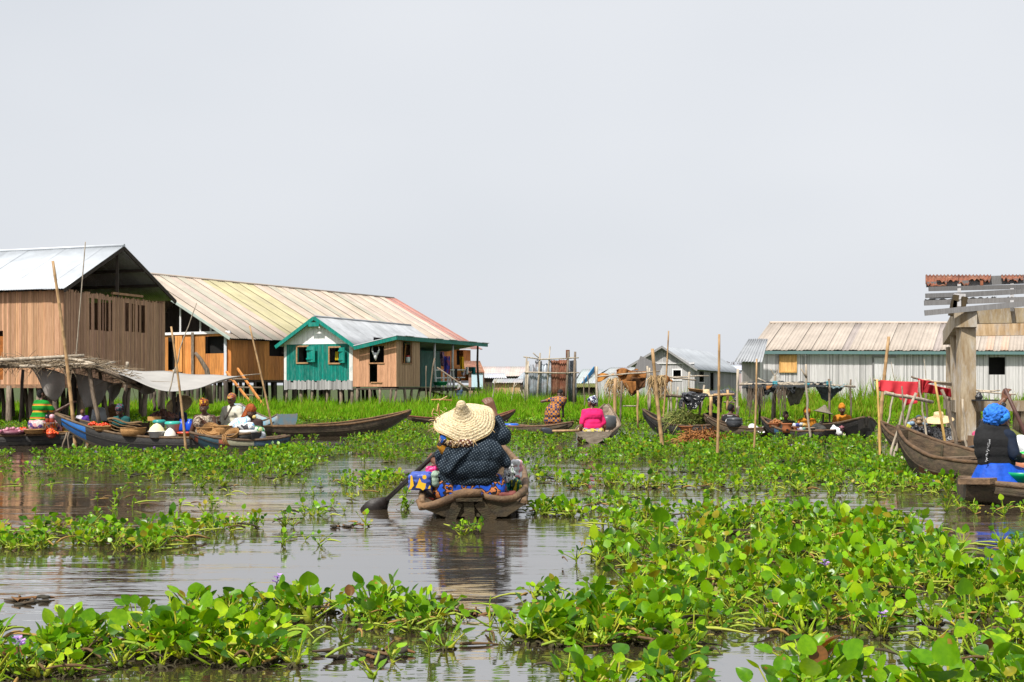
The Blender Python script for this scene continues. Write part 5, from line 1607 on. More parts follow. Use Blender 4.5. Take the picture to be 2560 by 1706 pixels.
    pack('bag', 'crumpled white bag with black bars and green print right of the blouse', 'bag', 1262, 1160, 1288, 1207, 12.75, .15, cloth_mat('striped_white_film', [(.65, .65, .67), (.03, .03, .035), (.6, .62, .64), (.7, .7, .7), (.05, .15, .07), (.62, .62, .64)], 9, 'noise', rough=.35, stretch=(3, 3, 1)), .014)
    pack('bag', 'white and pink plastic bag leaning on the right gunwale', 'bag', 1278, 1151, 1305, 1196, 13.1, .2, cloth_mat('white_pink_film', [(.75, .74, .76), (.72, .72, .75), (.68, .3, .36), (.74, .74, .76)], 7, 'noise', rough=.35), .014)
    pack('container', 'dark teal and yellow plastic container beside the woman\'s right hip', 'container', 1244, 1196, 1303, 1238, 12.75, .35, cloth_mat('teal_yellow_film', [(.006, .03, .018), (.01, .2, .17), (.006, .025, .015), (.3, .27, .01), (.01, .06, .03)], 6, 'noise', rough=.3, stretch=(3, 1, .6)), .012)
    pack('cushion', 'faded maroon cushion on the canoe floor at the right', 'cushion', 1246, 1231, 1291, 1246, 12.4, .2, mat('maroon_cloth', (.2, .06, .05), .9, .3, 12), .006, rr=.03)
    mb = MB(); mb.ball(P(1058, 1248, 12.35), (.05, .05, .025), 8, (.35, .1, .06)); mb.ball(P(1072, 1249, 12.4), (.06, .05, .02), 8, (.4, .16, .1)); mb.alone('cloth_scrap', mat('red_cloth_scrap', (.4, .12, .08), .9, .3), 'scrap of reddish cloth in the stern at the left', 'cloth')
hero()

# ------------------------------------------------------------------ the woman in blue at the right edge
def blue_woman():
    y = 13.7
    h, pt, w, rz, kz = canoe('square ended canoe of the woman in the blue skirt', (P(2408, 1210, y).x, y), (P(2408, 1210, y).x + 5.2, y - .9), beam=.95, rim=.17, rb=.5, rs=.25, sw=.62, bw=.2, thwarts=(.5,), keel_s=.15, th=.05, rimr=.035, rimcol=(.9, .85, .8))
    q = lambda px, py, yy=y: P(px, py, yy)
    mb = MB(); mb.beam(q(2404, 1203, y - .18), q(2484, 1203, y - .42), .2, .06, (1.15, 1.05, .95)); mb.build('stern_board', M_RIM, h)
    seat = P(2492, 1204, y + .05)
    p = thing('person', seat, 'woman in a ruffled blue cap, black vest and bright blue skirt raising a paddle', 'person')
    y2 = y + .05
    Q = lambda px, py, dy=0.0: P(px, py, y2 + dy)
    body = [(Q(2470, 1195), Q(2515, 1195), .14, .14), (Q(2480, 1150), Q(2500, 1150), .11, .11), (Q(2468, 1095), Q(2505, 1095), .11, .11), (Q(2457, 1080, .02), Q(2522, 1090, -.05), .065, .065),
            (Q(2493, 1078), Q(2501, 1058), .055, .05),
            # head turned to the right and away
            (Q(2495, 1037), Q(2502, 1038, .02), .08, .074), (Q(2506, 1050, .03), Q(2511, 1060, .04), .056, .042), (Q(2515, 1064, .05), Q(2516, 1066, .05), .028, .026),
            (Q(2516, 1044, .06), Q(2518, 1045, .05), .02, .018), (Q(2519, 1050, .06), Q(2522, 1056, .065), .011, .016), (Q(2518, 1061, .06), Q(2519, 1062, .05), .013, .013), (Q(2519, 1058, .06), Q(2519, 1059, .05), .013, .012),
            (Q(2491, 1052, -.05), Q(2492, 1058, -.05), .018, .015),
            # left arm raised to the paddle, right arm reaching forward
            (Q(2457, 1080, .02), Q(2468, 1042, .35), .055, .045), (Q(2468, 1042, .35), Q(2510, 1000, .4), .044, .03),
            (Q(2522, 1090, -.05), Q(2536, 1140, -.15), .055, .046), (Q(2536, 1140, -.15), Q(2590, 1150, .0), .044, .034),
            (Q(2480, 1190, .1), Q(2530, 1190, .5), .1, .07), (Q(2505, 1190, -.05), Q(2570, 1190, .15), .1, .07)]
    body += hand(Q(2510, 1000, .4), Q(2514, 973, .4) - Q(2510, 1000, .4), Vector((-.8, -.5, .2)), 1.05, .85, -1, 1.1)
    body += hand(Q(2590, 1150, .0), Vector((1, .2, .1)), Vector((0, 0, 1)), 1.0, .9, 1)
    blob('body', body, M_SKIN2, p, .0085)
    M_VEST = mat('black_knit', (.012, .012, .013), .85, .2, 30, (1, 1, 1), .3, 40)
    blob('vest', [(Q(2474, 1152), Q(2508, 1154), .135, .135), (Q(2468, 1128), Q(2509, 1130), .14, .14), (Q(2465, 1104), Q(2508, 1106), .14, .14), (Q(2458, 1084, .02), Q(2518, 1091, -.04), .088, .082), (Q(2474, 1074), Q(2508, 1076), .085, .075),
                  (Q(2457, 1082, .02), Q(2464, 1060, .2), .07, .06)], M_VEST, p, .011, .005, 7, 12)
    blob('sleeve', [(Q(2514, 1088, -.04), Q(2523, 1094, -.06), .078, .078), (Q(2521, 1091, -.05), Q(2535, 1136, -.14), .078, .064)], mat('dark_blue_cotton', (.005, .012, .03), .8, .2, 20), p, .01, .008)
    blob('cuff', [(Q(2535, 1136, -.14), Q(2555, 1148, -.08), .058, .05), (Q(2545, 1146, -.1), Q(2580, 1150, -.02), .05, .042)], M_VEST, p, .01, .008)
    # silver lettering strip down the back
    mb = MB()
    for i in range(34):
        t = i / 33
        c = Q(2473 - 7 * t, 1100 + 55 * t, -.158)
        if random.random() < .8: mb.box(c + Vector((random.uniform(-.012, .012), 0, 0)), (random.uniform(.006, .016), .006, random.uniform(.003, .006)), 0, (.6, .6, .62, 1))
    mb.build('back_print', M_PLASTIC, p)
    M_SK = mat('royal_blue_cloth', (.005, .075, .48), .65, .3, 14, (1, 1, 1), .35, 26, col2=(.004, .05, .34))
    mb = MB()
    c0, c1 = Q(2490, 1157), Q(2498, 1222)
    def sk(u, v):
        a = 2 * math.pi * u
        rx = (.165 + .17 * v ** .8) * (1 + v * .05 * math.sin(a * 9) + v * .03 * math.sin(a * 14 + 1)); ry = (.15 + .12 * v) * (1 + v * .05 * math.sin(a * 9))
        c = c0.lerp(c1, v)
        return c + Vector((rx * math.cos(a), ry * math.sin(a), 0))
    mb.grid(sk, 72, 12); mb.build('blue_skirt', M_SK, p, solid=.01)
    blob('skirt_lap', [(Q(2480, 1195, .05), Q(2535, 1198, .4), .17, .13), (Q(2510, 1195, -.05), Q(2580, 1200, .1), .16, .12)], M_SK, p, .014, .012)
    M_CAP = mat('ruffled_blue_cap', (.03, .19, .7), .75, .3, 30, (1, 1, 1), .5, 30, col2=(.015, .1, .46))
    cap = blob('ruffled_cap', [(Q(2486, 1036), Q(2500, 1038, .02), .12, .1), (Q(2482, 1048), Q(2494, 1046), .1, .09)], M_CAP, p, .0075, .014, 34, 1)
    mb = MB(); hb = Vector((.33, .05, .95)).rotation_difference(Vector((0, 0, 1))).to_matrix().inverted()
    mb.lathe([(.098, -.03), (.105, -.01), (.106, .02), (.1, .04)], Q(2500, 1047, .01), 24, (1.4, 1.6, 1.15), Matrix.Rotation(R(-24), 3, 'Y')); mb.build('cap_band', M_CAP, cap, solid=.008)
    mb = MB()
    aw = Q(2505, 1013, .39); dr = (Q(2510, 1000, .4) - Q(2500, 1020, .38)).normalized()
    rt = Vector((0, 0, 1)).rotation_difference(dr).to_matrix()
    for i in range(3): mb.lathe([(.04, -.008), (.047, 0), (.04, .008)], aw + dr * (i * .018 - .02), 14, (.03, .03, .035, 1), rt)
    mb.build('bracelet', M_PLASTIC, p)
    t0, t1 = P(2512, 972, y2 + .37), P(2575, 1110, y2 + .37)
    pd = thing('paddle', P(2610, 1190, y2 + .37), 'reddish brown paddle held up by the woman in the blue cap', 'paddle')
    t2 = t0 + (t1 - t0) * 2.0
    mb = MB(); mb.tube([t0, t1, t2], [.022, .024, .026], 8); mb.build('shaft', mat('red_brown_paddle_wood', (.1, .045, .035), .5, .3, 8), pd)
    mb = MB(); mb.box(t2 - Vector((0, 0, .1)), (.18, .03, .4)); mb.build('blade', MATS['red_brown_paddle_wood'], pd)
    mb = MB(); mb.lathe([(0, 0), (.13, .0), (.2, .12), (.22, .16), (.2, .16), (.12, .02), (0, .02)], P(2556, 1216, y2 - .1), 20, (.0, .3, .12, 1)); mb.alone('bowl', M_PLASTIC, 'green plastic bowl in front of the woman in blue', 'bowl')
    mb = MB(); mb.lathe([(0, 0), (.09, 0), (.09, .17), (0, .19)], P(2560, 1185, y2 + .5), 16, (.5, .2, .1, 1)).lathe([(0, .19), (.1, .17), (.1, .24), (0, .26)], P(2560, 1185, y2 + .5), 16, (.02, .45, .06, 1)); mb.alone('tub', M_PLASTIC, 'tub with a bright green lid beside the blue skirt', 'tub')
    blob_thing('sack', 'white plastic sack at the right edge behind the black sleeve', 'sack', [(P(2555, 1115, y2 + 1.2), P(2572, 1130, y2 + 1.2), .14, .2)], M_BAG, (.72, .74, .76, 1), .02)

blue_woman()
# ------------------------------------------------------------------ market goods
def basket(c, r, h, label, tilt=None, m=None, group='woven baskets', flare=1.15, n=20, name='basket'):
    b = thing(name, c, label, 'basket', group)
    mb = MB(); mb.lathe([(.001, .01), (r * .85, 0), (r * .95, h * .3), (r, h * .6), (r * flare * .95, h), (r * flare * .95 - .012, h), (r * .9, h * .4), (r * .8, .02), (.001, .02)], c, n, (1, 1, 1), tilt, True, 0, .02)
    for k in range(4):
        pass
    mb.build('body', m or M_BASKET, b)
    mb = MB(); pts = []
    for i in range(21):
        a = 2 * math.pi * i / 20
        q = Vector((r * flare * .95 * math.cos(a), r * flare * .95 * math.sin(a), h))
        pts.append((tilt @ q if tilt is not None else q) + Vector(c))
    mb.tube(pts, .012, 6, g3(.85)); mb.build('rim', m or M_BASKET, b)
    return b

def heap(name, label, c, r, h, pr, n, cols, cat, group=None):
    """A pile of small produce; single pieces are only a few pixels."""
    mb = MB()
    for i in range(n):
        a = random.uniform(0, 6.28); t = math.sqrt(random.random())
        z = h * (1 - t) * random.uniform(.75, 1) + pr * .6
        q = Vector((r * t * math.cos(a), r * t * math.sin(a) * .8, z))
        k = random.uniform(.8, 1.15); col = random.choice(cols)
        mb.ball(Vector(c) + q, (pr, pr, pr * .85), 7, (col[0] * k, col[1] * k, col[2] * k, 1))
    mb.ball(Vector(c), (r * .8, r * .65, h * .8), 10, (*[x * .5 for x in cols[0]], 1))
    return tag(mb.alone(name, M_FOOD, label, cat, group))

def tub(c, r0, r1, h, label, col, lid=None, lidh=.04, cat='tub', name='tub', m=None, content=None, group=None):
    b = thing(name, c, label, cat, group)
    mb = MB(); mb.lathe([(.001, 0), (r0, 0), (r1, h), (r1 + .012, h), (r1 + .012, h - .012), (r1 - .01, h - .015), (r0 - .01, .012), (.001, .012)], c, 24, (*col, 1)); mb.build('body', m or M_PLASTIC, b)
    if lid:
        mb = MB(); mb.lathe([(r1 + .016, h - .015), (r1 + .016, h + lidh * .5), (r1 * .9, h + lidh), (.001, h + lidh)], c, 24, (*lid, 1)); mb.build('lid', M_PLASTIC, b)
    if content:
        mb = MB(); mb.lathe([(r1 * .96, h - .01), (r1 * .8, h + .06), (r1 * .4, h + .13), (.001, h + .16)], c, 20, (*content, 1), None, True, 0, .03); mb.build('heaped_flour', M_MATTE, b)
    return b

def sheet3(pts4, fn=None, nu=14, nv=10):
    """A cloth spanned between four corners (in order), bent by fn(u, v) -> offset."""
    a, b, c, d = [Vector(p) for p in pts4]
    mb = MB()
    mb.grid(lambda u, v: a.lerp(b, u).lerp(d.lerp(c, u), v) + (fn(u, v) if fn else Vector()), nu, nv)
    return mb

def stick(mb, a, b, r=.03, n=6, wob=.02, k=None):
    a, b = Vector(a), Vector(b)
    pts = [a.lerp(b, t) + Vector((random.uniform(-wob, wob), random.uniform(-wob, wob), random.uniform(-wob, wob))) * (0 if t in (0, 1) else 1) for t in (0, .25, .5, .75, 1)]
    mb.tube(pts, [r, r * random.uniform(.9, 1.1), r * .95, r * random.uniform(.85, 1), r * .8], n, g3(k or shade()))
    return mb

# ------------------------------------------------------------------ left market: boats
Yb = 25.6
def at(px, py, y): return P(px, py, y)

def bluebow(t, k):
    if t > .78 and k < 7: return (.01, .14, .42, 1) if (t > .80 + .05 * (k % 3)) else None
canoe('dark canoe with a raised blue painted bow below the thatched stall', (P(640, 1100, 24.9).x, 24.9), (P(140, 1040, 26.0).x, 26.0), .95, .24, .70, .34, .5, .06, M_HULLD, paint=lambda t, k: (.01, .1, .32, 1) if t > .80 and (k in (0, 1, 5, 6) or t > .965) else ((.16, .13, .09, 1) if k in (2, 3, 4) and t > .6 else None), rimcol=(.8, .75, .65))
canoe('long dark canoe holding the tomatoes and onions at the left edge', (P(-120, 1090, 26.6).x, 26.6), (P(205, 1090, 27.0).x, 27.0), .8, .22, .27, .24, .6, .3, M_HULLD, rimcol=(.7, .65, .55), keel_up=.1)
canoe('canoe with a patchy red blue and teal bow carrying palm baskets', (P(720, 1112, 25.4).x, 25.4), (P(474, 1108, 24.7).x, 24.7), .85, .2, .36, .26, .5, .1, M_HULLD, paint=lambda t, k: None if k > 6 else ((.2, .05, .025, 1) if t > .93 else (.015, .05, .07, 1) if t > .72 else (.25, .065, .03, 1) if t > .64 else (.22, .21, .14, 1) if t > .4 else (.03, .06, .09, 1)), rimcol=(.75, .7, .65))
canoe('grey canoe end showing its open square stern behind the dark headwrap', (P(352, 1040, 29.0).x, 29.0), (P(318, 1030, 33.0).x, 33.0), .42 * 1.0, .2, .3, .42, .95, .5, M_RIM, keel_s=.2, thwarts=())
canoe('pale grey canoe lying in the plants left of the capped man', (P(455, 1032, 33).x, 33), (P(575, 1022, 35).x, 35), .7, .25, .5, .3, .5, .2, M_RIM, rimcol=(1, 1, 1))
canoe('weathered canoe with a sky blue inside behind the capped man', (P(718, 1012, 34).x, 34), (P(592, 1000, 37).x, 37), .85, .28, .75, .5, .7, .3, mat('blue_washed_wood', (.12, .26, .36), .8, .4, 5, col2=(.3, .28, .25)), keel_s=.3, rimcol=(.9, .95, 1), thwarts=(.3,))
canoe('long slender canoe with a high pointed bow before the teal house', (P(600, 1066, 30.0).x, 30.0), (P(1027, 1026, 33.6).x, 33.6), .85, .27, .62, .3, .5, .05, M_HULL, thwarts=(.2, .45, .7), keel_up=.86, rimcol=(1.15, .95, .7), paint=lambda t, k: (.1, .12, .07, 1) if k in (2, 3, 4) and t > .6 else None)
canoe('canoe with a faded red rim crossing behind the big straw hat', (P(1286, 1026, 41).x, 41), (P(1014, 1040, 39).x, 39), .75, .2, .33, .48, .15, .06, M_HULL, rimcol=(1.1, .6, .5), keel_s=.8)
canoe('shallow canoe under the bending girl', (P(1255, 1068, 33.5).x, 33.5), (P(1432, 1060, 32.2).x, 32.2), .75, .2, .34, .24, .5, .1, M_HULL, rimcol=(.95, .8, .7))
hp, ptp, wp, rzp, kzp = canoe('broad grey canoe of the woman in the pink shirt', (P(1484, 1090, 27.6).x, 27.6), (P(1516, 1042, 33.2).x, 33.2), 1.0, .3, .78, .26, .85, .12, mat('grey_canoe_wood', (.26, .22, .18), .8, .35, 5, (1, 1, 3), .4, 22, col2=(.13, .105, .08), dirt=.6, dirtcol=(.12, .1, .07), dscale=4), thwarts=(.45, .7), rimcol=(1, 1, 1), keel_s=.0, vee=.8)
canoe('dark canoe heaped with cut green weed at the middle right', (P(1800, 1078, 31.6).x, 31.6), (P(1607, 1038, 32.6).x, 32.6), .95, .26, .66, .3, .5, .06, M_HULLD, rimcol=(.6, .55, .5))
canoe('olive brown canoe carrying the black cooking pot', (P(1940, 1085, 31.0).x, 31.0), (P(1760, 1048, 31.6).x, 31.6), .9, .22, .56, .24, .5, .06, M_HULL, rimcol=(.55, .5, .45))
canoe('low dark canoe loaded with clay pots and small goods', (P(2075, 1088, 29.4).x, 29.4), (P(1905, 1060, 30.8).x, 30.8), .85, .2, .5, .22, .6, .1, M_HULLD, paint=lambda t, k: (.02, .06, .11, 1) if .6 < t < .68 else None, rimcol=(.7, .6, .5))
canoe('black canoe with a broad raised prow turned to the viewer and a white sack', (P(2085, 1060, 33.5).x, 33.5), (P(2166, 1048, 28.6).x, 28.6), 1.25, .3, .56, .3, .5, .1, M_HULLD, rimcol=(.75, .72, .65), keel_up=.55, vee=.6, thwarts=(.3,))
canoe('brown canoe of the seller in the wide straw hat behind the red cloth', (P(2420, 1100, 23.4).x, 23.4), (P(2203, 1064, 25.0).x, 25.0), .9, .2, .56, .24, .5, .05, M_HULL, rimcol=(.7, .6, .5))
canoe('big dark mossy canoe with an orange scar on its side', (P(2640, 1150, 15.6).x, 15.6), (P(2246, 1073, 18.0).x, 18.0), 1.15, .3, .70, .35, .6, .05, M_HULL, paint=lambda t, k: (.2, .075, .03, 1) if (k in (1, 5) and .5 < t < .68) else None, rimcol=(.7, .6, .5), keel_up=.75, draft=.2)
canoe('empty brown canoe half hidden behind the woman in blue', (P(2475, 1070, 23).x, 23), (P(2640, 1060, 22).x, 22), .8, .3, .6, .35, .6, .1, M_HULL)

# ------------------------------------------------------------------ left market: thatched stall
def thatched_stall():
    h = thing('market_stall', P(200, 1100, 27.5), 'rough thatched pole stall hung with grey tarpaulins before the brown house', 'stall')
    c1 = lambda x, y: (x / 2.613, 580 + y / 2.613)
    y = 27.3
    def post(x0, y0, x1, y1, r=.055, m=M_POST, yy=y, k=None):
        p, q = c1(x0, y0), c1(x1, y1); mb = MB(); stick(mb, P(*p, yy), P(*q, yy), r * .75, 8, .02, k); mb.build('post', m, h)
    post(575, 870, 655, 1290, .07, M_POST, 26.9, 1.2); post(648, 880, 712, 1230, .05, M_POST, 27.6, 1.0); post(820, 990, 800, 1180, .06, M_POST, 29.5, .8); post(1010, 1040, 1008, 1170, .055, M_POST, 29.5, .6)
    post(1042, 1020, 1040, 1160, .05, M_POST, 29.8, .7); post(150, 900, 130, 1240, .05, M_DARKW, 29.5); post(445, 880, 470, 1210, .06, M_POST, 28.6, 1.0); post(1140, 1040, 1135, 1240, .055, M_DARKW, 27.5); post(1165, 1060, 1160, 1240, .045, M_DARKW, 27.5); post(832, 850, 824, 920, .05, M_PALEPOLE, 29)
    def pl(x0, y0, x1, y1, r=.04, m=M_PALEPOLE, ya=y, yb=y):
        p, q = c1(x0, y0), c1(x1, y1); mb = MB(); stick(mb, P(*p, ya), P(*q, yb), r, 7, .015); mb.build('roof_pole', m, h)
    pl(-60, 840, 550, 808, .045, ya=26.6, yb=27.0); pl(-60, 862, 640, 832, .045, ya=27.4, yb=28); pl(380, 818, 640, 870, .04, ya=27, yb=26.8); pl(130, 878, 640, 868, .04, ya=26.7, yb=26.8); pl(410, 815, 880, 975, .045, M_POST, 27.2, 26.6)
    pl(640, 850, 900, 962, .05, M_POST, 28.5, 28.2); pl(690, 905, 890, 985, .05, M_POST, 26.7, 26.6); pl(-60, 885, 230, 872, .035, ya=28.4, yb=28.6); pl(250, 820, 480, 850, .03, ya=28, yb=28.2); pl(610, 880, 750, 850, .03, ya=26.8, yb=28)
    # the matted roof
    mb = MB()
    A, B, C, D = P(-30, 906, 26.7), P(250, 912, 26.7), P(250, 900, 29.4), P(-30, 897, 29.4)
    mb.grid(lambda u, v: A.lerp(B, u).lerp(D.lerp(C, u), v) + Vector((0, 0, -.07 + .05 * mnoise.noise((u * 9, v * 6, 1)))), 24, 12, g3(.6))
    A2, B2, C2, D2 = P(245, 913, 26.7), P(352, 968, 26.6), P(352, 955, 28.6), P(245, 900, 29.4)
    mb.grid(lambda u, v: A2.lerp(B2, u).lerp(D2.lerp(C2, u), v) + Vector((0, 0, -.07 + .05 * mnoise.noise((u * 9, v * 6, 4)))), 16, 12, g3(.55))
    mb.build('thatch_mat', M_THATCH, h, solid=.05)
    mb = MB()
    for i in range(700):
        u = random.random()
        if random.random() < .7: p = A.lerp(B, u).lerp(D.lerp(C, u), random.random() ** 2)
        else: p = A2.lerp(B2, u * .8).lerp(D2.lerp(C2, u * .8), .25 + .75 * random.random() ** 2)
        d = Vector((random.gauss(0, .3), random.gauss(-.1, .15), random.gauss(-.03, .12)))
        p += Vector((0, 0, random.uniform(-.06, .06)))
        mb.tube([p, p + d * .6, p + d + Vector((0, 0, -random.uniform(0, .1)))], [.008, .006, .003], 3, g3(random.uniform(.5, 1.7)), caps=False)
    mb.build('straw_litter', M_THATCH, h, kind='stuff')
    # hanging tarpaulins
    def hang(top, bot, m=M_CURT, yy=26.9, bil=.12, name='tarpaulin'):
        T = [P(*c1(*q), yy) for q in top]; Bm = [P(*c1(*q), yy + .1) for q in bot]
        def L(pts, u):
            k = u * (len(pts) - 1); i = min(int(k), len(pts) - 2); return pts[i].lerp(pts[i + 1], k - i)
        mb = MB()
        mb.grid(lambda u, v: L(T, u).lerp(L(Bm, u), v) + Vector((0, bil * math.sin(u * 9 + v) * v * (1 - .3 * v), 0)), 20, 14); mb.build(name, m, h, solid=.008)
    hang([(200, 885), (290, 890), (360, 905), (420, 930)], [(205, 900), (300, 1060), (355, 1115), (428, 1020)], yy=26.9)
    hang([(490, 925), (560, 940), (640, 960), (700, 980)], [(510, 1060), (560, 1150), (640, 1135), (700, 1040)], yy=27.3)
    hang([(690, 975), (740, 990), (800, 985)], [(690, 1030), (740, 1110), (800, 1000)], yy=28.0)
    hang([(878, 965), (940, 980), (1010, 1010)], [(885, 1020), (945, 1065), (1015, 1045)], yy=27.6)
    hang([(455, 925), (490, 925), (500, 930)], [(470, 1190), (485, 1190), (500, 1150)], mat('dark_sacking', (.05, .04, .032), .9, .3), 27.9, .03)
thatched_stall()

def awning():
    h = thing('awning', P(430, 980, 26), 'off white canvas awning sagging between the stall and two bamboo poles', 'awning')
    c1 = lambda x, y: (x / 2.613, 580 + y / 2.613)
    top = [P(*c1(*q), yy) for q, yy in (((690, 888), 28.2), ((850, 903), 28.6), ((1010, 910), 28.9), ((1150, 918), 29), ((1320, 934), 29.2), ((1480, 940), 29.4), ((1600, 938), 29.6))]
    bot = [P(*c1(*q), yy) for q, yy in (((700, 892), 27.6), ((800, 935), 26.4), ((960, 1005), 26.0), ((1130, 1042), 25.9), ((1260, 1030), 26.4), ((1420, 975), 27.8), ((1600, 940), 29.5))]
    def L(pts, u):
        k = u * (len(pts) - 1); i = min(int(k), len(pts) - 2); f = k - i
        p0, p1, p2, p3 = pts[max(i - 1, 0)], pts[i], pts[i + 1], pts[min(i + 2, len(pts) - 1)]
        return .5 * ((2 * p1) + (p2 - p0) * f + (2 * p0 - 5 * p1 + 4 * p2 - p3) * f * f + (3 * p1 - p0 - 3 * p2 + p3) * f ** 3)
    mb = MB(); mb.grid(lambda u, v: L(top, u).lerp(L(bot, u), v) + Vector((0, 0, -.1 * math.sin(math.pi * v) * math.sin(math.pi * u) + .015 * math.sin(u * 19 + v * 3))), 40, 14); mb.build('canvas', M_WTARP, h, solid=.008)
    mb = MB(); mb.tube([P(*c1(1590, 938), 29.5), P(*c1(1700, 928), 30.5)], .012, 5, g3(1.2)); mb.build('guy_rope', M_PALEPOLE, h)
    mb = MB(); mb.tube([P(*c1(1140, 900), 28.9), P(*c1(1138, 935), 28.9)], .04, 6, g3(1.2)); mb.build('post_top', M_PALEPOLE, h)
awning()

# poles of the left market
pole((132, 653), (187, 1118), 'tall thick bamboo pole leaning in front of the thatched stall', .075, bend=.05)
pole((213.5, 605), (172, 1105), 'tall thin pale pole rising behind the thatched stall', .03, M_PALEPOLE, y=28.6, bend=.08)
pole((428, 817), (463, 1126), 'bamboo pole standing through the front of the white awning', .05, bend=.04)
pole((490, 758), (437, 934), 'thin crooked stick tied to the awning pole', .025, M_PALEPOLE, nodes_=False, y=25.3)
pole((624, 815), (684, 1092), 'bamboo pole leaning beside the rust coloured headwrap', .05, bend=.03, y=30.3)
for t_, b_, l_ in (((166, 1082), (161, 1132), 'short stake by the foot of the thick bamboo pole, nearest the blue bow'), ((172, 1080), (169, 1133), 'short stake between its fellow and the thick bamboo pole')):
    pole(t_, b_, l_, .04, M_POST, nodes_=False, y=25.0)
mb = MB(); pts = [P(488, 882, 48), P(500, 897, 48), P(517, 925, 48), P(521, 950, 48), P(524, 1010, 48)]
mb.tube(pts, [.06, .08, .1, .12, .13], 8, g3(.9)); mb.alone('driftwood_post', M_POST, 'thick crooked tree post rising before the orange boards', 'post')
mb = MB()
h_ = thing('ladder', P(600, 1000, 57), 'rough orange timber ladder leaning up to the cream roofed house', 'ladder')
for (a, b) in (((566, 930), (634, 1016)), ((594, 922), (660, 1016))):
    mb = MB(); mb.beam(P(*a, 59), P(*b, 56), .075, .09); mb.build('rail', M_ORANGE, h_)
for (a, b) in (((580, 948), (622, 949)), ((593, 969), (655, 970)), ((605, 987), (655, 991))):
    mb = MB(); mb.tube([P(*a, 57.5), P(*b, 57.5)], .05, 6, g3(.9)); mb.build('rung', M_POST, h_)

# ------------------------------------------------------------------ left market: people
M_STR = cloth_mat('green_striped_jersey', [(.01, .2, .02), (.01, .22, .025), (.01, .2, .02), (.5, .32, .02), (.42, .1, .03), (.01, .2, .02), (.01, .21, .02)], 2.2, 'bands', bump=.15)
person('person in a green jersey with yellow and red stripes reaching up to a pole', seat_at(106, 986, 27.0, 1.04) + Vector((-.08, -.05, 0)), R(-35), 1.04, (.0, .08), yaw=R(-25), armR=((.26, .22, .33), (.42, .5, .52)), armL=((-.2, .2, .25), (-.05, .36, .2)),
       top=M_STR, sleeve=.7, skirt=cloth_mat('pink_checked_wrap', [(.6, .3, .32), (.5, .2, .26), (.1, .06, .2), (.55, .5, .48)], 12, 'voronoi'), skin=M_SKIN)
person('small child with a shaved head in a purple and white shirt behind the blue bow', seat_at(207, 1030, 27.2, .6), R(190), .60, (0, .02), top=cloth_mat('purple_white_shirt', [(.08, .03, .25), (.5, .48, .55), (.1, .04, .3)], 9, 'voronoi'), sleeve=.8, hat='bald', skin=M_SKIN2)
person('woman in a dark patterned headwrap with teal sleeves bent over the mats', seat_at(312, 1027, 26.9, .95), R(160), .95, (0, .12), pitch=R(-25), top=mat('teal_cloth', (.01, .09, .09), .8, .3, 10), sleeve=.6, hat='wrap', hatm=cloth_mat('dark_headwrap', [(.02, .015, .025), (.03, .02, .03), (.02, .12, .14), (.2, .05, .08), (.02, .015, .025)], 20, 'noise'))
person('bare shouldered woman in an orange speckled headwrap holding a cloth to her mouth', seat_at(517, 1018, 25.6, 1.12), R(165), 1.12, (0, .08), yaw=R(20), pitch=R(-10), armR=((.26, .12, .24), (.2, .3, .1)), armL=((-.27, .12, .22), (-.06, .24, .46)), top=cloth_mat('beige_print_cloth', [(.32, .27, .2), (.1, .07, .05), (.42, .36, .28), (.2, .15, .1)], 22, 'noise'), sleeve=-1,
       hat='wrap', hatm=cloth_mat('orange_speckled_wrap', [(.2, .05, .015), (.06, .015, .02), (.3, .1, .015), (.5, .28, .02), (.15, .035, .015)], 30, 'voronoi'), bulk=1.15)
person('man in a cream shirt and a grey cap holding a short pole', seat_at(584, 1000, 28.0, 1.1), R(160), 1.1, (0, .05), yaw=R(15), armR=((.27, .05, .22), (.26, .26, .28)), armL=((-.27, .1, .2), (-.2, .32, .08)), top=mat('cream_cotton', (.6, .57, .46), .85, .12, 8, (1, 1, 1), .3, 14), sleeve=1.0, skirt=mat('cream_trousers', (.45, .43, .36), .85, .15), hat='cap', hatm=cloth_mat('camouflage_cap', [(.16, .12, .09), (.45, .25, .05), (.3, .05, .04), (.14, .11, .09), (.2, .16, .12)], 16, 'noise'))
person('woman in a rust coloured headwrap eating beside the plastic bags', seat_at(634, 1032, 25.8, 1.0), R(165), 1.0, (0, .06), yaw=R(-5), pitch=R(-8), armR=((.25, .12, .22), (.2, .3, .08)), armL=((-.24, .14, .22), (-.05, .24, .44)), top=mat('dark_brown_dress', (.04, .02, .018), .85, .3), sleeve=.3, hat='turban', hatm=mat('rust_cloth', (.3, .07, .015), .85, .25, 9, (1, 1, 1), .5, 16))
mb = MB(); mb.ball(P(636, 1043, 25.45), (.045, .035, .04), 9, (.55, .4, .12, 1)); mb.alone('snack', M_FOOD, 'yellow piece of food held to the mouth of the woman in rust', 'food')
mb = MB(); mb.tube([P(562, 1050, 27.6), P(579, 1018, 27.7)], .022, 7); mb.alone('short_pole', M_DARKW, 'short dark pole in the hand of the capped man', 'pole')
# scarf end falling from the rust headwrap
sheet3([P(618, 1012, 25.9), P(628, 1008, 25.85), P(618, 1040, 25.7), P(601, 1046, 25.7)], lambda u, v: Vector((0, .03 * math.sin(u * 7), 0))).alone('headwrap_end', MATS['rust_cloth'], 'loose rust coloured cloth end hanging beside the capped man', 'cloth', solid=.012)
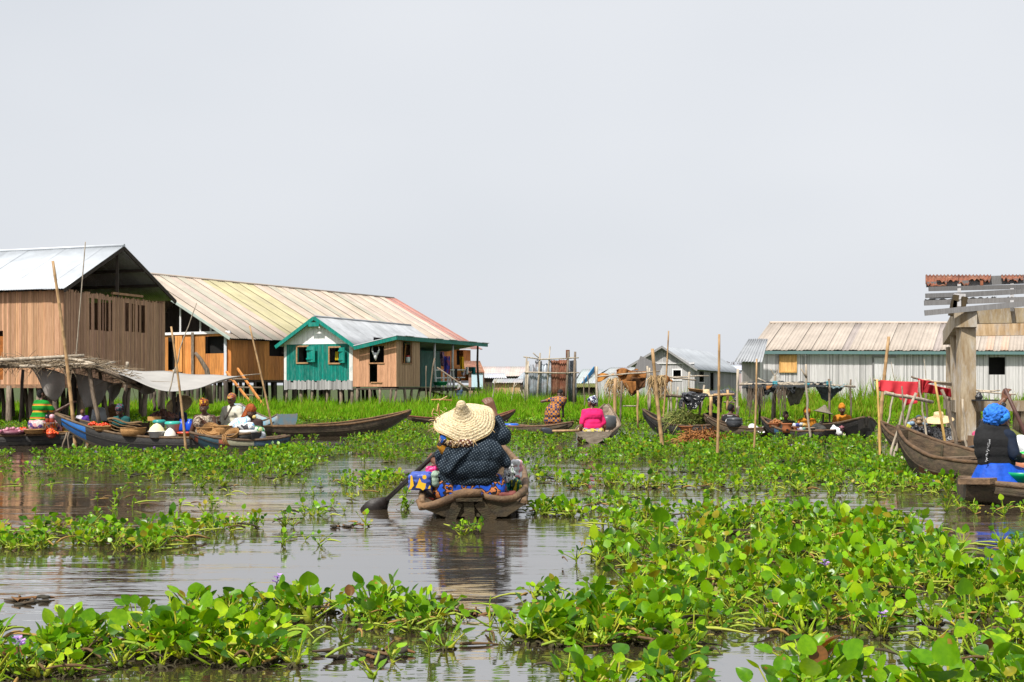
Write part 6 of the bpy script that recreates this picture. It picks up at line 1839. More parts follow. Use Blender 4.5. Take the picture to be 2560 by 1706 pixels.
# conical hat of a seller bent behind the awning pole
straw_hat(P(447, 1008, 29.0), Vector((0, 0, 1)).rotation_difference(Vector((-.45, .6, .7)).normalized()).to_matrix(), .3, .12, None, 'tilted dark straw hat seen from below under the awning', m=M_HATSTRAW)
person('shadowed seller under the tilted straw hat below the awning', seat_at(446, 1017, 29.2, .95), R(180), .95, (0, .1), pitch=R(-20), top=mat('dark_blue_dress', (.02, .04, .09), .85, .3), sleeve=.8)

# goods on the left boats
def onions():
    heap('onion_pile', 'purple onions along the side of the tomato canoe', P(30, 1081, 26.5), .38, .07, .042, 24, [(.38, .12, .18), (.5, .22, .28)], 'onions', 'heaps of vegetables')
    heap('tomato_pile', 'heap of red tomatoes behind the onions', P(57, 1084, 26.7), .16, .15, .026, 70, [(.7, .05, .012), (.75, .12, .015)], 'tomatoes', 'heaps of vegetables')
    heap('tomato_pile', 'heap of bright tomatoes right in front of the patterned bucket', P(127, 1086, 26.65), .15, .12, .026, 70, [(.75, .07, .012), (.78, .14, .015)], 'tomatoes', 'heaps of vegetables')
    heap('tomato_pile', 'small row of tomatoes beside the basket of the striped jersey seller', P(106, 1079, 26.9), .12, .08, .026, 26, [(.7, .05, .012)], 'tomatoes', 'heaps of vegetables')
    heap('tomato_pile', 'tomatoes on the far edge of the blue bowed canoe, nearest the child', P(233, 1064, 25.9), .1, .07, .024, 24, [(.72, .06, .012)], 'tomatoes', 'heaps of vegetables')
    heap('tomato_pile', 'tomatoes in a flat basket behind the child', P(259, 1067, 25.8), .14, .08, .024, 30, [(.72, .06, .012)], 'tomatoes', 'heaps of vegetables')
    heap('tomato_pile', 'three or four tomatoes on the flat basket by the folded mats', P(279, 1071, 25.6), .05, .04, .026, 9, [(.75, .08, .012)], 'tomatoes', 'heaps of vegetables')
    basket(P(85, 1085, 26.5), .2, .09, 'low round basket between the tomato heaps')
    basket(P(152, 1088, 26.9), .17, .07, 'flat basket against the thick bamboo pole')
    basket(P(262, 1078, 25.5), .22, .1, 'flat brown basket under the tomatoes on the blue bowed canoe')
    basket(P(333, 1090, 25.2), .25, .16, 'wide woven basket in the middle of the blue bowed canoe', flare=1.05)
    tub(P(126, 1080, 26.8), .13, .15, .2, 'bucket with a blue and orange printed pattern beside the striped jersey', (.3, .3, .3), m=cloth_mat('printed_bucket', [(.03, .22, .4), (.5, .2, .03), (.55, .6, .6), (.04, .3, .42)], 11, 'noise', rough=.35), name='bucket', cat='bucket')
    for x, l, c in ((118, 'dark topped glass jar of red oil nearest the striped jersey', (.02, .02, .03)), (130, 'glass jar of red oil with a pale pink cloth top', (.6, .35, .4))):
        b = thing('jar', P(x, 1062, 26.9), l, 'jar'); mb = MB(); mb.lathe([(.001, 0), (.055, 0), (.06, .1), (.045, .15)], P(x, 1062, 26.9), 14, (.25, .03, .015, 1)); mb.build('body', M_PLASTIC, b)
        mb = MB(); mb.lathe([(.05, .14), (.06, .17), (.04, .22), (.001, .23)], P(x, 1062, 26.9), 14, (*c, 1)); mb.build('top', M_PLASTIC, b)
    for k, x in enumerate((144, 151, 158)):
        b = thing('bottle', P(x, 1080, 27.2), ('orange oil bottle nearest the patterned bucket', 'orange oil bottle in the middle of the three', 'orange oil bottle nearest the blue bow')[k], 'bottle', 'bottles of palm oil')
        mb = MB(); mb.lathe([(.001, 0), (.035, 0), (.035, .2), (.014, .25)], P(x, 1080, 27.2), 10, (.42, .15, .015, 1)); mb.build('body', M_PLASTIC, b)
        mb = MB(); mb.lathe([(.016, .245), (.016, .27), (.001, .27)], P(x, 1080, 27.2), 10, (.5, .1, .1, 1)); mb.build('cap', M_PLASTIC, b)
    # folded mats
    mt = thing('folded_mats', P(310, 1070, 25.7), 'stack of brown woven mats folded on the blue bowed canoe', 'mats')
    for k in range(5):
        sheet3([P(268 + 3 * k, 1049 + 5 * k, 25.3), P(356 - 2 * k, 1060 + 4 * k, 25.3), P(352 - 3 * k, 1058 + 4 * k, 26.2), P(270 + 2 * k, 1046 + 5 * k, 26.2)], lambda u, v: Vector((0, 0, .03 * math.sin(u * 8 + k) - .02 * k))).build('mat', mat('brown_mat', (.2, .125, .06), .9, .35, 20, (1, 1, 1), .5), mt, solid=.02)
    tub(P(392, 1094, 25.0), .14, .165, .13, 'white enamel basin heaped with pale flour', (.62, .64, .66), content=(.72, .62, .38), name='basin', cat='basin')
    tub(P(425, 1092, 25.0), .1, .13, .02, 'dark tray with a white cone of meal', (.03, .03, .03), content=(.78, .74, .65), name='tray', cat='tray')
    tub(P(398, 1079, 25.4), .1, .115, .20, 'grey plastic bucket with a teal lid, the left one of two', (.5, .53, .53), (.01, .25, .23), name='bucket', cat='bucket', group='grey buckets with teal lids')
    tub(P(432, 1082, 25.2), .11, .145, .19, 'grey plastic bucket with a teal lid, the right one of two', (.42, .42, .42), (.03, .38, .3), name='bucket', cat='bucket', group='grey buckets with teal lids')
    for k, (x, yy) in enumerate(((455, 1078), (474, 1078))):
        c = P(x, yy, 25.6); b = thing('jerrycan', c, ('bright blue jerrycan touching the teal lidded bucket', 'bright blue jerrycan nearest the bare shouldered woman')[k], 'jerrycan', 'blue jerrycans')
        mb = MB(); mb.lathe([(.001, 0), (.075, 0), (.08, .03), (.08, .15), (.06, .19), (.025, .215), (.025, .24), (.001, .24)], c, 14, (.006, .07, .55, 1)); mb.build('body', M_PLASTIC, b)
        mb = MB(); mb.tube([c + Vector((-.05, 0, .18)), c + Vector((-.03, 0, .24)), c + Vector((.04, 0, .24)), c + Vector((.06, 0, .18))], .012, 6, (.006, .06, .5, 1)); mb.build('handle', M_PLASTIC, b)
    tub(P(462, 1096, 25.1), .11, .14, .12, 'orange and yellow rimmed bowl under the blue jerrycans', (.6, .26, .05), (.6, .06, .02), .01, name='bowl', cat='bowl')
    heap('leaf_heap', 'heap of dried dark red leaves behind the teal lidded buckets', P(408, 1046, 27.2), .32, .2, .04, 90, [(.09, .035, .02), (.14, .05, .03), (.05, .02, .015)], 'dried leaves')
    mb = MB(); mb.box(P(386, 1047, 26.8), (.24, .2, .09), 0, (.55, .3, .1, 1)); mb.alone('carton', M_MATTE, 'small tan carton in front of the dried leaves', 'carton')
    mb = MB(); mb.lathe([(.001, 0), (.2, .0), (.17, .25), (.05, .3), (.001, .3)], P(250, 1052, 28), 14, (.5, .53, .55, 1)); mb.alone('grey_cover', M_MATTE, 'pale grey plastic cover under the stall roof', 'cover')
    blob_thing('wicker_bundle', 'round brown wicker bundle in the shade of the stall', 'bundle', [(P(275, 1040, 28.5), P(285, 1032, 28.5), .22, .2)], M_BASKET, (.5, .5, .5), .015)
    # baskets on the painted canoe
    tl = Matrix.Rotation(R(60), 3, 'Y') @ Matrix.Rotation(R(15), 3, 'X')
    basket(P(510, 1090, 25.2), .14, .16, 'upright basket at the left of the palm basket load')
    for k in range(5):
        basket(P(520 + 2 * k, 1092 - 4 * k, 25.0 + .05 * k), .2 - .012 * k, .05, ('lowest', 'second', 'third', 'fourth', 'topmost')[k] + ' of the leaning stack of shallow baskets', Matrix.Rotation(R(25 + 4 * k), 3, 'X') @ Matrix.Rotation(R(18), 3, 'Y'), group='leaning stack of shallow baskets')
    basket(P(557, 1090, 25.3), .17, .2, 'deep brown basket behind the leaning stack')
    basket(P(588, 1098, 24.8), .13, .17, 'honey coloured basket lying open beside the bags', Matrix.Rotation(R(35), 3, 'X') @ Matrix.Rotation(R(-15), 3, 'Y'))
    for k in range(3):
        basket(P(563 + 4 * k, 1103, 24.7), .12, .04, ('first', 'second', 'third')[k] + ' small shallow basket standing on edge in the painted canoe', Matrix.Rotation(R(65), 3, 'Y') @ Matrix.Rotation(R(20), 3, 'X'), group='small shallow baskets on edge')
    blob_thing('sack', 'bulging white and blue sack on the painted canoe load', 'sack', [(P(585, 1064, 25.4), P(628, 1068, 25.3), .1, .09), (P(592, 1056, 25.5), P(620, 1052, 25.5), .09, .07)], cloth_mat('white_blue_film', [(.68, .7, .72), (.62, .65, .68), (.2, .4, .62), (.68, .7, .72), (.06, .06, .07)], 5, 'noise', rough=.35), None, .02)
    blob_thing('sack', 'green and yellow patterned bag under the white sack', 'sack', [(P(578, 1070, 25.6), P(650, 1078, 25.6), .1, .1)], cloth_mat('green_yellow_film', [(.5, .5, .25), (.05, .3, .12), (.6, .62, .5), (.45, .4, .1)], 6, 'noise', rough=.4), None, .015)
    tub(P(620, 1100, 25.0), .16, .17, .17, 'clear tub with a red label under the bags', (.5, .42, .36), (.55, .53, .5), .03)
    blob_thing('bag', 'grey see-through plastic bag at the right end of the painted canoe', 'bag', [(P(652, 1090, 25.2), P(645, 1098, 25.1), .1, .1)], M_BAG, (.45, .47, .5, 1), .025)
onions()

# child and washing on the porch of the teal house
person('child in a pale top and jeans standing at the ladder of the porch', seat_at(1150, 949, 62.5, .95), R(100), .95, (0, .02), legs='stand', top=mat('pale_grey_cotton', (.4, .4, .38), .85, .15), sleeve=.7, skirt=mat('blue_denim', (.05, .08, .15), .9, .3), vox=.02, hands=False)
def washing(label, px0, px1, py0, py1, y, m, cat='cloth', skew=0):
    a, b, c, d = P(px0, py0, y), P(px1, py0, y), P(px1 + skew, py1, y), P(px0 + skew, py1, y)
    sheet3([a, b, c, d], lambda u, v: Vector((0, .08 * math.sin(u * 8 + v), -.06 * math.sin(math.pi * u) * v)), 10, 8).alone('hanging_cloth', m, label, cat, 'washing hung on the porch', solid=.015)
washing('blue patterned cloth draped over the porch rail', 1110, 1125, 891, 936, 63.2, cloth_mat('blue_floral', [(.04, .04, .22), (.05, .05, .3), (.2, .05, .1), (.03, .03, .16)], 6, 'voronoi'))
washing('dark pink patterned cloth hung high on the porch', 1099, 1110, 880, 914, 63.4, cloth_mat('pink_floral', [(.15, .08, .14), (.3, .16, .2), (.06, .04, .08)], 7, 'voronoi'), skew=3)
washing('bright yellow cloth hung at the porch corner', 1149, 1159, 892, 927, 66.4, mat('yellow_cloth', (.75, .4, .01), .8, .1), skew=2)
washing('black cloth hung below the porch rail', 1127, 1143, 922, 945, 64.5, mat('black_cloth', (.015, .015, .017), .9, .2))
washing('pale lilac cloth on the line by the porch corner', 1153, 1163, 926, 937, 66.8, mat('lilac_cloth', (.5, .42, .5), .85, .1))
washing('white cloth on the line beside the lilac one', 1164, 1171, 918, 934, 66.9, mat('white_cotton', (.65, .65, .68), .85, .1))
washing('teal cloth tied round the last porch post', 1179, 1189, 918, 934, 67.4, mat('teal_cotton', (.0, .2, .22), .85, .2))
washing('dark green cloth between the white and the teal washing', 1172, 1179, 918, 928, 67.0, mat('dark_green_cotton', (.02, .05, .04), .85, .2))
tub(P(1101, 964, 62.0), .3, .38, .18, 'green washing bowl on the porch deck', (.0, .28, .13), name='bowl', cat='bowl')
# bleached forked stakes in the marsh
for (t_, b_, f_, l_) in (((1238, 949), (1230, 990), (.75, 1243, 947), 'forked dead stake left of the tin enclosure, by the plank hut'), ((1287, 957), (1277, 1012), (.85, 1293, 959), 'crooked yellowish stake in the grass left of the tin enclosure'),
                         ((1300, 975), (1306, 988), (.4, 1308, 974), 'bleached forked branch lying at the foot of the tin enclosure')):
    pole(t_, b_, l_, .06, M_PALEPOLE, nodes_=False, y=56, fork=f_, group='dead stakes in the marsh', name='stake')
for (t_, b_, l_) in (((1461, 943), (1462, 990), 'thin stake right of the tin enclosure, the left of two'), ((1470, 938), (1473, 992), 'thin stake right of the tin enclosure, the right of two'), ((1489, 917), (1492, 1015), 'stout grey post between the tin enclosure and the brown canvas'),
                     ((1086, 896), (1072, 1046), 'tall grey trunk post standing before the porch'), ((1066, 915), (1066, 1030), 'thin grey post beside the tall porch post'), ((1175, 970), (1173, 1010), 'pale post end at the foot of the porch handrail')):
    pole(t_, b_, l_, .09 if 'trunk' in l_ or 'stout' in l_ else .05, M_POST, nodes_=False, y=50 if b_[0] > 1300 else 57, group='posts in the marsh', name='marsh_post')

# ------------------------------------------------------------------ middle: girl and woman in pink
person('girl in an orange and navy checked dress bending forward in the shallow canoe', P(1381, 1043, 32.9), R(-25), .93, (.12, .2), legs='stand', pitch=R(-60), armL=((-.36, .06, .44), (-.2, .28, .50)), armR=((.2, .3, .26), (.16, .42, .1)),
       top=cloth_mat('orange_navy_check', [(.42, .17, .03), (.03, .035, .09)], 17, 'check'), sleeve=.5, skirt=MATS['orange_navy_check'], vox=.013, curl=.6)
tub(P(1278, 1074, 33.3), .2, .19, .12, 'white tub with a bright blue lid in the girl\'s canoe', (.65, .66, .68), (.01, .1, .5))
person('woman in a bright pink shirt and a navy and white headwrap seated in her canoe', seat_at(1482, 1008, 28.2, 1.05), R(12), 1.05, (.0, .04), yaw=R(35), armR=((.27, .0, .2), (.27, .12, .02)), armL=((-.27, -.02, .2), (-.3, .08, .0)), top=mat('bright_pink_jersey', (.68, .012, .13), .8, .1, 6, (1, 1, 1), .25, 10), sleeve=.75,
       skirt=cloth_mat('yellow_purple_print', [(.5, .42, .08), (.2, .12, .3), (.45, .4, .3), (.08, .05, .1), (.5, .45, .1)], 16, 'voronoi', stretch=(1, 1, 2)), hat='wrap', hatm=cloth_mat('navy_white_wrap', [(.02, .025, .07), (.55, .57, .62), (.02, .025, .07), (.03, .03, .08)], 14, 'noise'), skin=M_SKIN2, vox=.011, bulk=1.08)
def paddle2():
    pd = thing('paddle', P(1370, 1082, 27.4), 'paddle with a black blade laid across the stern of the grey canoe', 'paddle')
    mb = MB(); mb.tube([P(1380, 1078, 27.4), P(1448, 1077, 27.5)], .028, 8); mb.build('shaft', M_BAMBOO, pd)
    mb = MB(); a, b = P(1354, 1074, 27.4), P(1382, 1080, 27.4)
    mb.ball((a + b) / 2, (.15, .03, .065), 12, (1, 1, 1), 0, Matrix.Rotation(R(14), 3, 'Y')); mb.build('blade', mat('black_blade', (.03, .035, .045), .5, .2), pd)
paddle2()
mb = MB(); mb.lathe([(.001, 0), (.17, 0), (.2, .1), (.2, .3), (.16, .34), (.001, .35)], P(1520, 1075, 29.4), 18, (.06, .065, .07, 1)); mb.alone('pot', M_PLASTIC, 'dark grey pot on the floor of the grey canoe', 'pot')
blob_thing('blue_bag', 'blue bag beside the woman in the pink shirt', 'bag', [(P(1502, 1060, 28.8), P(1504, 1046, 28.8), .07, .06)], M_BAG, (.02, .14, .5, 1), .01)

# ------------------------------------------------------------------ middle right: stalls
def canvas_stall():
    h = thing('market_stall', P(1580, 1050, 38), 'pole stall with torn brown canvas and straw hanging from its frame', 'stall')
    c3 = lambda x, y: (1200 + x / 3.361, 780 + y / 3.361)
    def st(x0, y0, x1, y1, r=.05, m=M_PALEPOLE, ya=38, yb=None, nm='post'):
        mb = MB(); stick(mb, P(*c3(x0, y0), ya), P(*c3(x1, y1), yb or ya), r * .62, 7, .02); mb.build(nm, m, h)
    st(982, 460, 985, 800, .07, ya=42); st(1140, 560, 1125, 940, .085, M_BAMBOO, 34.5); st(1190, 580, 1180, 950, .05, M_POST, 36); st(1325, 660, 1328, 980, .05, M_BAMBOO, 34); st(1405, 455, 1420, 860, .055); st(1425, 470, 1425, 840, .05)
    st(1600, 540, 1610, 880, .055, ya=40); st(1760, 505, 1748, 880, .055, ya=40); st(1665, 630, 1640, 880, .05, ya=40); st(1580, 650, 1582, 900, .045, ya=39); st(1885, 615, 1840, 890, .05, ya=38)
    st(985, 545, 1510, 498, .04, nm='cross_pole', ya=37); st(1430, 530, 1815, 575, .045, nm='cross_pole', ya=39.5); st(1560, 552, 1925, 540, .04, nm='cross_pole', ya=40); st(1590, 548, 1815, 575, .05, nm='cross_pole', ya=40.2); st(1540, 700, 1700, 712, .05, nm='cross_pole', ya=39); st(1200, 792, 1325, 788, .035, nm='cross_pole', ya=38)
    def cl(pts, m, f=.08, y=37.2, col=None):
        q = [P(*c3(*p), y) for p in pts]
        mb = sheet3(q, lambda u, v: Vector((0, f * math.sin(u * 9 + 2 * v), f * .5 * math.sin(u * 5 + v * 4))), 16, 10); mb.build('canvas', m, h, solid=.015)
    M_OC = mat('orange_canvas', (.55, .24, .05), .85, .2, 5, transl=.2)
    cl([(988, 530), (1120, 520), (1125, 535), (990, 582)], M_OC)
    cl([(1150, 490), (1290, 478), (1330, 500), (1150, 530)], M_SACK, .1); cl([(1150, 515), (1400, 490), (1395, 560), (1170, 590)], M_SACK, .06)
    cl([(1180, 560), (1395, 545), (1385, 640), (1270, 700)], mat('dark_brown_canvas', (.13, .06, .025), .9, .35, 5, transl=.1), .08); cl([(1195, 590), (1310, 580), (1310, 660), (1270, 695)], M_SACK, .03, 37.0); cl([(1545, 535), (1612, 560), (1615, 598), (1550, 590)], M_SACK)
    mb = MB()
    for (x0, x1, y0, n, L) in ((1075, 1170, 560, 50, .7), (1430, 1555, 540, 130, .75), (1170, 1260, 590, 30, .5)):
        for i in range(n):
            p = P(*c3(random.uniform(x0, x1), y0 + random.uniform(-10, 35)), 37.2 + random.uniform(-.4, .4))
            d = Vector((random.gauss(0, .14), random.gauss(0, .08), -random.uniform(.25, 1) * L))
            mb.tube([p, p + d * .5 + Vector((random.gauss(0, .05), 0, 0)), p + d], [.016, .012, .005], 3, g3(random.uniform(.6, 1.5)), caps=False)
    mb.build('hanging_straw', M_STRAW, h, kind='stuff')
    mb = MB(); mb.box(P(*c3(1410, 480), 38.5), (.75, .04, .55), 0, g3(.35), Matrix.Rotation(R(25), 3, 'Y')); mb.build('board', M_GREYW, h)
canvas_stall()

def black_tarp_stall():
    h = thing('market_stall', P(1770, 1050, 36.5), 'low stall draped with crumpled black plastic sheeting', 'stall')
    c = lambda x, y: (1600 + x / 6.534, 900 + y / 6.534)
    def st(x0, y0, x1, y1, r=.05, m=M_POST, ya=36.5, yb=None, nm='post'):
        mb = MB(); stick(mb, P(*c(x0, y0), ya), P(*c(x1, y1), yb or ya), r * .68, 7, .015); mb.build(nm, m, h)
    st(720, 600, 700, 900, .07); st(1000, 620, 960, 940, .06); st(1158, 600, 1160, 960, .07, M_BAMBOO, 35.6); st(1330, 560, 1315, 860, .06); st(1432, 490, 1415, 830, .06, M_BAMBOO, 35.8); st(1600, 150, 1585, 980, .055, M_PALEPOLE, 36.0); st(1050, 415, 1030, 520, .03, M_PALEPOLE, 38)
    st(375, 575, 690, 600, .07, nm='cross_pole', ya=37); st(1200, 575, 1540, 565, .06, M_BAMBOO, 35.7, nm='cross_pole'); st(1370, 690, 1560, 700, .04, nm='cross_pole', ya=38); st(1400, 760, 1540, 640, .03, nm='cross_pole', ya=38); st(1560, 690, 1545, 860, .03, ya=38); st(1620, 760, 1600, 940, .03, ya=38)
    def cl(pts, y0, y1, f=.12, nu=22, nv=14, sag=0):
        a, b, cc, d = pts
        q = [P(*c(*a), y1), P(*c(*b), y1), P(*c(*cc), y0), P(*c(*d), y0)]
        ph = random.uniform(0, 9)
        mb = sheet3(q, lambda u, v: Vector((f * .4 * mnoise.noise((u * 4, v * 4, ph + 5)), f * mnoise.noise((u * 5, v * 5, ph)), f * .9 * mnoise.noise((u * 5, v * 6, ph + 9)) - sag * math.sin(math.pi * u) * v)), nu, nv); mb.build('plastic_sheet', M_BTARP, h, solid=.012)
    cl([(700, 540), (1120, 500), (1110, 590), (680, 570)], 35.8, 37.6)
    cl([(680, 560), (1110, 585), (1000, 660), (700, 690)], 35.7, 35.8, .14, sag=.25)
    cl([(625, 700), (720, 560), (700, 700), (655, 850)], 35.6, 35.8, .08, 8, 10)
    cl([(1130, 510), (1400, 490), (1400, 600), (1120, 600)], 35.9, 37.5, .12); cl([(1130, 590), (1300, 600), (1280, 740), (1180, 700)], 36.3, 36, .1)
    cl([(1300, 520), (1430, 470), (1560, 540), (1330, 600)], 36.2, 37.5, .1); cl([(1440, 475), (1580, 560), (1590, 760), (1540, 640)], 37.2, 37.6, .1, 10, 12)
black_tarp_stall()
basket(P(1742, 981, 36.6), .25, .08, 'brown flat basket lying on the black plastic stall roof', Matrix.Rotation(R(8), 3, 'Y'))
straw_hat(P(1766, 987, 36.2), Matrix.Rotation(R(-4), 3, 'X'), .3, .16, None, 'yellow straw hat lying on the black plastic stall roof', domed=True)
person('person in shadow seated behind a post of the black plastic stall', seat_at(1777, 1022, 36.8, 1.0), R(160), 1.0, (0, .06), top=mat('very_dark_cloth', (.012, .012, .014), .9, .3), sleeve=1.2, hat=None)
th_, TW, _a, _b = person('man seen from behind in a black tank top with white piping', seat_at(1825, 1022, 32.4, 1.05), R(-15), 1.05, (0, .08), yaw=R(-30), pitch=R(-22), armR=((.28, .12, .2), (.3, .34, .1)), armL=((-.27, .1, .2), (-.12, .34, .15)), top=mat('black_jersey', (.012, .012, .013), .85, .2), sleeve=-1, skin=M_SKIN, bulk=1.05)
mb = MB()
for sg in (-1, 1):
    mb.tube([TW(sg * .085, .03, .53), TW(sg * .075, -.045, .47), TW(sg * .10, -.095, .38), TW(sg * .15, -.10, .26), TW(sg * .165, -.04, .2)], .011, 6, (.6, .6, .6, 1))
mb.tube([TW(-.085, .03, .53), TW(-.04, -.045, .53), TW(.04, -.045, .53), TW(.085, .03, .53)], .011, 6, (.6, .6, .6, 1))
mb.build('white_piping', M_MATTE, th_)
pt_ = thing('cooking_pot', P(1836, 1068, 31.0), 'big black cooking pot with a ring rim before the man in the tank top', 'pot')
mb = MB(); mb.lathe([(.001, 0), (.13, 0), (.2, .06), (.215, .13), (.19, .18), (.2, .2)], P(1836, 1068, 31.0), 22, (.04, .043, .05, 1)); mb.build('body', M_PLASTIC, pt_)
mb = MB(); mb.lathe([(.205, .19), (.205, .215), (.12, .235), (.001, .24)], P(1836, 1068, 31.0), 22, (.05, .052, .06, 1)); mb.build('lid', M_PLASTIC, pt_)
def weeds(name, label, c, r, h, n, cols, L=.35):
    mb = MB()
    for i in range(n):
        a = random.uniform(0, 6.28); t = math.sqrt(random.random())
        p = Vector(c) + Vector((r[0] * t * math.cos(a), r[1] * t * math.sin(a), h * (1 - t * t)))
        d = Vector((random.gauss(0, .5), random.gauss(0, .5), random.gauss(.1, .5))).normalized() * L * random.uniform(.5, 1.1)
        w_ = Vector((d.y, -d.x, .3)).normalized() * .012
        k = random.uniform(.6, 1.3); col = random.choice(cols)
        col = tuple(x * k for x in col) + (1,)
        q, e = p + d * .5, p + d - Vector((0, 0, abs(d.length) * .35))
        mb.add([tuple(p - w_), tuple(p + w_), tuple(q + w_), tuple(q - w_), tuple(e)], [(0, 1, 2, 3), (3, 2, 4)], col)
    mb.ball(c, (r[0] * .85, r[1] * .85, h * .8), 10, (*[x * .5 for x in cols[0]], 1))
    return mb.alone(name, M_MATTE, label, 'cut weed')
weeds('weed_heap', 'heap of cut yellow green weed in the dark canoe', P(1708, 1062, 32.0), (.5, .35, 0), .3, 900, [(.13, .16, .03), (.2, .2, .05), (.08, .11, .02)])
weeds('dry_weed_tuft', 'tuft of orange brown dead weed among the water hyacinths', G(1755, 1112), (.55, .4, 0), .25, 500, [(.3, .12, .03), (.24, .1, .03)], .4)
sheet3([P(1870, 1072, 31), P(1912, 1080, 30.6), P(1908, 1066, 31.4), P(1872, 1064, 31.6)], lambda u, v: Vector((0, 0, .05 * math.sin(u * 6)))).alone('white_cloth', MATS['white_cloth'], 'white cloth spread on the olive brown canoe', 'cloth', solid=.02)
basket(P(1718, 1076, 31.7), .22, .1, 'clay coloured bowl half buried in the cut weed', m=mat('terracotta', (.38, .13, .05), .8, .2, 6), name='bowl')

def net_stall():
    h = thing('market_stall', P(1985, 1060, 32), 'long pole stall roofed with torn black netting', 'stall')
    c = lambda x, y: (1880 + x / 6.536, 920 + y / 6.536)
    def st(x0, y0, x1, y1, r=.045, m=M_PALEPOLE, ya=32, yb=None, nm='post'):
        mb = MB(); stick(mb, P(*c(x0, y0), ya), P(*c(x1, y1), yb or ya), r * .68, 7, .015); mb.build(nm, m, h)
    st(380, 130, 330, 870, .05); st(375, 260, 370, 820, .055, M_POST, 32.6); st(125, 420, 125, 930, .05, M_DARKW, 33); st(1260, 180, 1285, 1080, .045, M_POST, 31.4); st(1615, 190, 1612, 900, .04, M_POST, 33); st(300, 20, 380, 140, .02); st(420, 20, 375, 150, .02)
    st(-210, 272, 900, 275, .05, nm='roof_pole', ya=31.5); st(380, 255, 1690, 310, .05, nm='roof_pole', ya=31.8); st(940, 270, 1690, 305, .045, nm='roof_pole', ya=32.3); st(-180, 250, 1000, 240, .04, nm='roof_pole', ya=33.5); st(100, 170, 260, 250, .035, ya=33, nm='roof_pole')
    M_NET = mat('black_shade_net', (.05, .056, .06), .7, .3, 8, (1, 1, 1), .4, transl=.3)
    def cl(pts, y0, y1, f=.08, m=M_NET, nu=20, nv=10, sag=0):
        a, b, cc, d = pts; ph = random.uniform(0, 9)
        q = [P(*c(*a), y1), P(*c(*b), y1), P(*c(*cc), y0), P(*c(*d), y0)]
        mb = sheet3(q, lambda u, v: Vector((0, f * mnoise.noise((u * 6, v * 5, ph)), f * mnoise.noise((u * 7, v * 6, ph + 9)) - sag * math.sin(math.pi * u) * v)), nu, nv); mb.build('netting', m, h, solid=.008)
    cl([(-150, 240), (360, 232), (380, 275), (-150, 290)], 31.4, 33.4); cl([(360, 225), (920, 232), (920, 290), (380, 280)], 31.5, 33.4); cl([(940, 240), (1250, 250), (1240, 290), (940, 280)], 31.6, 33)
    cl([(-130, 285), (60, 285), (80, 400), (-60, 440)], 31.4, 31.4, .12, M_BTARP); cl([(140, 285), (400, 280), (390, 360), (170, 440)], 31.5, 31.5, .08, sag=.05)
    cl([(400, 285), (720, 290), (700, 420), (520, 350)], 31.5, 31.5, .1); cl([(520, 330), (900, 300), (770, 590), (620, 620)], 31.9, 31.7, .06, mat('sheer_net', (.3, .3, .24), .8, .2, transl=.4)); cl([(1030, 300), (1500, 320), (1330, 470), (1130, 480)], 31.9, 31.7, .05, mat('grey_green_net', (.13, .17, .175), .7, .3, transl=.3), sag=.12)
    cl([(1260, 290), (1560, 275), (1500, 320), (1280, 330)], 31.5, 32.4, .07, mat('pale_blue_net', (.22, .32, .34), .7, .2, transl=.2)); cl([(230, 300), (340, 285), (290, 330), (235, 365)], 31.2, 31.3, .03, M_SACK, 6, 6)
    cl([(270, 235), (400, 60), (480, 200), (400, 240)], 33, 33.2, .05, mat('white_sheer_net', (.55, .54, .5), .8, .1, transl=.5), 10, 10)
    # ragged front drape of the roof
    for (x0, x1, y0, y1) in ((-160, 130, 285, 335), (120, 380, 285, 330), (370, 650, 282, 335), (640, 930, 285, 320), (930, 1260, 283, 308)):
        ph = random.uniform(0, 40)
        T = [P(*c(x0 + (x1 - x0) * i / 12, y0 + random.uniform(-3, 3)), 31.35) for i in range(13)]
        Bm = [P(*c(x0 + (x1 - x0) * i / 12 + random.uniform(-8, 8), y1 + 30 * mnoise.noise((i * .6, ph, 0)) + random.uniform(-6, 14)), 31.3) for i in range(13)]
        mb = MB(); mb.grid(lambda u, v: T[int(round(u * 12))].lerp(Bm[int(round(u * 12))], v) + Vector((0, .05 * math.sin(u * 40) * v, 0)), 12, 3); mb.build('netting', M_NET, h, solid=.008)
    mb = MB()
    for i in range(60):
        p = P(*c(random.choice((random.uniform(-60, 170), random.uniform(400, 560))), 300 + random.uniform(-10, 60)), 31.3)
        d = Vector((random.gauss(0, .05), 0, -random.uniform(.15, .8)))
        mb.tube([p, p + d * .5 + Vector((random.gauss(0, .04), 0, 0)), p + d], [.014, .012, .006], 3, g3(random.uniform(.4, 1.2)), caps=False)
    mb.build('rags', M_POST, h, kind='stuff')
    for x, yy in ((378, 250), (905, 280), (1255, 250)):
        mb = MB(); p = P(*c(x, yy), 31.45)
        for j in range(3): mb.tube([p + Vector((.06 * math.cos(a), .06 * math.sin(a), -.05 + .04 * j + .01 * math.sin(a))) for a in [i * .7 for i in range(10)]], .014, 5, (.03, .25, .3, 1))
        mb.build('lashing', M_PLASTIC, h)
net_stall()
pole((2013.6, 911), (2027, 1094), 'crooked branch pole with a fork in front of the net roofed stall', .06, M_PALEPOLE, nodes_=False, y=29.0, fork=(.86, 2002, 922), bend=.08)

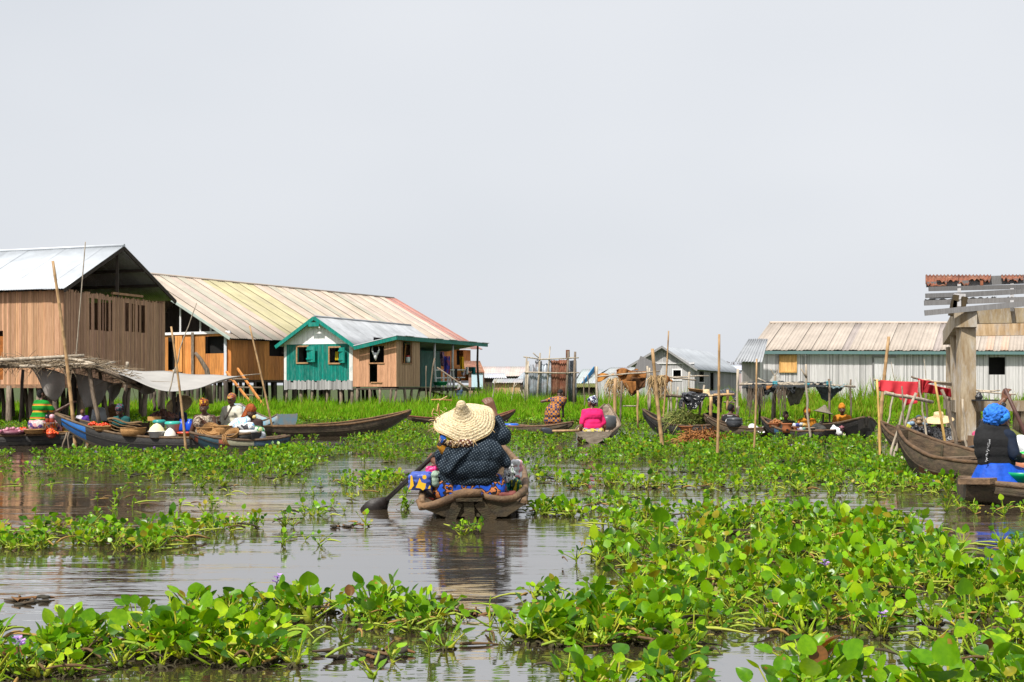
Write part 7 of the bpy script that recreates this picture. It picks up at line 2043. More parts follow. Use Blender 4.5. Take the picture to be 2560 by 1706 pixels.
M_TERRA = mat('terracotta', (.38, .13, .05), .8, .2, 6)
M_OCHRE = mat('ochre_cloth', (.52, .2, .015), .85, .15, 7, (1, 1, 1), .35, 12)
person('dark dressed woman with cropped hair behind the clay pots', seat_at(1964, 1039, 32.0, .95), R(170), .95, (0, .04), top=mat('dark_olive_cloth', (.035, .035, .015), .85, .3), sleeve=.6, hat=None)
person('woman in an ochre dress and ochre turban selling behind the crooked branch', seat_at(2017, 1034, 32.0, 1.0), R(165), 1.0, (0, .05), yaw=R(20), pitch=R(-12), top=M_OCHRE, sleeve=.5, skirt=mat('dark_print_wrap', (.05, .05, .045), .85, .4, 12), hat='turban', hatm=M_OCHRE, armR=((.26, .12, .22), (.2, .32, .06)), armL=((-.26, .14, .16), (-.24, .3, -.06)))
person('woman in an ochre dress with an orange headscarf above the white sack', seat_at(2106, 1025, 33.0, 1.05), R(150), 1.05, (0, .02), yaw=R(25), top=M_OCHRE, sleeve=.6, skirt=mat('dark_print_wrap', (.05, .05, .045), .85, .4, 12), hat='turban', hatm=M_OCHRE)
hs_ = straw_hat(P(2058, 1032, 31.3), Matrix.Rotation(R(12), 3, 'Y'), .25, .2, None, 'pointed straw hat resting on a stick among the net stall sellers', m=mat('old_grey_straw', (.22, .19, .14), .85, .3, 40, (1, 1, 1), .5), droop=.0)
mb = MB(); mb.tube([P(2058, 1036, 31.3), P(2057, 1086, 31.3)], .025, 6); mb.alone('stick', M_DARKW, 'thin stick holding up the pointed straw hat', 'stick')
def pots():
    b = thing('clay_pot', P(1967, 1082, 29.8), 'large terracotta stove pot with a round side hole', 'pot', 'terracotta pots')
    c = P(1967, 1082, 29.8)
    mb = MB(); mb.lathe([(.001, 0), (.1, 0), (.115, .1), (.1, .16), (.125, .2), (.135, .22), (.125, .225), (.095, .18), (.001, .12)], c, 22, g3(1)); mb.build('body', M_TERRA, b)
    mb = MB(); mb.ball(c + Vector((-.01, -.108, .07)), (.035, .012, .025), 10); mb.build('painted_hole', M_BLACK, b)  # black dab on the pot wall, painting the shade of the hole
    basket(P(1935, 1070, 30.3), .12, .1, 'shallow terracotta bowl left of the stove pot', m=M_TERRA, name='bowl', group='terracotta pots'); basket(P(1985, 1078, 29.9), .07, .09, 'small terracotta bowl right of the stove pot', m=M_TERRA, name='bowl', group='terracotta pots')
    heap('spice_heap', 'heap of orange brown roots on the terracotta bowls', P(1940, 1060, 30.3), .16, .12, .03, 50, [(.32, .12, .03), (.22, .09, .03)], 'roots')
    cols = [((.6, .62, .65), 'white'), ((.05, .07, .3), 'dark blue'), ((.4, .42, .4), 'grey'), ((.55, .35, .1), 'mustard'), ((.6, .6, .62), 'pale'), ((.25, .2, .4), 'violet'), ((.5, .5, .52), 'silver'), ((.15, .3, .25), 'green')]
    where = ['beside the stove pot', 'behind the stove pot', 'nearest the crooked branch', 'in front of the ochre turban', 'at the canoe edge', 'under the white packet', 'in the middle of the small goods', 'against the bucket']
    for i, ((col, nm), wh) in enumerate(zip(cols, where)):
        x = 1988 + (i % 4) * 8 + random.uniform(-2, 2); yy = 1062 + (i // 4) * 12 + random.uniform(-2, 2)
        blob_thing('packet', nm + ' small packet ' + wh, 'packet', [(P(x - 3, yy, 30.0), P(x + 3, yy + 1, 30.05), .05, .045)], M_BAG, (*col, 1), .015, .014, 'small packets in the pottery canoe', 18)
    tub(P(2026, 1086, 29.6), .09, .12, .16, 'worn beige bucket behind the crooked branch', (.32, .24, .17), name='bucket', cat='bucket')
    blob_thing('sack', 'large bright white sack in the black prowed canoe', 'sack', [(P(2092, 1072, 30.2), P(2122, 1066, 30.6), .13, .16), (P(2085, 1076, 30), P(2100, 1082, 29.8), .1, .1)], mat('white_sack', (.78, .78, .76), .85, .06, 6, (1, 1, 1), .2, 20), None, .015)
    heap('shallot_pile', 'handful of purple shallots against the white sack', P(2108, 1072, 29.7), .1, .07, .03, 18, [(.25, .08, .1)], 'shallots')
    blob_thing('sack', 'small white bag on the rim of the black prowed canoe', 'sack', [(P(2140, 1053, 30.4), P(2146, 1052, 30.4), .06, .05)], MATS['white_sack'], None, .008)
    blob_thing('black_bundle', 'dark bundle right of the ochre turban seller', 'bundle', [(P(2044, 1075, 30.6), P(2055, 1080, 30.4), .17, .15)], mat('dark_print_wrap', (.05, .05, .045), .85, .4, 12), None, .015)
pots()

# ------------------------------------------------------------------ right: red cloth stall and poles
def red_stall():
    h = thing('market_stall', P(2290, 1080, 25), 'stick stall hung with bright red cloth beside the concrete column', 'stall')
    c = lambda x, y: (2200 + x / 4.356, 920 + y / 4.356)
    def st(x0, y0, x1, y1, r=.035, m=M_PALEPOLE, ya=25, yb=None, nm='post'):
        mb = MB(); stick(mb, P(*c(x0, y0), ya), P(*c(x1, y1), yb or ya), r * .68, 7, .012); mb.build(nm, m, h)
    st(500, 280, 515, 620, .04, M_POST, 27); st(750, 210, 760, 520, .04, M_POST, 27); st(340, 95, 480, 145, .03, M_POST, 25.2); st(440, 130, 780, 165, .03, ya=25.1, nm='roof_stick'); st(480, 140, 780, 180, .03, M_POST, 25.6, nm='roof_stick'); st(560, 150, 780, 172, .03, ya=26.2, nm='roof_stick'); st(600, 165, 780, 195, .03, M_POST, 26.8, nm='roof_stick')
    st(-70, 128, 0, 140, .035, M_PALEPOLE, 24.6, nm='cross_pole')
    def L(pts, u):
        k = u * (len(pts) - 1); i = min(int(k), len(pts) - 2); return pts[i].lerp(pts[i + 1], k - i)
    def cl(top, bot, ya, yb, f=.05, n=24):
        T = [P(*c(*q), ya) for q in top]; B = [P(*c(*q), yb) for q in bot]
        mb = MB(); mb.grid(lambda u, v: L(T, u).lerp(L(B, u), v) + Vector((0, f * math.sin(u * 22 + v * 2) * (.3 + .7 * v), 0)), n * 2, 12); mb.build('red_cloth', M_RED, h, solid=.008)
    cl([(-32, 130), (0, 132), (120, 142), (280, 150), (415, 152)], [(-20, 240), (0, 255), (150, 265), (280, 410), (400, 385)], 24.8, 24.7)
    cl([(415, 115), (470, 130), (590, 155)], [(430, 345), (460, 275), (480, 180)], 25.0, 25.1); cl([(480, 165), (620, 200), (770, 230)], [(470, 270), (620, 290), (770, 318)], 26.4, 26.5)
red_stall()
pole((2222, 842), (2199, 1107), 'thick grey bamboo pole, tallest of the cluster by the red cloth', .085)
pole((2192.5, 949), (2197.6, 1152), 'bright yellow bamboo pole at the left end of the red cloth', .045, mat('yellow_bamboo', (.6, .38, .12), .5, .25, 6, (4, 4, .7)))
pole((2236.7, 964), (2218, 1114), 'pale slanting pole just right of the thick grey bamboo', .05, M_PALEPOLE, nodes_=False)
pole((2255.6, 966), (2253.6, 1158), 'thin dark upright pole among the slanting ones', .03, M_POST, nodes_=False)
pole((2268, 987), (2224, 1142), 'grey slanting pole crossing behind the stoutest leaning pole', .05, M_PALEPOLE, nodes_=False)
pole((2289, 983), (2230, 1152), 'stout pole leaning hard to the right with a tied crossbar', .06, M_PALEPOLE, nodes_=False, bend=.02)
mb = MB(); stick(mb, P(2212, 982, 21.3), P(2332, 1006, 21.6), .035, 7, .01); mb.alone('cross_pole', M_PALEPOLE, 'grey crossbar lashed over the slanting poles below the red cloth', 'pole')
pole((2297.8, 951), (2314.6, 1093), 'thin grey pole at the right end of the red cloth', .04, M_PALEPOLE, nodes_=False, y=24.0)
pole((2337.7, 955.7), (2361.7, 1110), 'bright bamboo pole in front of the straw hatted seller', .05, MATS['yellow_bamboo'], y=22.0)
pole((2356.7, 974.6), (2388, 1122), 'thick dark weathered post beside the concrete column', .075, M_POST, nodes_=False, y=22.5)
pole((2407, 998), (2417, 1128), 'crooked grey branch standing against the concrete column', .05, M_PALEPOLE, nodes_=False, y=22.6, bend=.05)
pole((1631, 872), (1658, 1128), 'thick brown bamboo pole leaning left of the weed canoe', .075, bend=.04)
pole((1671.6, 827.6), (1656, 1062), 'tall slim brown pole behind the weed canoe bow', .05, bend=.03, y=36)
pole((1798, 836), (1792, 1149), 'tall straight bamboo pole in open water at the middle right', .05, bend=.02)
pole((1891.6, 897.6), (1883, 1132), 'slim brown bamboo pole left of the net roofed stall', .04, bend=.03)
for (t_, b_, l_) in (((2228, 906), (2240, 960), 'thin bleached stick against the door of the grey long house'), ((2310, 898), (2315, 975), 'slim pale bamboo before the grey wall left of the column'), ((2437, 902), (2438, 985), 'thin bamboo behind the concrete column')):
    pole(t_, b_, l_, .035, M_PALEPOLE, y=48, group='thin sticks before the grey long house')

person('seller in a wide domed straw hat wrapped in shiny grey cloth', seat_at(2350, 1052, 24.4, .95), R(150), .95, (0, .08), pitch=R(-15), top=cloth_mat('silver_black_print', [(.03, .03, .032), (.35, .35, .36), (.05, .05, .05), (.5, .5, .5), (.04, .035, .03)], 14, 'noise', rough=.4), sleeve=1.0, skirt=MATS['silver_black_print'], hat='straw')
def right_goods():
    heap('charcoal_bags', 'cluster of knotted black plastic bags in the brown canoe', P(2296, 1086, 24.3), .24, .16, .055, 26, [(.015, .015, .017), (.022, .022, .026)], 'bags')
    blob_thing('squash', 'yellow green squash beside the black bags', 'squash', [(P(2266, 1070, 24.4), P(2272, 1072, 24.4), .09, .08)], M_FOOD, (.4, .36, .03, 1), .008)
    heap('carton_heap', 'heap of torn brown wrappings behind the black bags', P(2300, 1066, 24.9), .28, .16, .06, 26, [(.25, .16, .08), (.12, .08, .05), (.2, .3, .4)], 'wrappings')
    blob_thing('bundle', 'grey plastic bundle between the black bags and the straw hat', 'bundle', [(P(2322, 1078, 24.5), P(2330, 1084, 24.5), .1, .1)], M_BAG, (.12, .12, .13, 1), .02)
    person('person in pink half hidden behind the woman in blue', seat_at(2452, 1062, 21.6, .9), R(-60), .9, (0, .06), top=mat('pink_cotton', (.5, .07, .16), .85, .2), sleeve=.8)
    mb = MB(); mb.lathe([(.001, 0), (.19, 0), (.21, .02), (.2, .035), (.001, .05)], P(2441, 1132, 17.6), 20, (.03, .033, .038, 1), Matrix.Rotation(R(-28), 3, 'X')); mb.alone('pan', M_PLASTIC, 'dark round pan lid resting in the big mossy canoe', 'pan')
    mb = MB(); mb.box(P(2443, 1112, 20.5), (.25, .2, .3), 0, (.2, .12, .07, 1)); mb.alone('box', M_MATTE, 'brown box below the person in pink', 'box')
    sheet3([P(2506, 1083, 20.5), P(2600, 1078, 20.5), P(2600, 1102, 19.8), P(2510, 1098, 19.8)], lambda u, v: Vector((0, 0, .06 * math.sin(u * 8 + v * 3)))).alone('tarpaulin', mat('olive_tarp', (.13, .14, .02), .7, .2, 4), 'olive green tarpaulin over a load at the right edge', 'tarpaulin', solid=.02)
    blob_thing('bundle', 'purple cloth bundle under the olive tarpaulin', 'bundle', [(P(2515, 1105, 19.6), P(2590, 1106, 19.6), .07, .07)], mat('purple_cloth', (.1, .06, .25), .85, .2), None, .012)
    mb = MB(); mb.tube([P(2535, 1108, 18.5), P(2600, 1085, 18.5)], .03, 7, (.5, .25, .06, 1)); mb.alone('pole', M_MATTE, 'tan pole end lying across the load at the right edge', 'pole')
    h = thing('shelf', P(2470, 1003, 24), 'dark shelf board with pale canes laid across it beside the column', 'shelf')
    mb = MB(); mb.box(P(2462, 1001, 24.2), (.42, .3, .025), 0, (.02, .022, .026, 1)); mb.build('board', M_MATTE, h)
    for (a, b) in (((2432, 975), (2486, 978)), ((2446, 979), (2540, 987)), ((2434, 983), (2500, 976))):
        mb = MB(); stick(mb, P(*a, 24.4), P(*b, 24.4), .018, 6, .006, 1.3); mb.build('cane', M_PALEPOLE, h)
    blob_thing('bag', 'black plastic bag sitting on the dark shelf', 'bag', [(P(2447, 992, 24.3), P(2447, 986, 24.3), .08, .05)], M_BAG, (.02, .02, .022, 1), .012)
    # orange scar on the mossy hull
right_goods()
# ------------------------------------------------------------------ water hyacinths
random.seed(23)
rng = np.random.default_rng(23)
def leaf_material(name, transl=.32):
    m = bpy.data.materials.new(name)
    nt, b = nodes(m)
    N, L = nt.nodes.new, nt.links.new
    at = N('ShaderNodeAttribute'); at.attribute_name = 'tint'
    oi = N('ShaderNodeObjectInfo')
    rp = N('ShaderNodeValToRGB')
    for i, (p, c) in enumerate(((0, (.72, .78, .7, 1)), (.3, (.95, .95, .9, 1)), (.7, (1.1, 1.05, 1, 1)), (1, (1.5, 1.2, 1, 1)))):
        if i > 1: rp.color_ramp.elements.new(p)
        rp.color_ramp.elements[i].position = p; rp.color_ramp.elements[i].color = c
    L(oi.outputs['Random'], rp.inputs['Fac'])
    tc = N('ShaderNodeTexCoord')
    no = N('ShaderNodeTexNoise'); no.inputs['Scale'].default_value = 9; no.inputs['Detail'].default_value = 3
    L(tc.outputs['Object'], no.inputs['Vector'])
    r2 = N('ShaderNodeValToRGB')
    r2.color_ramp.elements[0].position = .35; r2.color_ramp.elements[0].color = (.75, .8, .75, 1)
    r2.color_ramp.elements[1].position = .7; r2.color_ramp.elements[1].color = (1.12, 1.05, 1, 1)
    L(no.outputs['Fac'], r2.inputs['Fac'])
    m1 = N('ShaderNodeMixRGB'); m1.blend_type = 'MULTIPLY'; m1.inputs['Fac'].default_value = 1
    m2 = N('ShaderNodeMixRGB'); m2.blend_type = 'MULTIPLY'; m2.inputs['Fac'].default_value = 1
    L(at.outputs['Color'], m1.inputs['Color1']); L(rp.outputs['Color'], m1.inputs['Color2'])
    L(m1.outputs['Color'], m2.inputs['Color1']); L(r2.outputs['Color'], m2.inputs['Color2'])
    L(m2.outputs['Color'], b.inputs['Base Color'])
    b.inputs['Roughness'].default_value = .3
    b.inputs['Specular IOR Level'].default_value = .22
    tr = N('ShaderNodeBsdfTranslucent')
    g = N('ShaderNodeMixRGB'); g.blend_type = 'MULTIPLY'; g.inputs['Fac'].default_value = 1; g.inputs['Color2'].default_value = (1.5, 1.35, .5, 1)
    L(m2.outputs['Color'], g.inputs['Color1']); L(g.outputs['Color'], tr.inputs['Color'])
    ms = N('ShaderNodeMixShader'); ms.inputs['Fac'].default_value = transl
    L(b.outputs['BSDF'], ms.inputs[1]); L(tr.outputs['BSDF'], ms.inputs[2])
    L(ms.outputs['Shader'], nt.nodes['Material Output'].inputs['Surface'])
    return m
M_LEAF = leaf_material('glossy_hyacinth_leaf')
G_BLADE = [(.165, .36, .006), (.115, .29, .006), (.22, .43, .008), (.05, .155, .008), (.3, .47, .01)]
G_STALK = [(.32, .46, .03), (.42, .47, .05), (.25, .41, .03)]

def leaf_template(seed, nu, nv, ns, nr):
    """One leaf: a curved stalk with a swollen float, carrying a cupped round blade. Unit length about 1 (stalk 0.62, blade 0.45)."""
    rs = random.Random(seed)
    V, Fc, kind = [], [], []
    lean = rs.uniform(.25, .95); curve = rs.uniform(-.25, .5); hs = rs.uniform(.45, .95); bulb = rs.uniform(.45, 1.3); bz = rs.uniform(.12, .4)
    def sp(t): return Vector((hs * (math.sin(lean) * t + curve * .35 * t * t), 0, hs * (math.cos(lean) * t - curve * .12 * t * t)))
    rad = lambda t: .023 + .07 * bulb * math.exp(-((t - bz) / .16) ** 2) * (1 if bulb > .7 else .5)
    for i in range(nr + 1):
        t = i / nr; p = sp(t); d = (sp(min(1, t + .02)) - sp(max(0, t - .02))).normalized()
        s = Vector((0, 1, 0)); u = d.cross(s)
        for k in range(ns):
            a = 2 * math.pi * k / ns
            V.append(p + (s * math.cos(a) + u * math.sin(a)) * rad(t))
    for i in range(nr):
        for k in range(ns):
            Fc.append((i * ns + k, i * ns + (k + 1) % ns, (i + 1) * ns + (k + 1) % ns, (i + 1) * ns + k)); kind.append(1)
    e = sp(1); d = (sp(1) - sp(.9)).normalized()
    tilt = rs.uniform(-.3, .75)                       # blade stands up or nods outwards
    ax = Vector((d.x * math.cos(tilt) + d.z * math.sin(tilt), 0, d.z * math.cos(tilt) - d.x * math.sin(tilt)))
    nrm = Vector((-ax.z, 0, ax.x)); sd = Vector((0, 1, 0))
    bl, bw, cup, roll = rs.uniform(.24, .5), rs.uniform(.27, .5), rs.uniform(.0, .5), rs.uniform(-.25, .45)
    b0 = len(V); tw = rs.uniform(-.9, .9)
    sd2 = sd * math.cos(tw) + nrm * math.sin(tw); nr2 = nrm * math.cos(tw) - sd * math.sin(tw)
    for j in range(nv + 1):
        v = j / nv
        w = bw * .5 * math.sin(math.pi * min(1, (.04 + .96 * v)) ** .72) ** .62
        if j == nv: w = bw * .05
        for i in range(nu + 1):
            x = (i / nu - .5) * 2
            V.append(e + ax * (bl * v - bl * .06 * (1 - abs(x)) * 0) + sd2 * (w * x) + nr2 * (cup * w * abs(x) ** 1.6 * .9 - roll * bl * v * v * .6))
    for j in range(nv):
        for i in range(nu):
            a = b0 + j * (nu + 1) + i
            Fc.append((a, a + 1, a + nu + 2, a + nu + 1)); kind.append(0)
    return [tuple(v) for v in V], Fc, kind

def tri_arrays(t):
    V, Fc, kind = t
    return np.array(V, np.float32), np.array(Fc, np.int64), np.array(kind)

PX = lambda pts: [(lambda q: (q.x, q.y))(G(x, y)) for x, y in pts]
def inside(poly, x, y):
    c = np.zeros(len(x), bool); n = len(poly)
    for i in range(n):
        x0, y0 = poly[i]; x1, y1 = poly[(i + 1) % n]
        if y0 == y1: continue
        k = ((y0 > y) != (y1 > y)) & (x < (x1 - x0) * (y - y0) / (y1 - y0) + x0)
        c ^= k
    return c

# where the plants float (read off the photograph), plants per square metre, where that is
MATS_W = [
    ([(0, 1605), (100, 1612), (200, 1592), (330, 1565), (480, 1548), (640, 1535), (740, 1512), (850, 1508), (950, 1512), (965, 1545), (900, 1585), (870, 1620), (700, 1648), (560, 1660), (420, 1660), (250, 1672), (120, 1692), (40, 1720), (-60, 1720), (-60, 1605)], 36, 'bottom left mat', 1.14),
    ([(860, 1505), (960, 1508), (1040, 1522), (1130, 1535), (1205, 1548), (1205, 1572), (1100, 1590), (1000, 1585), (900, 1565)], 26, 'ragged mat below the hatted paddler', .85),
    ([(950, 1645), (1010, 1608), (1090, 1625), (1120, 1652), (1060, 1672), (960, 1672)], 24, 'ragged mat below the hatted paddler', .85),
    ([(1215, 1575), (1290, 1555), (1350, 1572), (1340, 1598), (1230, 1596)], 28, 'ragged mat below the hatted paddler', .8),
    ([(850, 1700), (940, 1690), (945, 1712), (850, 1716)], 14, 'ragged mat below the hatted paddler', .6),
    ([(1468, 1335), (1520, 1305), (1600, 1292), (1750, 1287), (1900, 1277), (2060, 1287), (2150, 1302), (2240, 1312), (2330, 1332), (2420, 1347), (2560, 1362), (2700, 1380), (2700, 1650), (2560, 1640), (2450, 1650), (2300, 1640), (2250, 1605), (2140, 1588), (2000, 1585), (1850, 1585), (1700, 1625), (1520, 1600), (1480, 1560), (1340, 1525), (1330, 1492), (1400, 1500), (1560, 1488), (1620, 1450), (1570, 1425), (1482, 1405)], 30, 'big foreground mat at the right', 1.0),
    ([(1300, 1565), (1420, 1550), (1560, 1565), (1700, 1575), (1750, 1605), (1700, 1645), (1560, 1648), (1420, 1628), (1330, 1605)], 36, 'lower edge of the big right mat', 1.08),
    ([(1410, 1735), (1490, 1708), (1640, 1700), (1720, 1725), (1710, 1790), (1400, 1790)], 40, 'lower edge of the big right mat', 1.08),
    ([(2000, 1705), (2120, 1668), (2250, 1705), (2400, 1690), (2560, 1660), (2720, 1650), (2720, 1790), (1960, 1790)], 36, 'lower edge of the big right mat', 1.25),
    ([(0, 1328), (60, 1320), (180, 1320), (300, 1320), (420, 1328), (455, 1352), (440, 1376), (330, 1382), (200, 1378), (60, 1383), (-60, 1386), (-60, 1328)], 34, 'left raft level with the boat stern', .9),
    ([(430, 1322), (560, 1312), (700, 1312), (735, 1324), (700, 1335), (560, 1338), (450, 1340)], 22, 'left raft level with the boat stern', .8),
    ([(665, 1362), (740, 1352), (820, 1356), (815, 1368), (680, 1372)], 14, 'left raft level with the boat stern', .65),
    ([(0, 1140), (150, 1135), (400, 1138), (560, 1140), (650, 1120), (760, 1110), (820, 1125), (815, 1165), (760, 1185), (650, 1200), (560, 1222), (480, 1195), (350, 1190), (200, 1178), (100, 1192), (-80, 1180), (-80, 1140)], 19, 'far', .95),
    ([(660, 1080), (720, 1080), (760, 1120), (840, 1125), (900, 1110), (960, 1075), (1000, 1062), (1090, 1055), (1095, 1120), (1075, 1158), (980, 1162), (860, 1142), (700, 1135), (650, 1120)], 17, 'far', .9),
    ([(850, 1208), (900, 1196), (1000, 1196), (1022, 1212), (1000, 1230), (900, 1228), (850, 1222)], 26, 'far', .85),
    ([(-40, 1042), (660, 1038), (660, 1072), (-40, 1075)], 9, 'far', 1.0),
    ([(640, 1036), (1300, 1036), (1300, 1066), (1100, 1072), (1000, 1064), (640, 1066)], 9, 'far', .95),
    ([(1180, 1072), (1260, 1066), (1260, 1085), (1420, 1085), (1440, 1098), (1435, 1122), (1340, 1112), (1330, 1180), (1370, 1205), (1330, 1215), (1250, 1150), (1190, 1100)], 14, 'far', .9),
    ([(1290, 1036), (2700, 1034), (2700, 1075), (2460, 1080), (2230, 1108), (2080, 1108), (1900, 1100), (1700, 1095), (1640, 1092), (1600, 1078), (1540, 1082), (1430, 1066), (1290, 1060)], 10, 'far', 1.0),
    ([(1540, 1090), (1640, 1104), (1780, 1098), (1920, 1104), (2080, 1110), (2230, 1112), (2310, 1160), (2380, 1205), (2440, 1222), (2430, 1250), (2380, 1246), (2300, 1226), (2200, 1216), (2050, 1226), (1900, 1224), (1740, 1220), (1700, 1186), (1640, 1168), (1570, 1130), (1520, 1118)], 20, 'far', 1.0),
    ([(1340, 1130), (1500, 1124), (1600, 1150), (1690, 1185), (1560, 1178), (1500, 1205), (1400, 1212), (1340, 1185)], 13, 'far', .9),
    ([(1400, 1206), (1520, 1196), (1640, 1196), (1720, 1215), (1660, 1226), (1500, 1222)], 15, 'far', .85),
    ([(2370, 1272), (2470, 1277), (2560, 1275), (2700, 1280), (2700, 1302), (2450, 1297), (2370, 1287)], 12, 'small clumps by the blue skirt canoe', .75),
]
def blob_poly(cx_, cy_, rx, ry): return [(cx_ + rx * math.cos(a), cy_ + ry * math.sin(a)) for a in [i * .7854 for i in range(8)]]
for (cx_, cy_, rx, ry, dn, nm, sc_) in ((1390, 1287, 85, 11, 32, 'clump right of the chipped stern', .9), (1545, 1270, 75, 9, 26, 'clump right of the chipped stern', .85), (1172, 1332, 40, 7, 26, 'sprigs adrift behind the chipped stern', .8), (1250, 1338, 36, 4, 16, 'sprigs adrift behind the chipped stern', .6), (1092, 1336, 28, 5, 20, 'sprigs adrift behind the chipped stern', .7),
                                        (1417, 1330, 20, 5, 24, 'sprigs adrift behind the chipped stern', .7), (880, 1290, 45, 8, 24, 'clump at the paddle blade', .7), (130, 1222, 100, 7, 18, 'far', .8), (328, 1248, 32, 6, 26, 'far', .8), (520, 1268, 26, 5, 22, 'far', .7), (634, 1264, 24, 5, 26, 'far', .7),
                                        (770, 1288, 55, 9, 24, 'clump at the paddle blade', .75), (515, 1452, 16, 7, 26, 'sprig alone in open water at the left', .8), (20, 1470, 14, 5, 26, 'sprig alone in open water at the left', .4), (2210, 1240, 60, 5, 14, 'far', .7), (1250, 1120, 60, 8, 12, 'far', .8), (1480, 1250, 40, 5, 16, 'clump right of the chipped stern', .7), (680, 1170, 100, 14, 12, 'far', .8)):
    MATS_W.append((blob_poly(cx_, cy_, rx, ry), dn, nm, sc_))

MATS_W.append(([(-40, 1190), (1030, 1185), (1020, 1300), (700, 1320), (-40, 1310)], 1.5, 'far', .7)); MATS_W.append(([(1330, 1185), (2400, 1240), (2400, 1275), (1330, 1290)], .8, 'far', .7))

def near_canoe(x, y, pad=.02):
    hit = np.zeros(len(x), bool)
    for (ax, ay, bx, by, hw) in CANOES:
        dx, dy = bx - ax, by - ay; L2 = dx * dx + dy * dy
        t = np.clip(((x - ax) * dx + (y - ay) * dy) / L2, -.02, 1.0)
        wv = hw * np.where(t > .6, 1 - (t - .6) / .4 * .95, 1.0)
        d = np.hypot(x - ax - t * dx, y - ay - t * dy)
        hit |= d < wv + pad
    return hit

plants = []          # x, y, size, mat name
for poly, dens, nm, scl in MATS_W:
    w_ = PX(poly)
    xs, ys = [p[0] for p in w_], [p[1] for p in w_]
    area = (max(xs) - min(xs)) * (max(ys) - min(ys))
    n = int(area * dens * (2.6 if max(ys) < 14 else 1.85))
    x = rng.uniform(min(xs), max(xs), n); y = rng.uniform(min(ys), max(ys), n)
    edge = .10 if max(ys) < 14 else .35
    k = inside(w_, x + rng.normal(0, edge, n), y + rng.normal(0, edge * 1.4, n))
    x, y = x[k], y[k]
    k = ~near_canoe(x, y)
    # thin spots and open leads inside a mat
    fr = 2.0 if max(ys) < 14 else 1.1
    cl = np.array([mnoise.noise((a * fr, b * fr * .8, 3.7)) + .5 * mnoise.noise((a * fr * 2.7, b * fr * 2.2, 1.3)) for a, b in zip(x, y)]) if len(x) else np.zeros(0)
    k &= cl > (-.26 if nm == 'bottom left mat' else -.12 if nm != 'far' else (-.18 if min(ys) < 30 else -.3))
    for a, b, q in zip(x[k], y[k], cl[k]):
        plants.append((a, b, scl * (.85 + .3 * max(-.4, min(1, q + .2))) * random.uniform(.75, 1.25), nm))
print('hyacinths', len(plants))
plants.sort(key=lambda p: -p[2] / p[1])
inframe = [i for i, p in enumerate(plants) if abs(p[0] / p[1]) < .43 and p[3] != 'far']
chosen = set(inframe[:285])
near = [plants[i] for i in sorted(chosen)]
rest = [p for i, p in enumerate(plants) if i not in chosen]

# near plants: every plant a thing, every leaf a part, leaf meshes shared
def leaf_mesh(seed, kindc=None):
    V, Fc, kind = leaf_template(seed, 4, 6, 6, 8)
    me = bpy.data.meshes.new('leaf')
    me.from_pydata(V, [], Fc)
    me.materials.append(M_LEAF)
    me.polygons.foreach_set('use_smooth', [True] * len(Fc))
    at = me.attributes.new('tint', 'FLOAT_COLOR', 'FACE')
    rs = random.Random(seed)
    cb, cs = kindc or rs.choice(G_BLADE), rs.choice(G_STALK)
    brown = rs.random() < .3
    cols = [[*(cs if k else cb), 0] for k in kind]
    if brown:
        for q in rs.sample(range(len(kind) - 8, len(kind)), rs.randint(1, 3)): cols[q] = [*rs.choice(((.3, .2, .04), (.16, .09, .03), (.34, .33, .05))), 0]
    at.data.foreach_set('color', np.array(cols, np.float32).ravel())
    me.update()
    return me
LEAVES = [leaf_mesh(s) for s in range(26)]
OLD = [leaf_mesh(50, (.3, .28, .02)), leaf_mesh(51, (.16, .07, .02)), leaf_mesh(52, (.3, .2, .02))]
def flower_mesh():
    mb = MB()
    mb.tube([(0, 0, 0), (.01, 0, .3), (0, 0, .52)], [.02, .018, .015], 5, (.16, .27, .03, 1))
    for i in range(9):
        a = i * 2.4; z = .5 + .035 * (i % 5)
        d = Vector((math.cos(a), math.sin(a), .25)).normalized(); s = Vector((-math.sin(a), math.cos(a), 0))
        for q in (-1, 0, 1):
            e = (d + s * q * .7 + Vector((0, 0, .2 * abs(q)))).normalized() * .11
            p = Vector((0, 0, z)) + d * .03; w = s * .028 + Vector((0, 0, .012))
            mb.add([tuple(p), tuple(p + e * .6 + w), tuple(p + e), tuple(p + e * .6 - w)], [(0, 1, 2, 3)], (.5 + .08 * (i % 3), .36, .78, 1))
        mb.ball(Vector((0, 0, z)) + d * .02, .02, 5, (.4, .28, .6, 1))
    return mb
fl_o = flower_mesh().build('flower', mat('pale_violet_petals', (1, 1, 1), .6, .05, 10, transl=.3))
FLOWER = fl_o.data
bpy.data.objects.remove(fl_o)
rm = MB()
for i in range(16):
    a = random.uniform(0, 6.28); L_ = random.uniform(.06, .2)
    rm.tube([(0, 0, .02), (math.cos(a) * L_ * .6, math.sin(a) * L_ * .6, .02), (math.cos(a) * L_, math.sin(a) * L_, -.03)], [.018, .012, .004], 3, (.05, .042, .02, 1), caps=False)
rm.ball((0, 0, 0), (.08, .08, .04), 8, (.06, .055, .02, 1))
r_o = rm.build('root_tuft', mat('dark_roots', (1, 1, 1), .9, .2, 10))
ROOT = r_o.data
bpy.data.objects.remove(r_o)

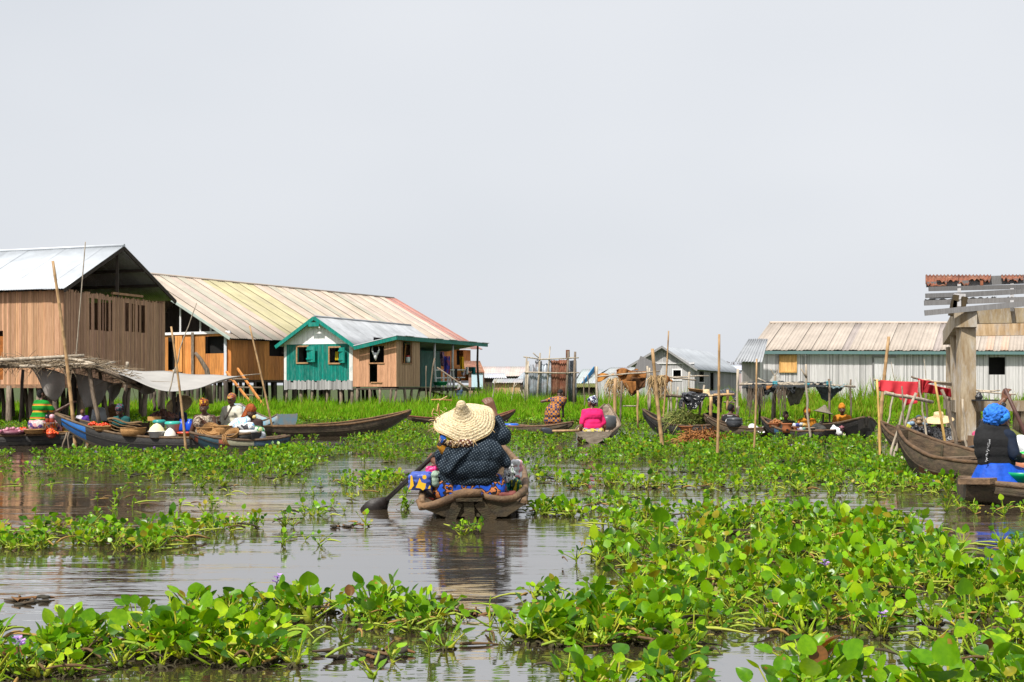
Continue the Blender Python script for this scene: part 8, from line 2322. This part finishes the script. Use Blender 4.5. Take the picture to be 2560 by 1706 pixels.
def hyacinth(x, y, s, label, group, flower=False, nl=None):
    withered = random.random() < .22
    if flower and 'flowering' not in label: label = label.replace('green ', '') + ', with violet flower'; group += ', in flower'
    elif withered and not flower: label = label + ', leaf withered'; group += ', one leaf withered'
    t = thing('water_hyacinth', (x, y, .0), label, 'plant', group)
    n = nl or random.choice((6, 7, 8, 9, 10))
    S = .137 * s
    az = random.uniform(0, 6.28)
    r = link('root_tuft', ROOT, t); r.scale = (S * 3.0,) * 3
    for i in range(n):
        me = random.choice(OLD) if withered and i == n // 2 else random.choice(LEAVES)
        o = link('leaf', me, t)
        a = az + i * 2.4 + random.uniform(-.3, .3)
        k = S * random.uniform(.62, 1.18)
        o.rotation_euler = (random.uniform(-.2, .2), random.uniform(-.3, .28), a)
        o.scale = (k, k, k * random.uniform(.8, 1.12))
        o.location = (.02 * math.cos(a), .02 * math.sin(a), random.uniform(-.01, .03))
    if flower:
        f = link('flower', FLOWER, t); f.scale = (S * 1.55,) * 3; f.rotation_euler = (random.uniform(-.15, .15), random.uniform(-.15, .15), random.uniform(0, 6))
    return t
LAB = {'bottom left mat': 'glossy green water hyacinth crowded into the thick mat at the bottom left', 'ragged mat below the hatted paddler': 'green water hyacinth in the ragged mat below the hatted paddler',
       'big foreground mat at the right': 'green water hyacinth inside the big foreground mat at the right', 'lower edge of the big right mat': 'green water hyacinth along the lower edge of the big right mat',
       'left raft level with the boat stern': 'green water hyacinth in the left raft level with the stern', 'small clumps by the blue skirt canoe': 'small water hyacinth adrift below the blue skirt canoe',
       'clump right of the chipped stern': 'water hyacinth in the clump just right of the chipped stern', 'sprigs adrift behind the chipped stern': 'small sprig of water hyacinth adrift behind the chipped stern',
       'clump at the paddle blade': 'water hyacinth in the small clump around the dark paddle blade', 'sprig alone in open water at the left': 'lone sprig of water hyacinth in the open water at the left'}
fl_near = [G(236, 1330), G(32, 1690), G(2155, 1625), G(2307, 1600), G(1838, 1440), G(1930, 1425)]
FLN = {}
for q in fl_near:
    j = min(range(len(near)), key=lambda i: (near[i][0] - q.x) ** 2 + (near[i][1] - q.y) ** 2)
    FLN[j] = True
BIG = {'big foreground mat at the right': ('right mat', 1480, 2560, 1290, 1640), 'bottom left mat': ('bottom left mat', 0, 960, 1510, 1700), 'lower edge of the big right mat': ('bottom strip', 1300, 2560, 1550, 1760)}
for j, (x, y, s, nm) in enumerate(near):
    lb, gr = LAB[nm], 'water hyacinths, ' + nm
    if nm in BIG:
        w_, x0, x1, y0, y1 = BIG[nm]
        px_, py_ = PCX + F_PX * x / y, PHY + F_PX * CAM_H / y
        cz = ('left end', 'left half', 'right half', 'right end')[int(max(0, min(3.99, (px_ - x0) / (x1 - x0) * 4)))]
        rz_ = ('back edge', 'middle', 'front edge')[int(max(0, min(2.99, (py_ - y0) / (y1 - y0) * 3)))]
        big_ = '' if j in FLN else 'large ' if s > 1.3 else 'small ' if s < .95 else ''
        lb = big_ + 'water hyacinth at the %s of the %s, %s' % (rz_, w_, cz)
        gr += ', %s%s, %s' % (big_, rz_, cz)
    hyacinth(x, y, s, lb, gr, j in FLN)
# a few tall single leaves that stand out
for (px, py, s, l) in ((1648, 1405, 1.9, 'water hyacinth with one very tall upright leaf at the left of the big mat'), (775, 1560, 1.35, 'tall water hyacinth whose stalk arches high over the bottom left mat'), (2420, 1600, 1.5, 'water hyacinth with the broadest leaves near the lower right'), (1990, 1470, 1.5, 'large leafy water hyacinth in the middle of the right mat')):
    q = G(px, py)
    t = thing('water_hyacinth', q, l, 'plant', None)
    for i in range(5):
        o = link('leaf', LEAVES[(i * 5 + 3) % 26], t); k = .2 * s * (1.15 if i == 0 else random.uniform(.6, .9))
        o.rotation_euler = (random.uniform(-.1, .1), -.35 if i == 0 else random.uniform(-.1, .3), 1.2 + i * 1.3); o.scale = (k * .8, k * .8, k * 1.1) if i == 0 else (k, k, k)
# flowering plants farther out
fl_far = [(363, 1140), (383, 1136), (333, 1146), (241, 1148), (635, 1180), (2313, 1200), (2401, 1248), (1335, 1108), (1466, 1156), (1624, 1118), (1915, 1122), (1938, 1124), (1952, 1128), (1976, 1130), (1996, 1126), (2006, 1128), (2030, 1122), (2044, 1134), (2127, 1134), (1905, 1076), (1895, 1078), (1610, 1062), (1265, 1062), (930, 1056), (1012, 1064), (1300, 1056), (1575, 1070), (2232, 1140), (2336, 1230)]
wh = ['on the left band below the painted canoes'] * 5 + ['at the foot of the mossy canoe', 'beside the blue skirt canoe', 'right of the hatted paddler\'s sleeve', 'in the open middle band', 'by the thick brown bamboo'] + ['in the violet row under the pottery canoe'] * 9 + ['beside the white cloth canoe'] * 2 + ['in the far green field'] * 6 + ['by the slanting poles', 'below the orange scar']
for (px, py), w_ in zip(fl_far, wh):
    q = G(px, py)
    hyacinth(q.x, q.y, 1.0, ('violet flowering hyacinth ' + w_), 'flowering water hyacinths ' + w_, True, 5)

# all the others: one growing mass, every leaf its own geometry
def mass(name, pl, lod, mats_seed, stuff_label=None):
    T = [tri_arrays(leaf_template(s + mats_seed, *lod)) for s in range(18)]
    per = np.array([max(4, int(random.choice((5, 6, 7, 8)) * (1.0 if p[1] < 30 else .8))) for p in pl])
    idx = np.repeat(np.arange(len(pl)), per)
    P_ = np.array([(p[0], p[1], p[2]) for p in pl], np.float32)
    n = len(idx)
    az = rng.uniform(0, 6.283, n); ty = rng.uniform(-.3, .3, n); tx = rng.uniform(-.2, .2, n)
    far = np.clip((P_[idx, 1] - 18) / 30, 0, 1)
    s = .146 * P_[idx, 2] * rng.uniform(.62, 1.18, n) * (1 + .02 * far)
    ca, sa, cy, sy, cx_, sx_ = np.cos(az), np.sin(az), np.cos(ty), np.sin(ty), np.cos(tx), np.sin(tx)
    Rm = np.empty((n, 3, 3), np.float32)      # Rz @ Ry @ Rx
    Rm[:, 0, 0] = ca * cy; Rm[:, 0, 1] = ca * sy * sx_ - sa * cx_; Rm[:, 0, 2] = ca * sy * cx_ + sa * sx_
    Rm[:, 1, 0] = sa * cy; Rm[:, 1, 1] = sa * sy * sx_ + ca * cx_; Rm[:, 1, 2] = sa * sy * cx_ - ca * sx_
    Rm[:, 2, 0] = -sy; Rm[:, 2, 1] = cy * sx_; Rm[:, 2, 2] = cy * cx_
    which = rng.integers(0, len(T), n)
    gb = np.array(G_BLADE + [(.3, .27, .02)], np.float32); gs = np.array(G_STALK, np.float32)
    VV, FF, CC = [], [], []
    off = 0
    for k, (V, Fc, kind) in enumerate(T):
        j = np.where(which == k)[0]
        if not len(j): continue
        pts = np.einsum('nij,vj->nvi', Rm[j], V) * s[j][:, None, None]
        pts[:, :, 0] += P_[idx[j], 0][:, None]; pts[:, :, 1] += P_[idx[j], 1][:, None]; pts[:, :, 2] += rng.uniform(-.01, .04, len(j))[:, None]
        VV.append(pts.reshape(-1, 3))
        FF.append((Fc[None] + (off + np.arange(len(j)) * len(V))[:, None, None]).reshape(-1, 4))
        bc = gb[rng.choice(len(gb), len(j), p=[.25, .22, .19, .16, .11, .07])] * rng.uniform(.75, 1.25, (len(j), 1)); sc_ = gs[rng.integers(0, 3, len(j))]
        col = np.where(kind[None, :, None] == 1, sc_[:, None, :], bc[:, None, :])
        CC.append(col.reshape(-1, 3)); off += len(j) * len(V)
    V, Fq, C = np.concatenate(VV), np.concatenate(FF), np.concatenate(CC)
    me = bpy.data.meshes.new(name)
    me.vertices.add(len(V)); me.vertices.foreach_set('co', V.astype(np.float32).ravel())
    me.loops.add(len(Fq) * 4); me.loops.foreach_set('vertex_index', Fq.astype(np.int32).ravel())
    me.polygons.add(len(Fq)); me.polygons.foreach_set('loop_start', np.arange(0, len(Fq) * 4, 4, dtype=np.int32))
    me.polygons.foreach_set('use_smooth', np.ones(len(Fq), bool))
    me.update(calc_edges=True)
    me.materials.append(M_LEAF)
    at = me.attributes.new('tint', 'FLOAT_COLOR', 'FACE')
    at.data.foreach_set('color', np.concatenate([C, np.zeros((len(C), 1))], 1).astype(np.float32).ravel())
    o = link(name, me)
    print(name, len(pl), 'plants', len(Fq) * 2, 'tris')
    return tag(o, stuff_label, None, None, 'stuff')
mass('water_hyacinth_field', [p for p in rest if p[1] < 17], (3, 4, 5, 5), 100, 'mats of water hyacinth floating on the nearer water')
mass('water_hyacinth_field', [p for p in rest if p[1] >= 17], (2, 2, 3, 2), 200, 'broad field of water hyacinth between the boats and the houses')

# dark root litter and dead stems at the water line
mb = MB()
for (x, y, s, nm) in plants:
    if y > 15 and random.random() < .35:
        r_ = random.uniform(.05, .13) * s
        a0 = random.uniform(0, 6)
        mb.add([(x + r_ * math.cos(a0 + i * 1.047) * random.uniform(.6, 1.3), y + r_ * 1.2 * math.sin(a0 + i * 1.047) * random.uniform(.6, 1.3), .006 + .01 * (i % 2)) for i in range(6)], [tuple(range(6))], random.choice(((.045, .04, .022, 1), (.07, .06, .025, 1), (.1, .09, .03, 1), (.03, .025, .018, 1))))
    for _ in range(random.choice((0, 1, 1, 2)) if y < 16 else 0):
        a = random.uniform(0, 6.28); L_ = random.uniform(.08, .3)
        p = Vector((x + random.uniform(-.15, .15), y + random.uniform(-.15, .15), random.uniform(.01, .06)))
        q = p + Vector((math.cos(a), math.sin(a), random.uniform(-.05, .12))) * L_
        bw_ = Vector((-math.sin(a), math.cos(a), 0)) * random.uniform(-.12, .12) * L_ + Vector((0, 0, random.uniform(0, .03)))
        mb.tube([p, p.lerp(q, .25) + bw_ * .75, p.lerp(q, .5) + bw_, p.lerp(q, .75) + bw_ * .75, q], [.006, .009, .007, .005, .003], 4, random.choice(((.27, .33, .04, 1), (.33, .36, .05, 1), (.22, .3, .03, 1), (.3, .18, .05, 1), (.12, .07, .03, 1), (.05, .04, .02, 1))), caps=False)
mb.build('floating_litter', M_MATTE, None, kind='stuff')['label'] = 'dark roots and dead stems floating among the water hyacinths'
for (px, py, l) in ((1190, 1535, 'patch of dark mud and roots adrift below the boat reflection'), (930, 1640, 'dark root mass with a brown bulb near the bottom centre'), (870, 1318, 'few dark twigs floating left of the boat stern'), (60, 1505, 'scrap of dark weed adrift at the far left')):
    q = G(px, py); mb = MB()
    for i in range(16):
        a = random.uniform(0, 6.28); r_ = abs(random.gauss(0, .11)); c = q + Vector((r_ * math.cos(a) * 1.4, r_ * math.sin(a) * .8, random.uniform(0, .02)))
        b = random.uniform(0, 6.28); e = Vector((math.cos(b), math.sin(b), random.uniform(-.2, .35))) * random.uniform(.03, .12)
        mb.tube([c, c + e], [.012, .005], 4, random.choice(((.04, .032, .022, 1), (.07, .05, .03, 1), (.16, .08, .03, 1))), caps=False)
        if i % 3 == 0: mb.ball(c, (.035, .03, .012), 6, (.035, .03, .02, 1))
    mb.alone('floating_roots', M_MATTE, l, 'plant debris', None, kind='stuff')

# ------------------------------------------------------------------ marsh grass
def grass():
    n = 150000
    y = 44.3 + rng.exponential(7.5, n); y = y[y < 85]; n = len(y)
    px = rng.uniform(-120, 2700, n)
    x = (px - PCX) * y / F_PX
    k = np.ones(n, bool)
    def foot(pts, grow=0):
        return inside([(p[0], p[1]) for p in pts], x, y)
    u, nn = Vector((.392, .92)), Vector((-.92, .392)); B0 = Vector((-5.49, 58.63))
    k &= ~foot([plan(B0, (u, .5)), plan(B0, (nn, 5.9), (u, .5)), plan(B0, (nn, 5.9), (u, 9.8)), plan(B0, (u, 9.8))])
    uc, nc = Vector((.5195, .8545)), Vector((-.8545, .5195)); E1 = Vector((-15.04, 66.0))
    k &= ~foot([plan(E1, (uc, 1), (nc, 1)), plan(E1, (uc, 24), (nc, 1)), plan(E1, (uc, 24), (nc, 14)), plan(E1, (uc, 1), (nc, 14))])
    k &= ~foot([(11.3, 56.6), (33, 57.9), (33.6, 63.6), (11.9, 62.3)])
    k &= ~foot([(9.6, 52), (10.9, 52.6), (11.6, 56), (10.2, 55.5)])
    x, y, px = x[k], y[k], px[k]; n = len(x)
    cl = np.array([mnoise.noise((a * .45, b * .45, 8.1)) for a, b in zip(x, y)])
    h = np.interp(px, [0, 400, 640, 900, 1080, 1250, 1500, 1750, 1900, 2050, 2200, 2600], [.5, .55, .6, .65, .75, 1.0, .95, .8, .9, 1.2, 1.15, .8])
    h = h * (.7 + 1.15 * cl) * rng.uniform(.55, 1.2, n) * np.interp(y, [44, 47, 50, 53], [.35, .5, .75, 1.0])
    h = np.maximum(h, .12)
    a = rng.uniform(0, 6.283, n); bend = rng.uniform(.1, .55, n) * h
    w = rng.uniform(.012, .024, n)
    dx, dy = np.cos(a), np.sin(a)
    wa = a + 1.57 + rng.normal(0, .5, n); wx, wy = np.cos(wa) * w, np.sin(wa) * w
    V = np.zeros((n, 5, 3), np.float32)
    V[:, 0] = np.stack([x - wx, y - wy, np.full(n, .04)], 1); V[:, 1] = np.stack([x + wx, y + wy, np.full(n, .04)], 1)
    V[:, 2] = np.stack([x + dx * bend * .3 + wx * .8, y + dy * bend * .3 + wy * .8, .04 + h * .6], 1); V[:, 3] = np.stack([x + dx * bend * .3 - wx * .8, y + dy * bend * .3 - wy * .8, .04 + h * .6], 1)
    V[:, 4] = np.stack([x + dx * bend, y + dy * bend, .04 + h], 1)
    b = (np.arange(n) * 5)
    loops = np.stack([b, b + 1, b + 2, b + 3, b + 3, b + 2, b + 4], 1).astype(np.int32)
    me = bpy.data.meshes.new('marsh_grass')
    me.vertices.add(n * 5); me.vertices.foreach_set('co', V.ravel())
    me.loops.add(n * 7); me.loops.foreach_set('vertex_index', loops.ravel())
    ls = np.stack([np.arange(n) * 7, np.arange(n) * 7 + 4], 1).astype(np.int32).ravel()
    me.polygons.add(n * 2); me.polygons.foreach_set('loop_start', ls)
    me.update(calc_edges=True)
    me.materials.append(M_GRASS)
    base = np.array([(.14, .34, .012), (.18, .40, .014), (.23, .45, .02), (.3, .33, .05)], np.float32)
    dry = np.interp(px, [0, 1000, 1700, 2000, 2600], [.16, .13, .2, .36, .36])
    ci = np.where(rng.random(n) < dry, 3, rng.integers(0, 3, n))
    c = base[ci] * rng.uniform(.7, 1.25, (n, 1))
    C = np.repeat(np.concatenate([c, np.zeros((n, 1))], 1), 2, 0)
    at = me.attributes.new('tint', 'FLOAT_COLOR', 'FACE'); at.data.foreach_set('color', C.astype(np.float32).ravel())
    o = link('marsh_grass', me)
    tag(o, 'tall bright green marsh grass growing round the stilts', None, None, 'stuff')
M_GRASS = leaf_material('grass_blade', .4)
M_GRASS.node_tree.nodes['Principled BSDF'].inputs['Roughness'].default_value = .7
M_GRASS.node_tree.nodes['Principled BSDF'].inputs['Specular IOR Level'].default_value = .08
grass()
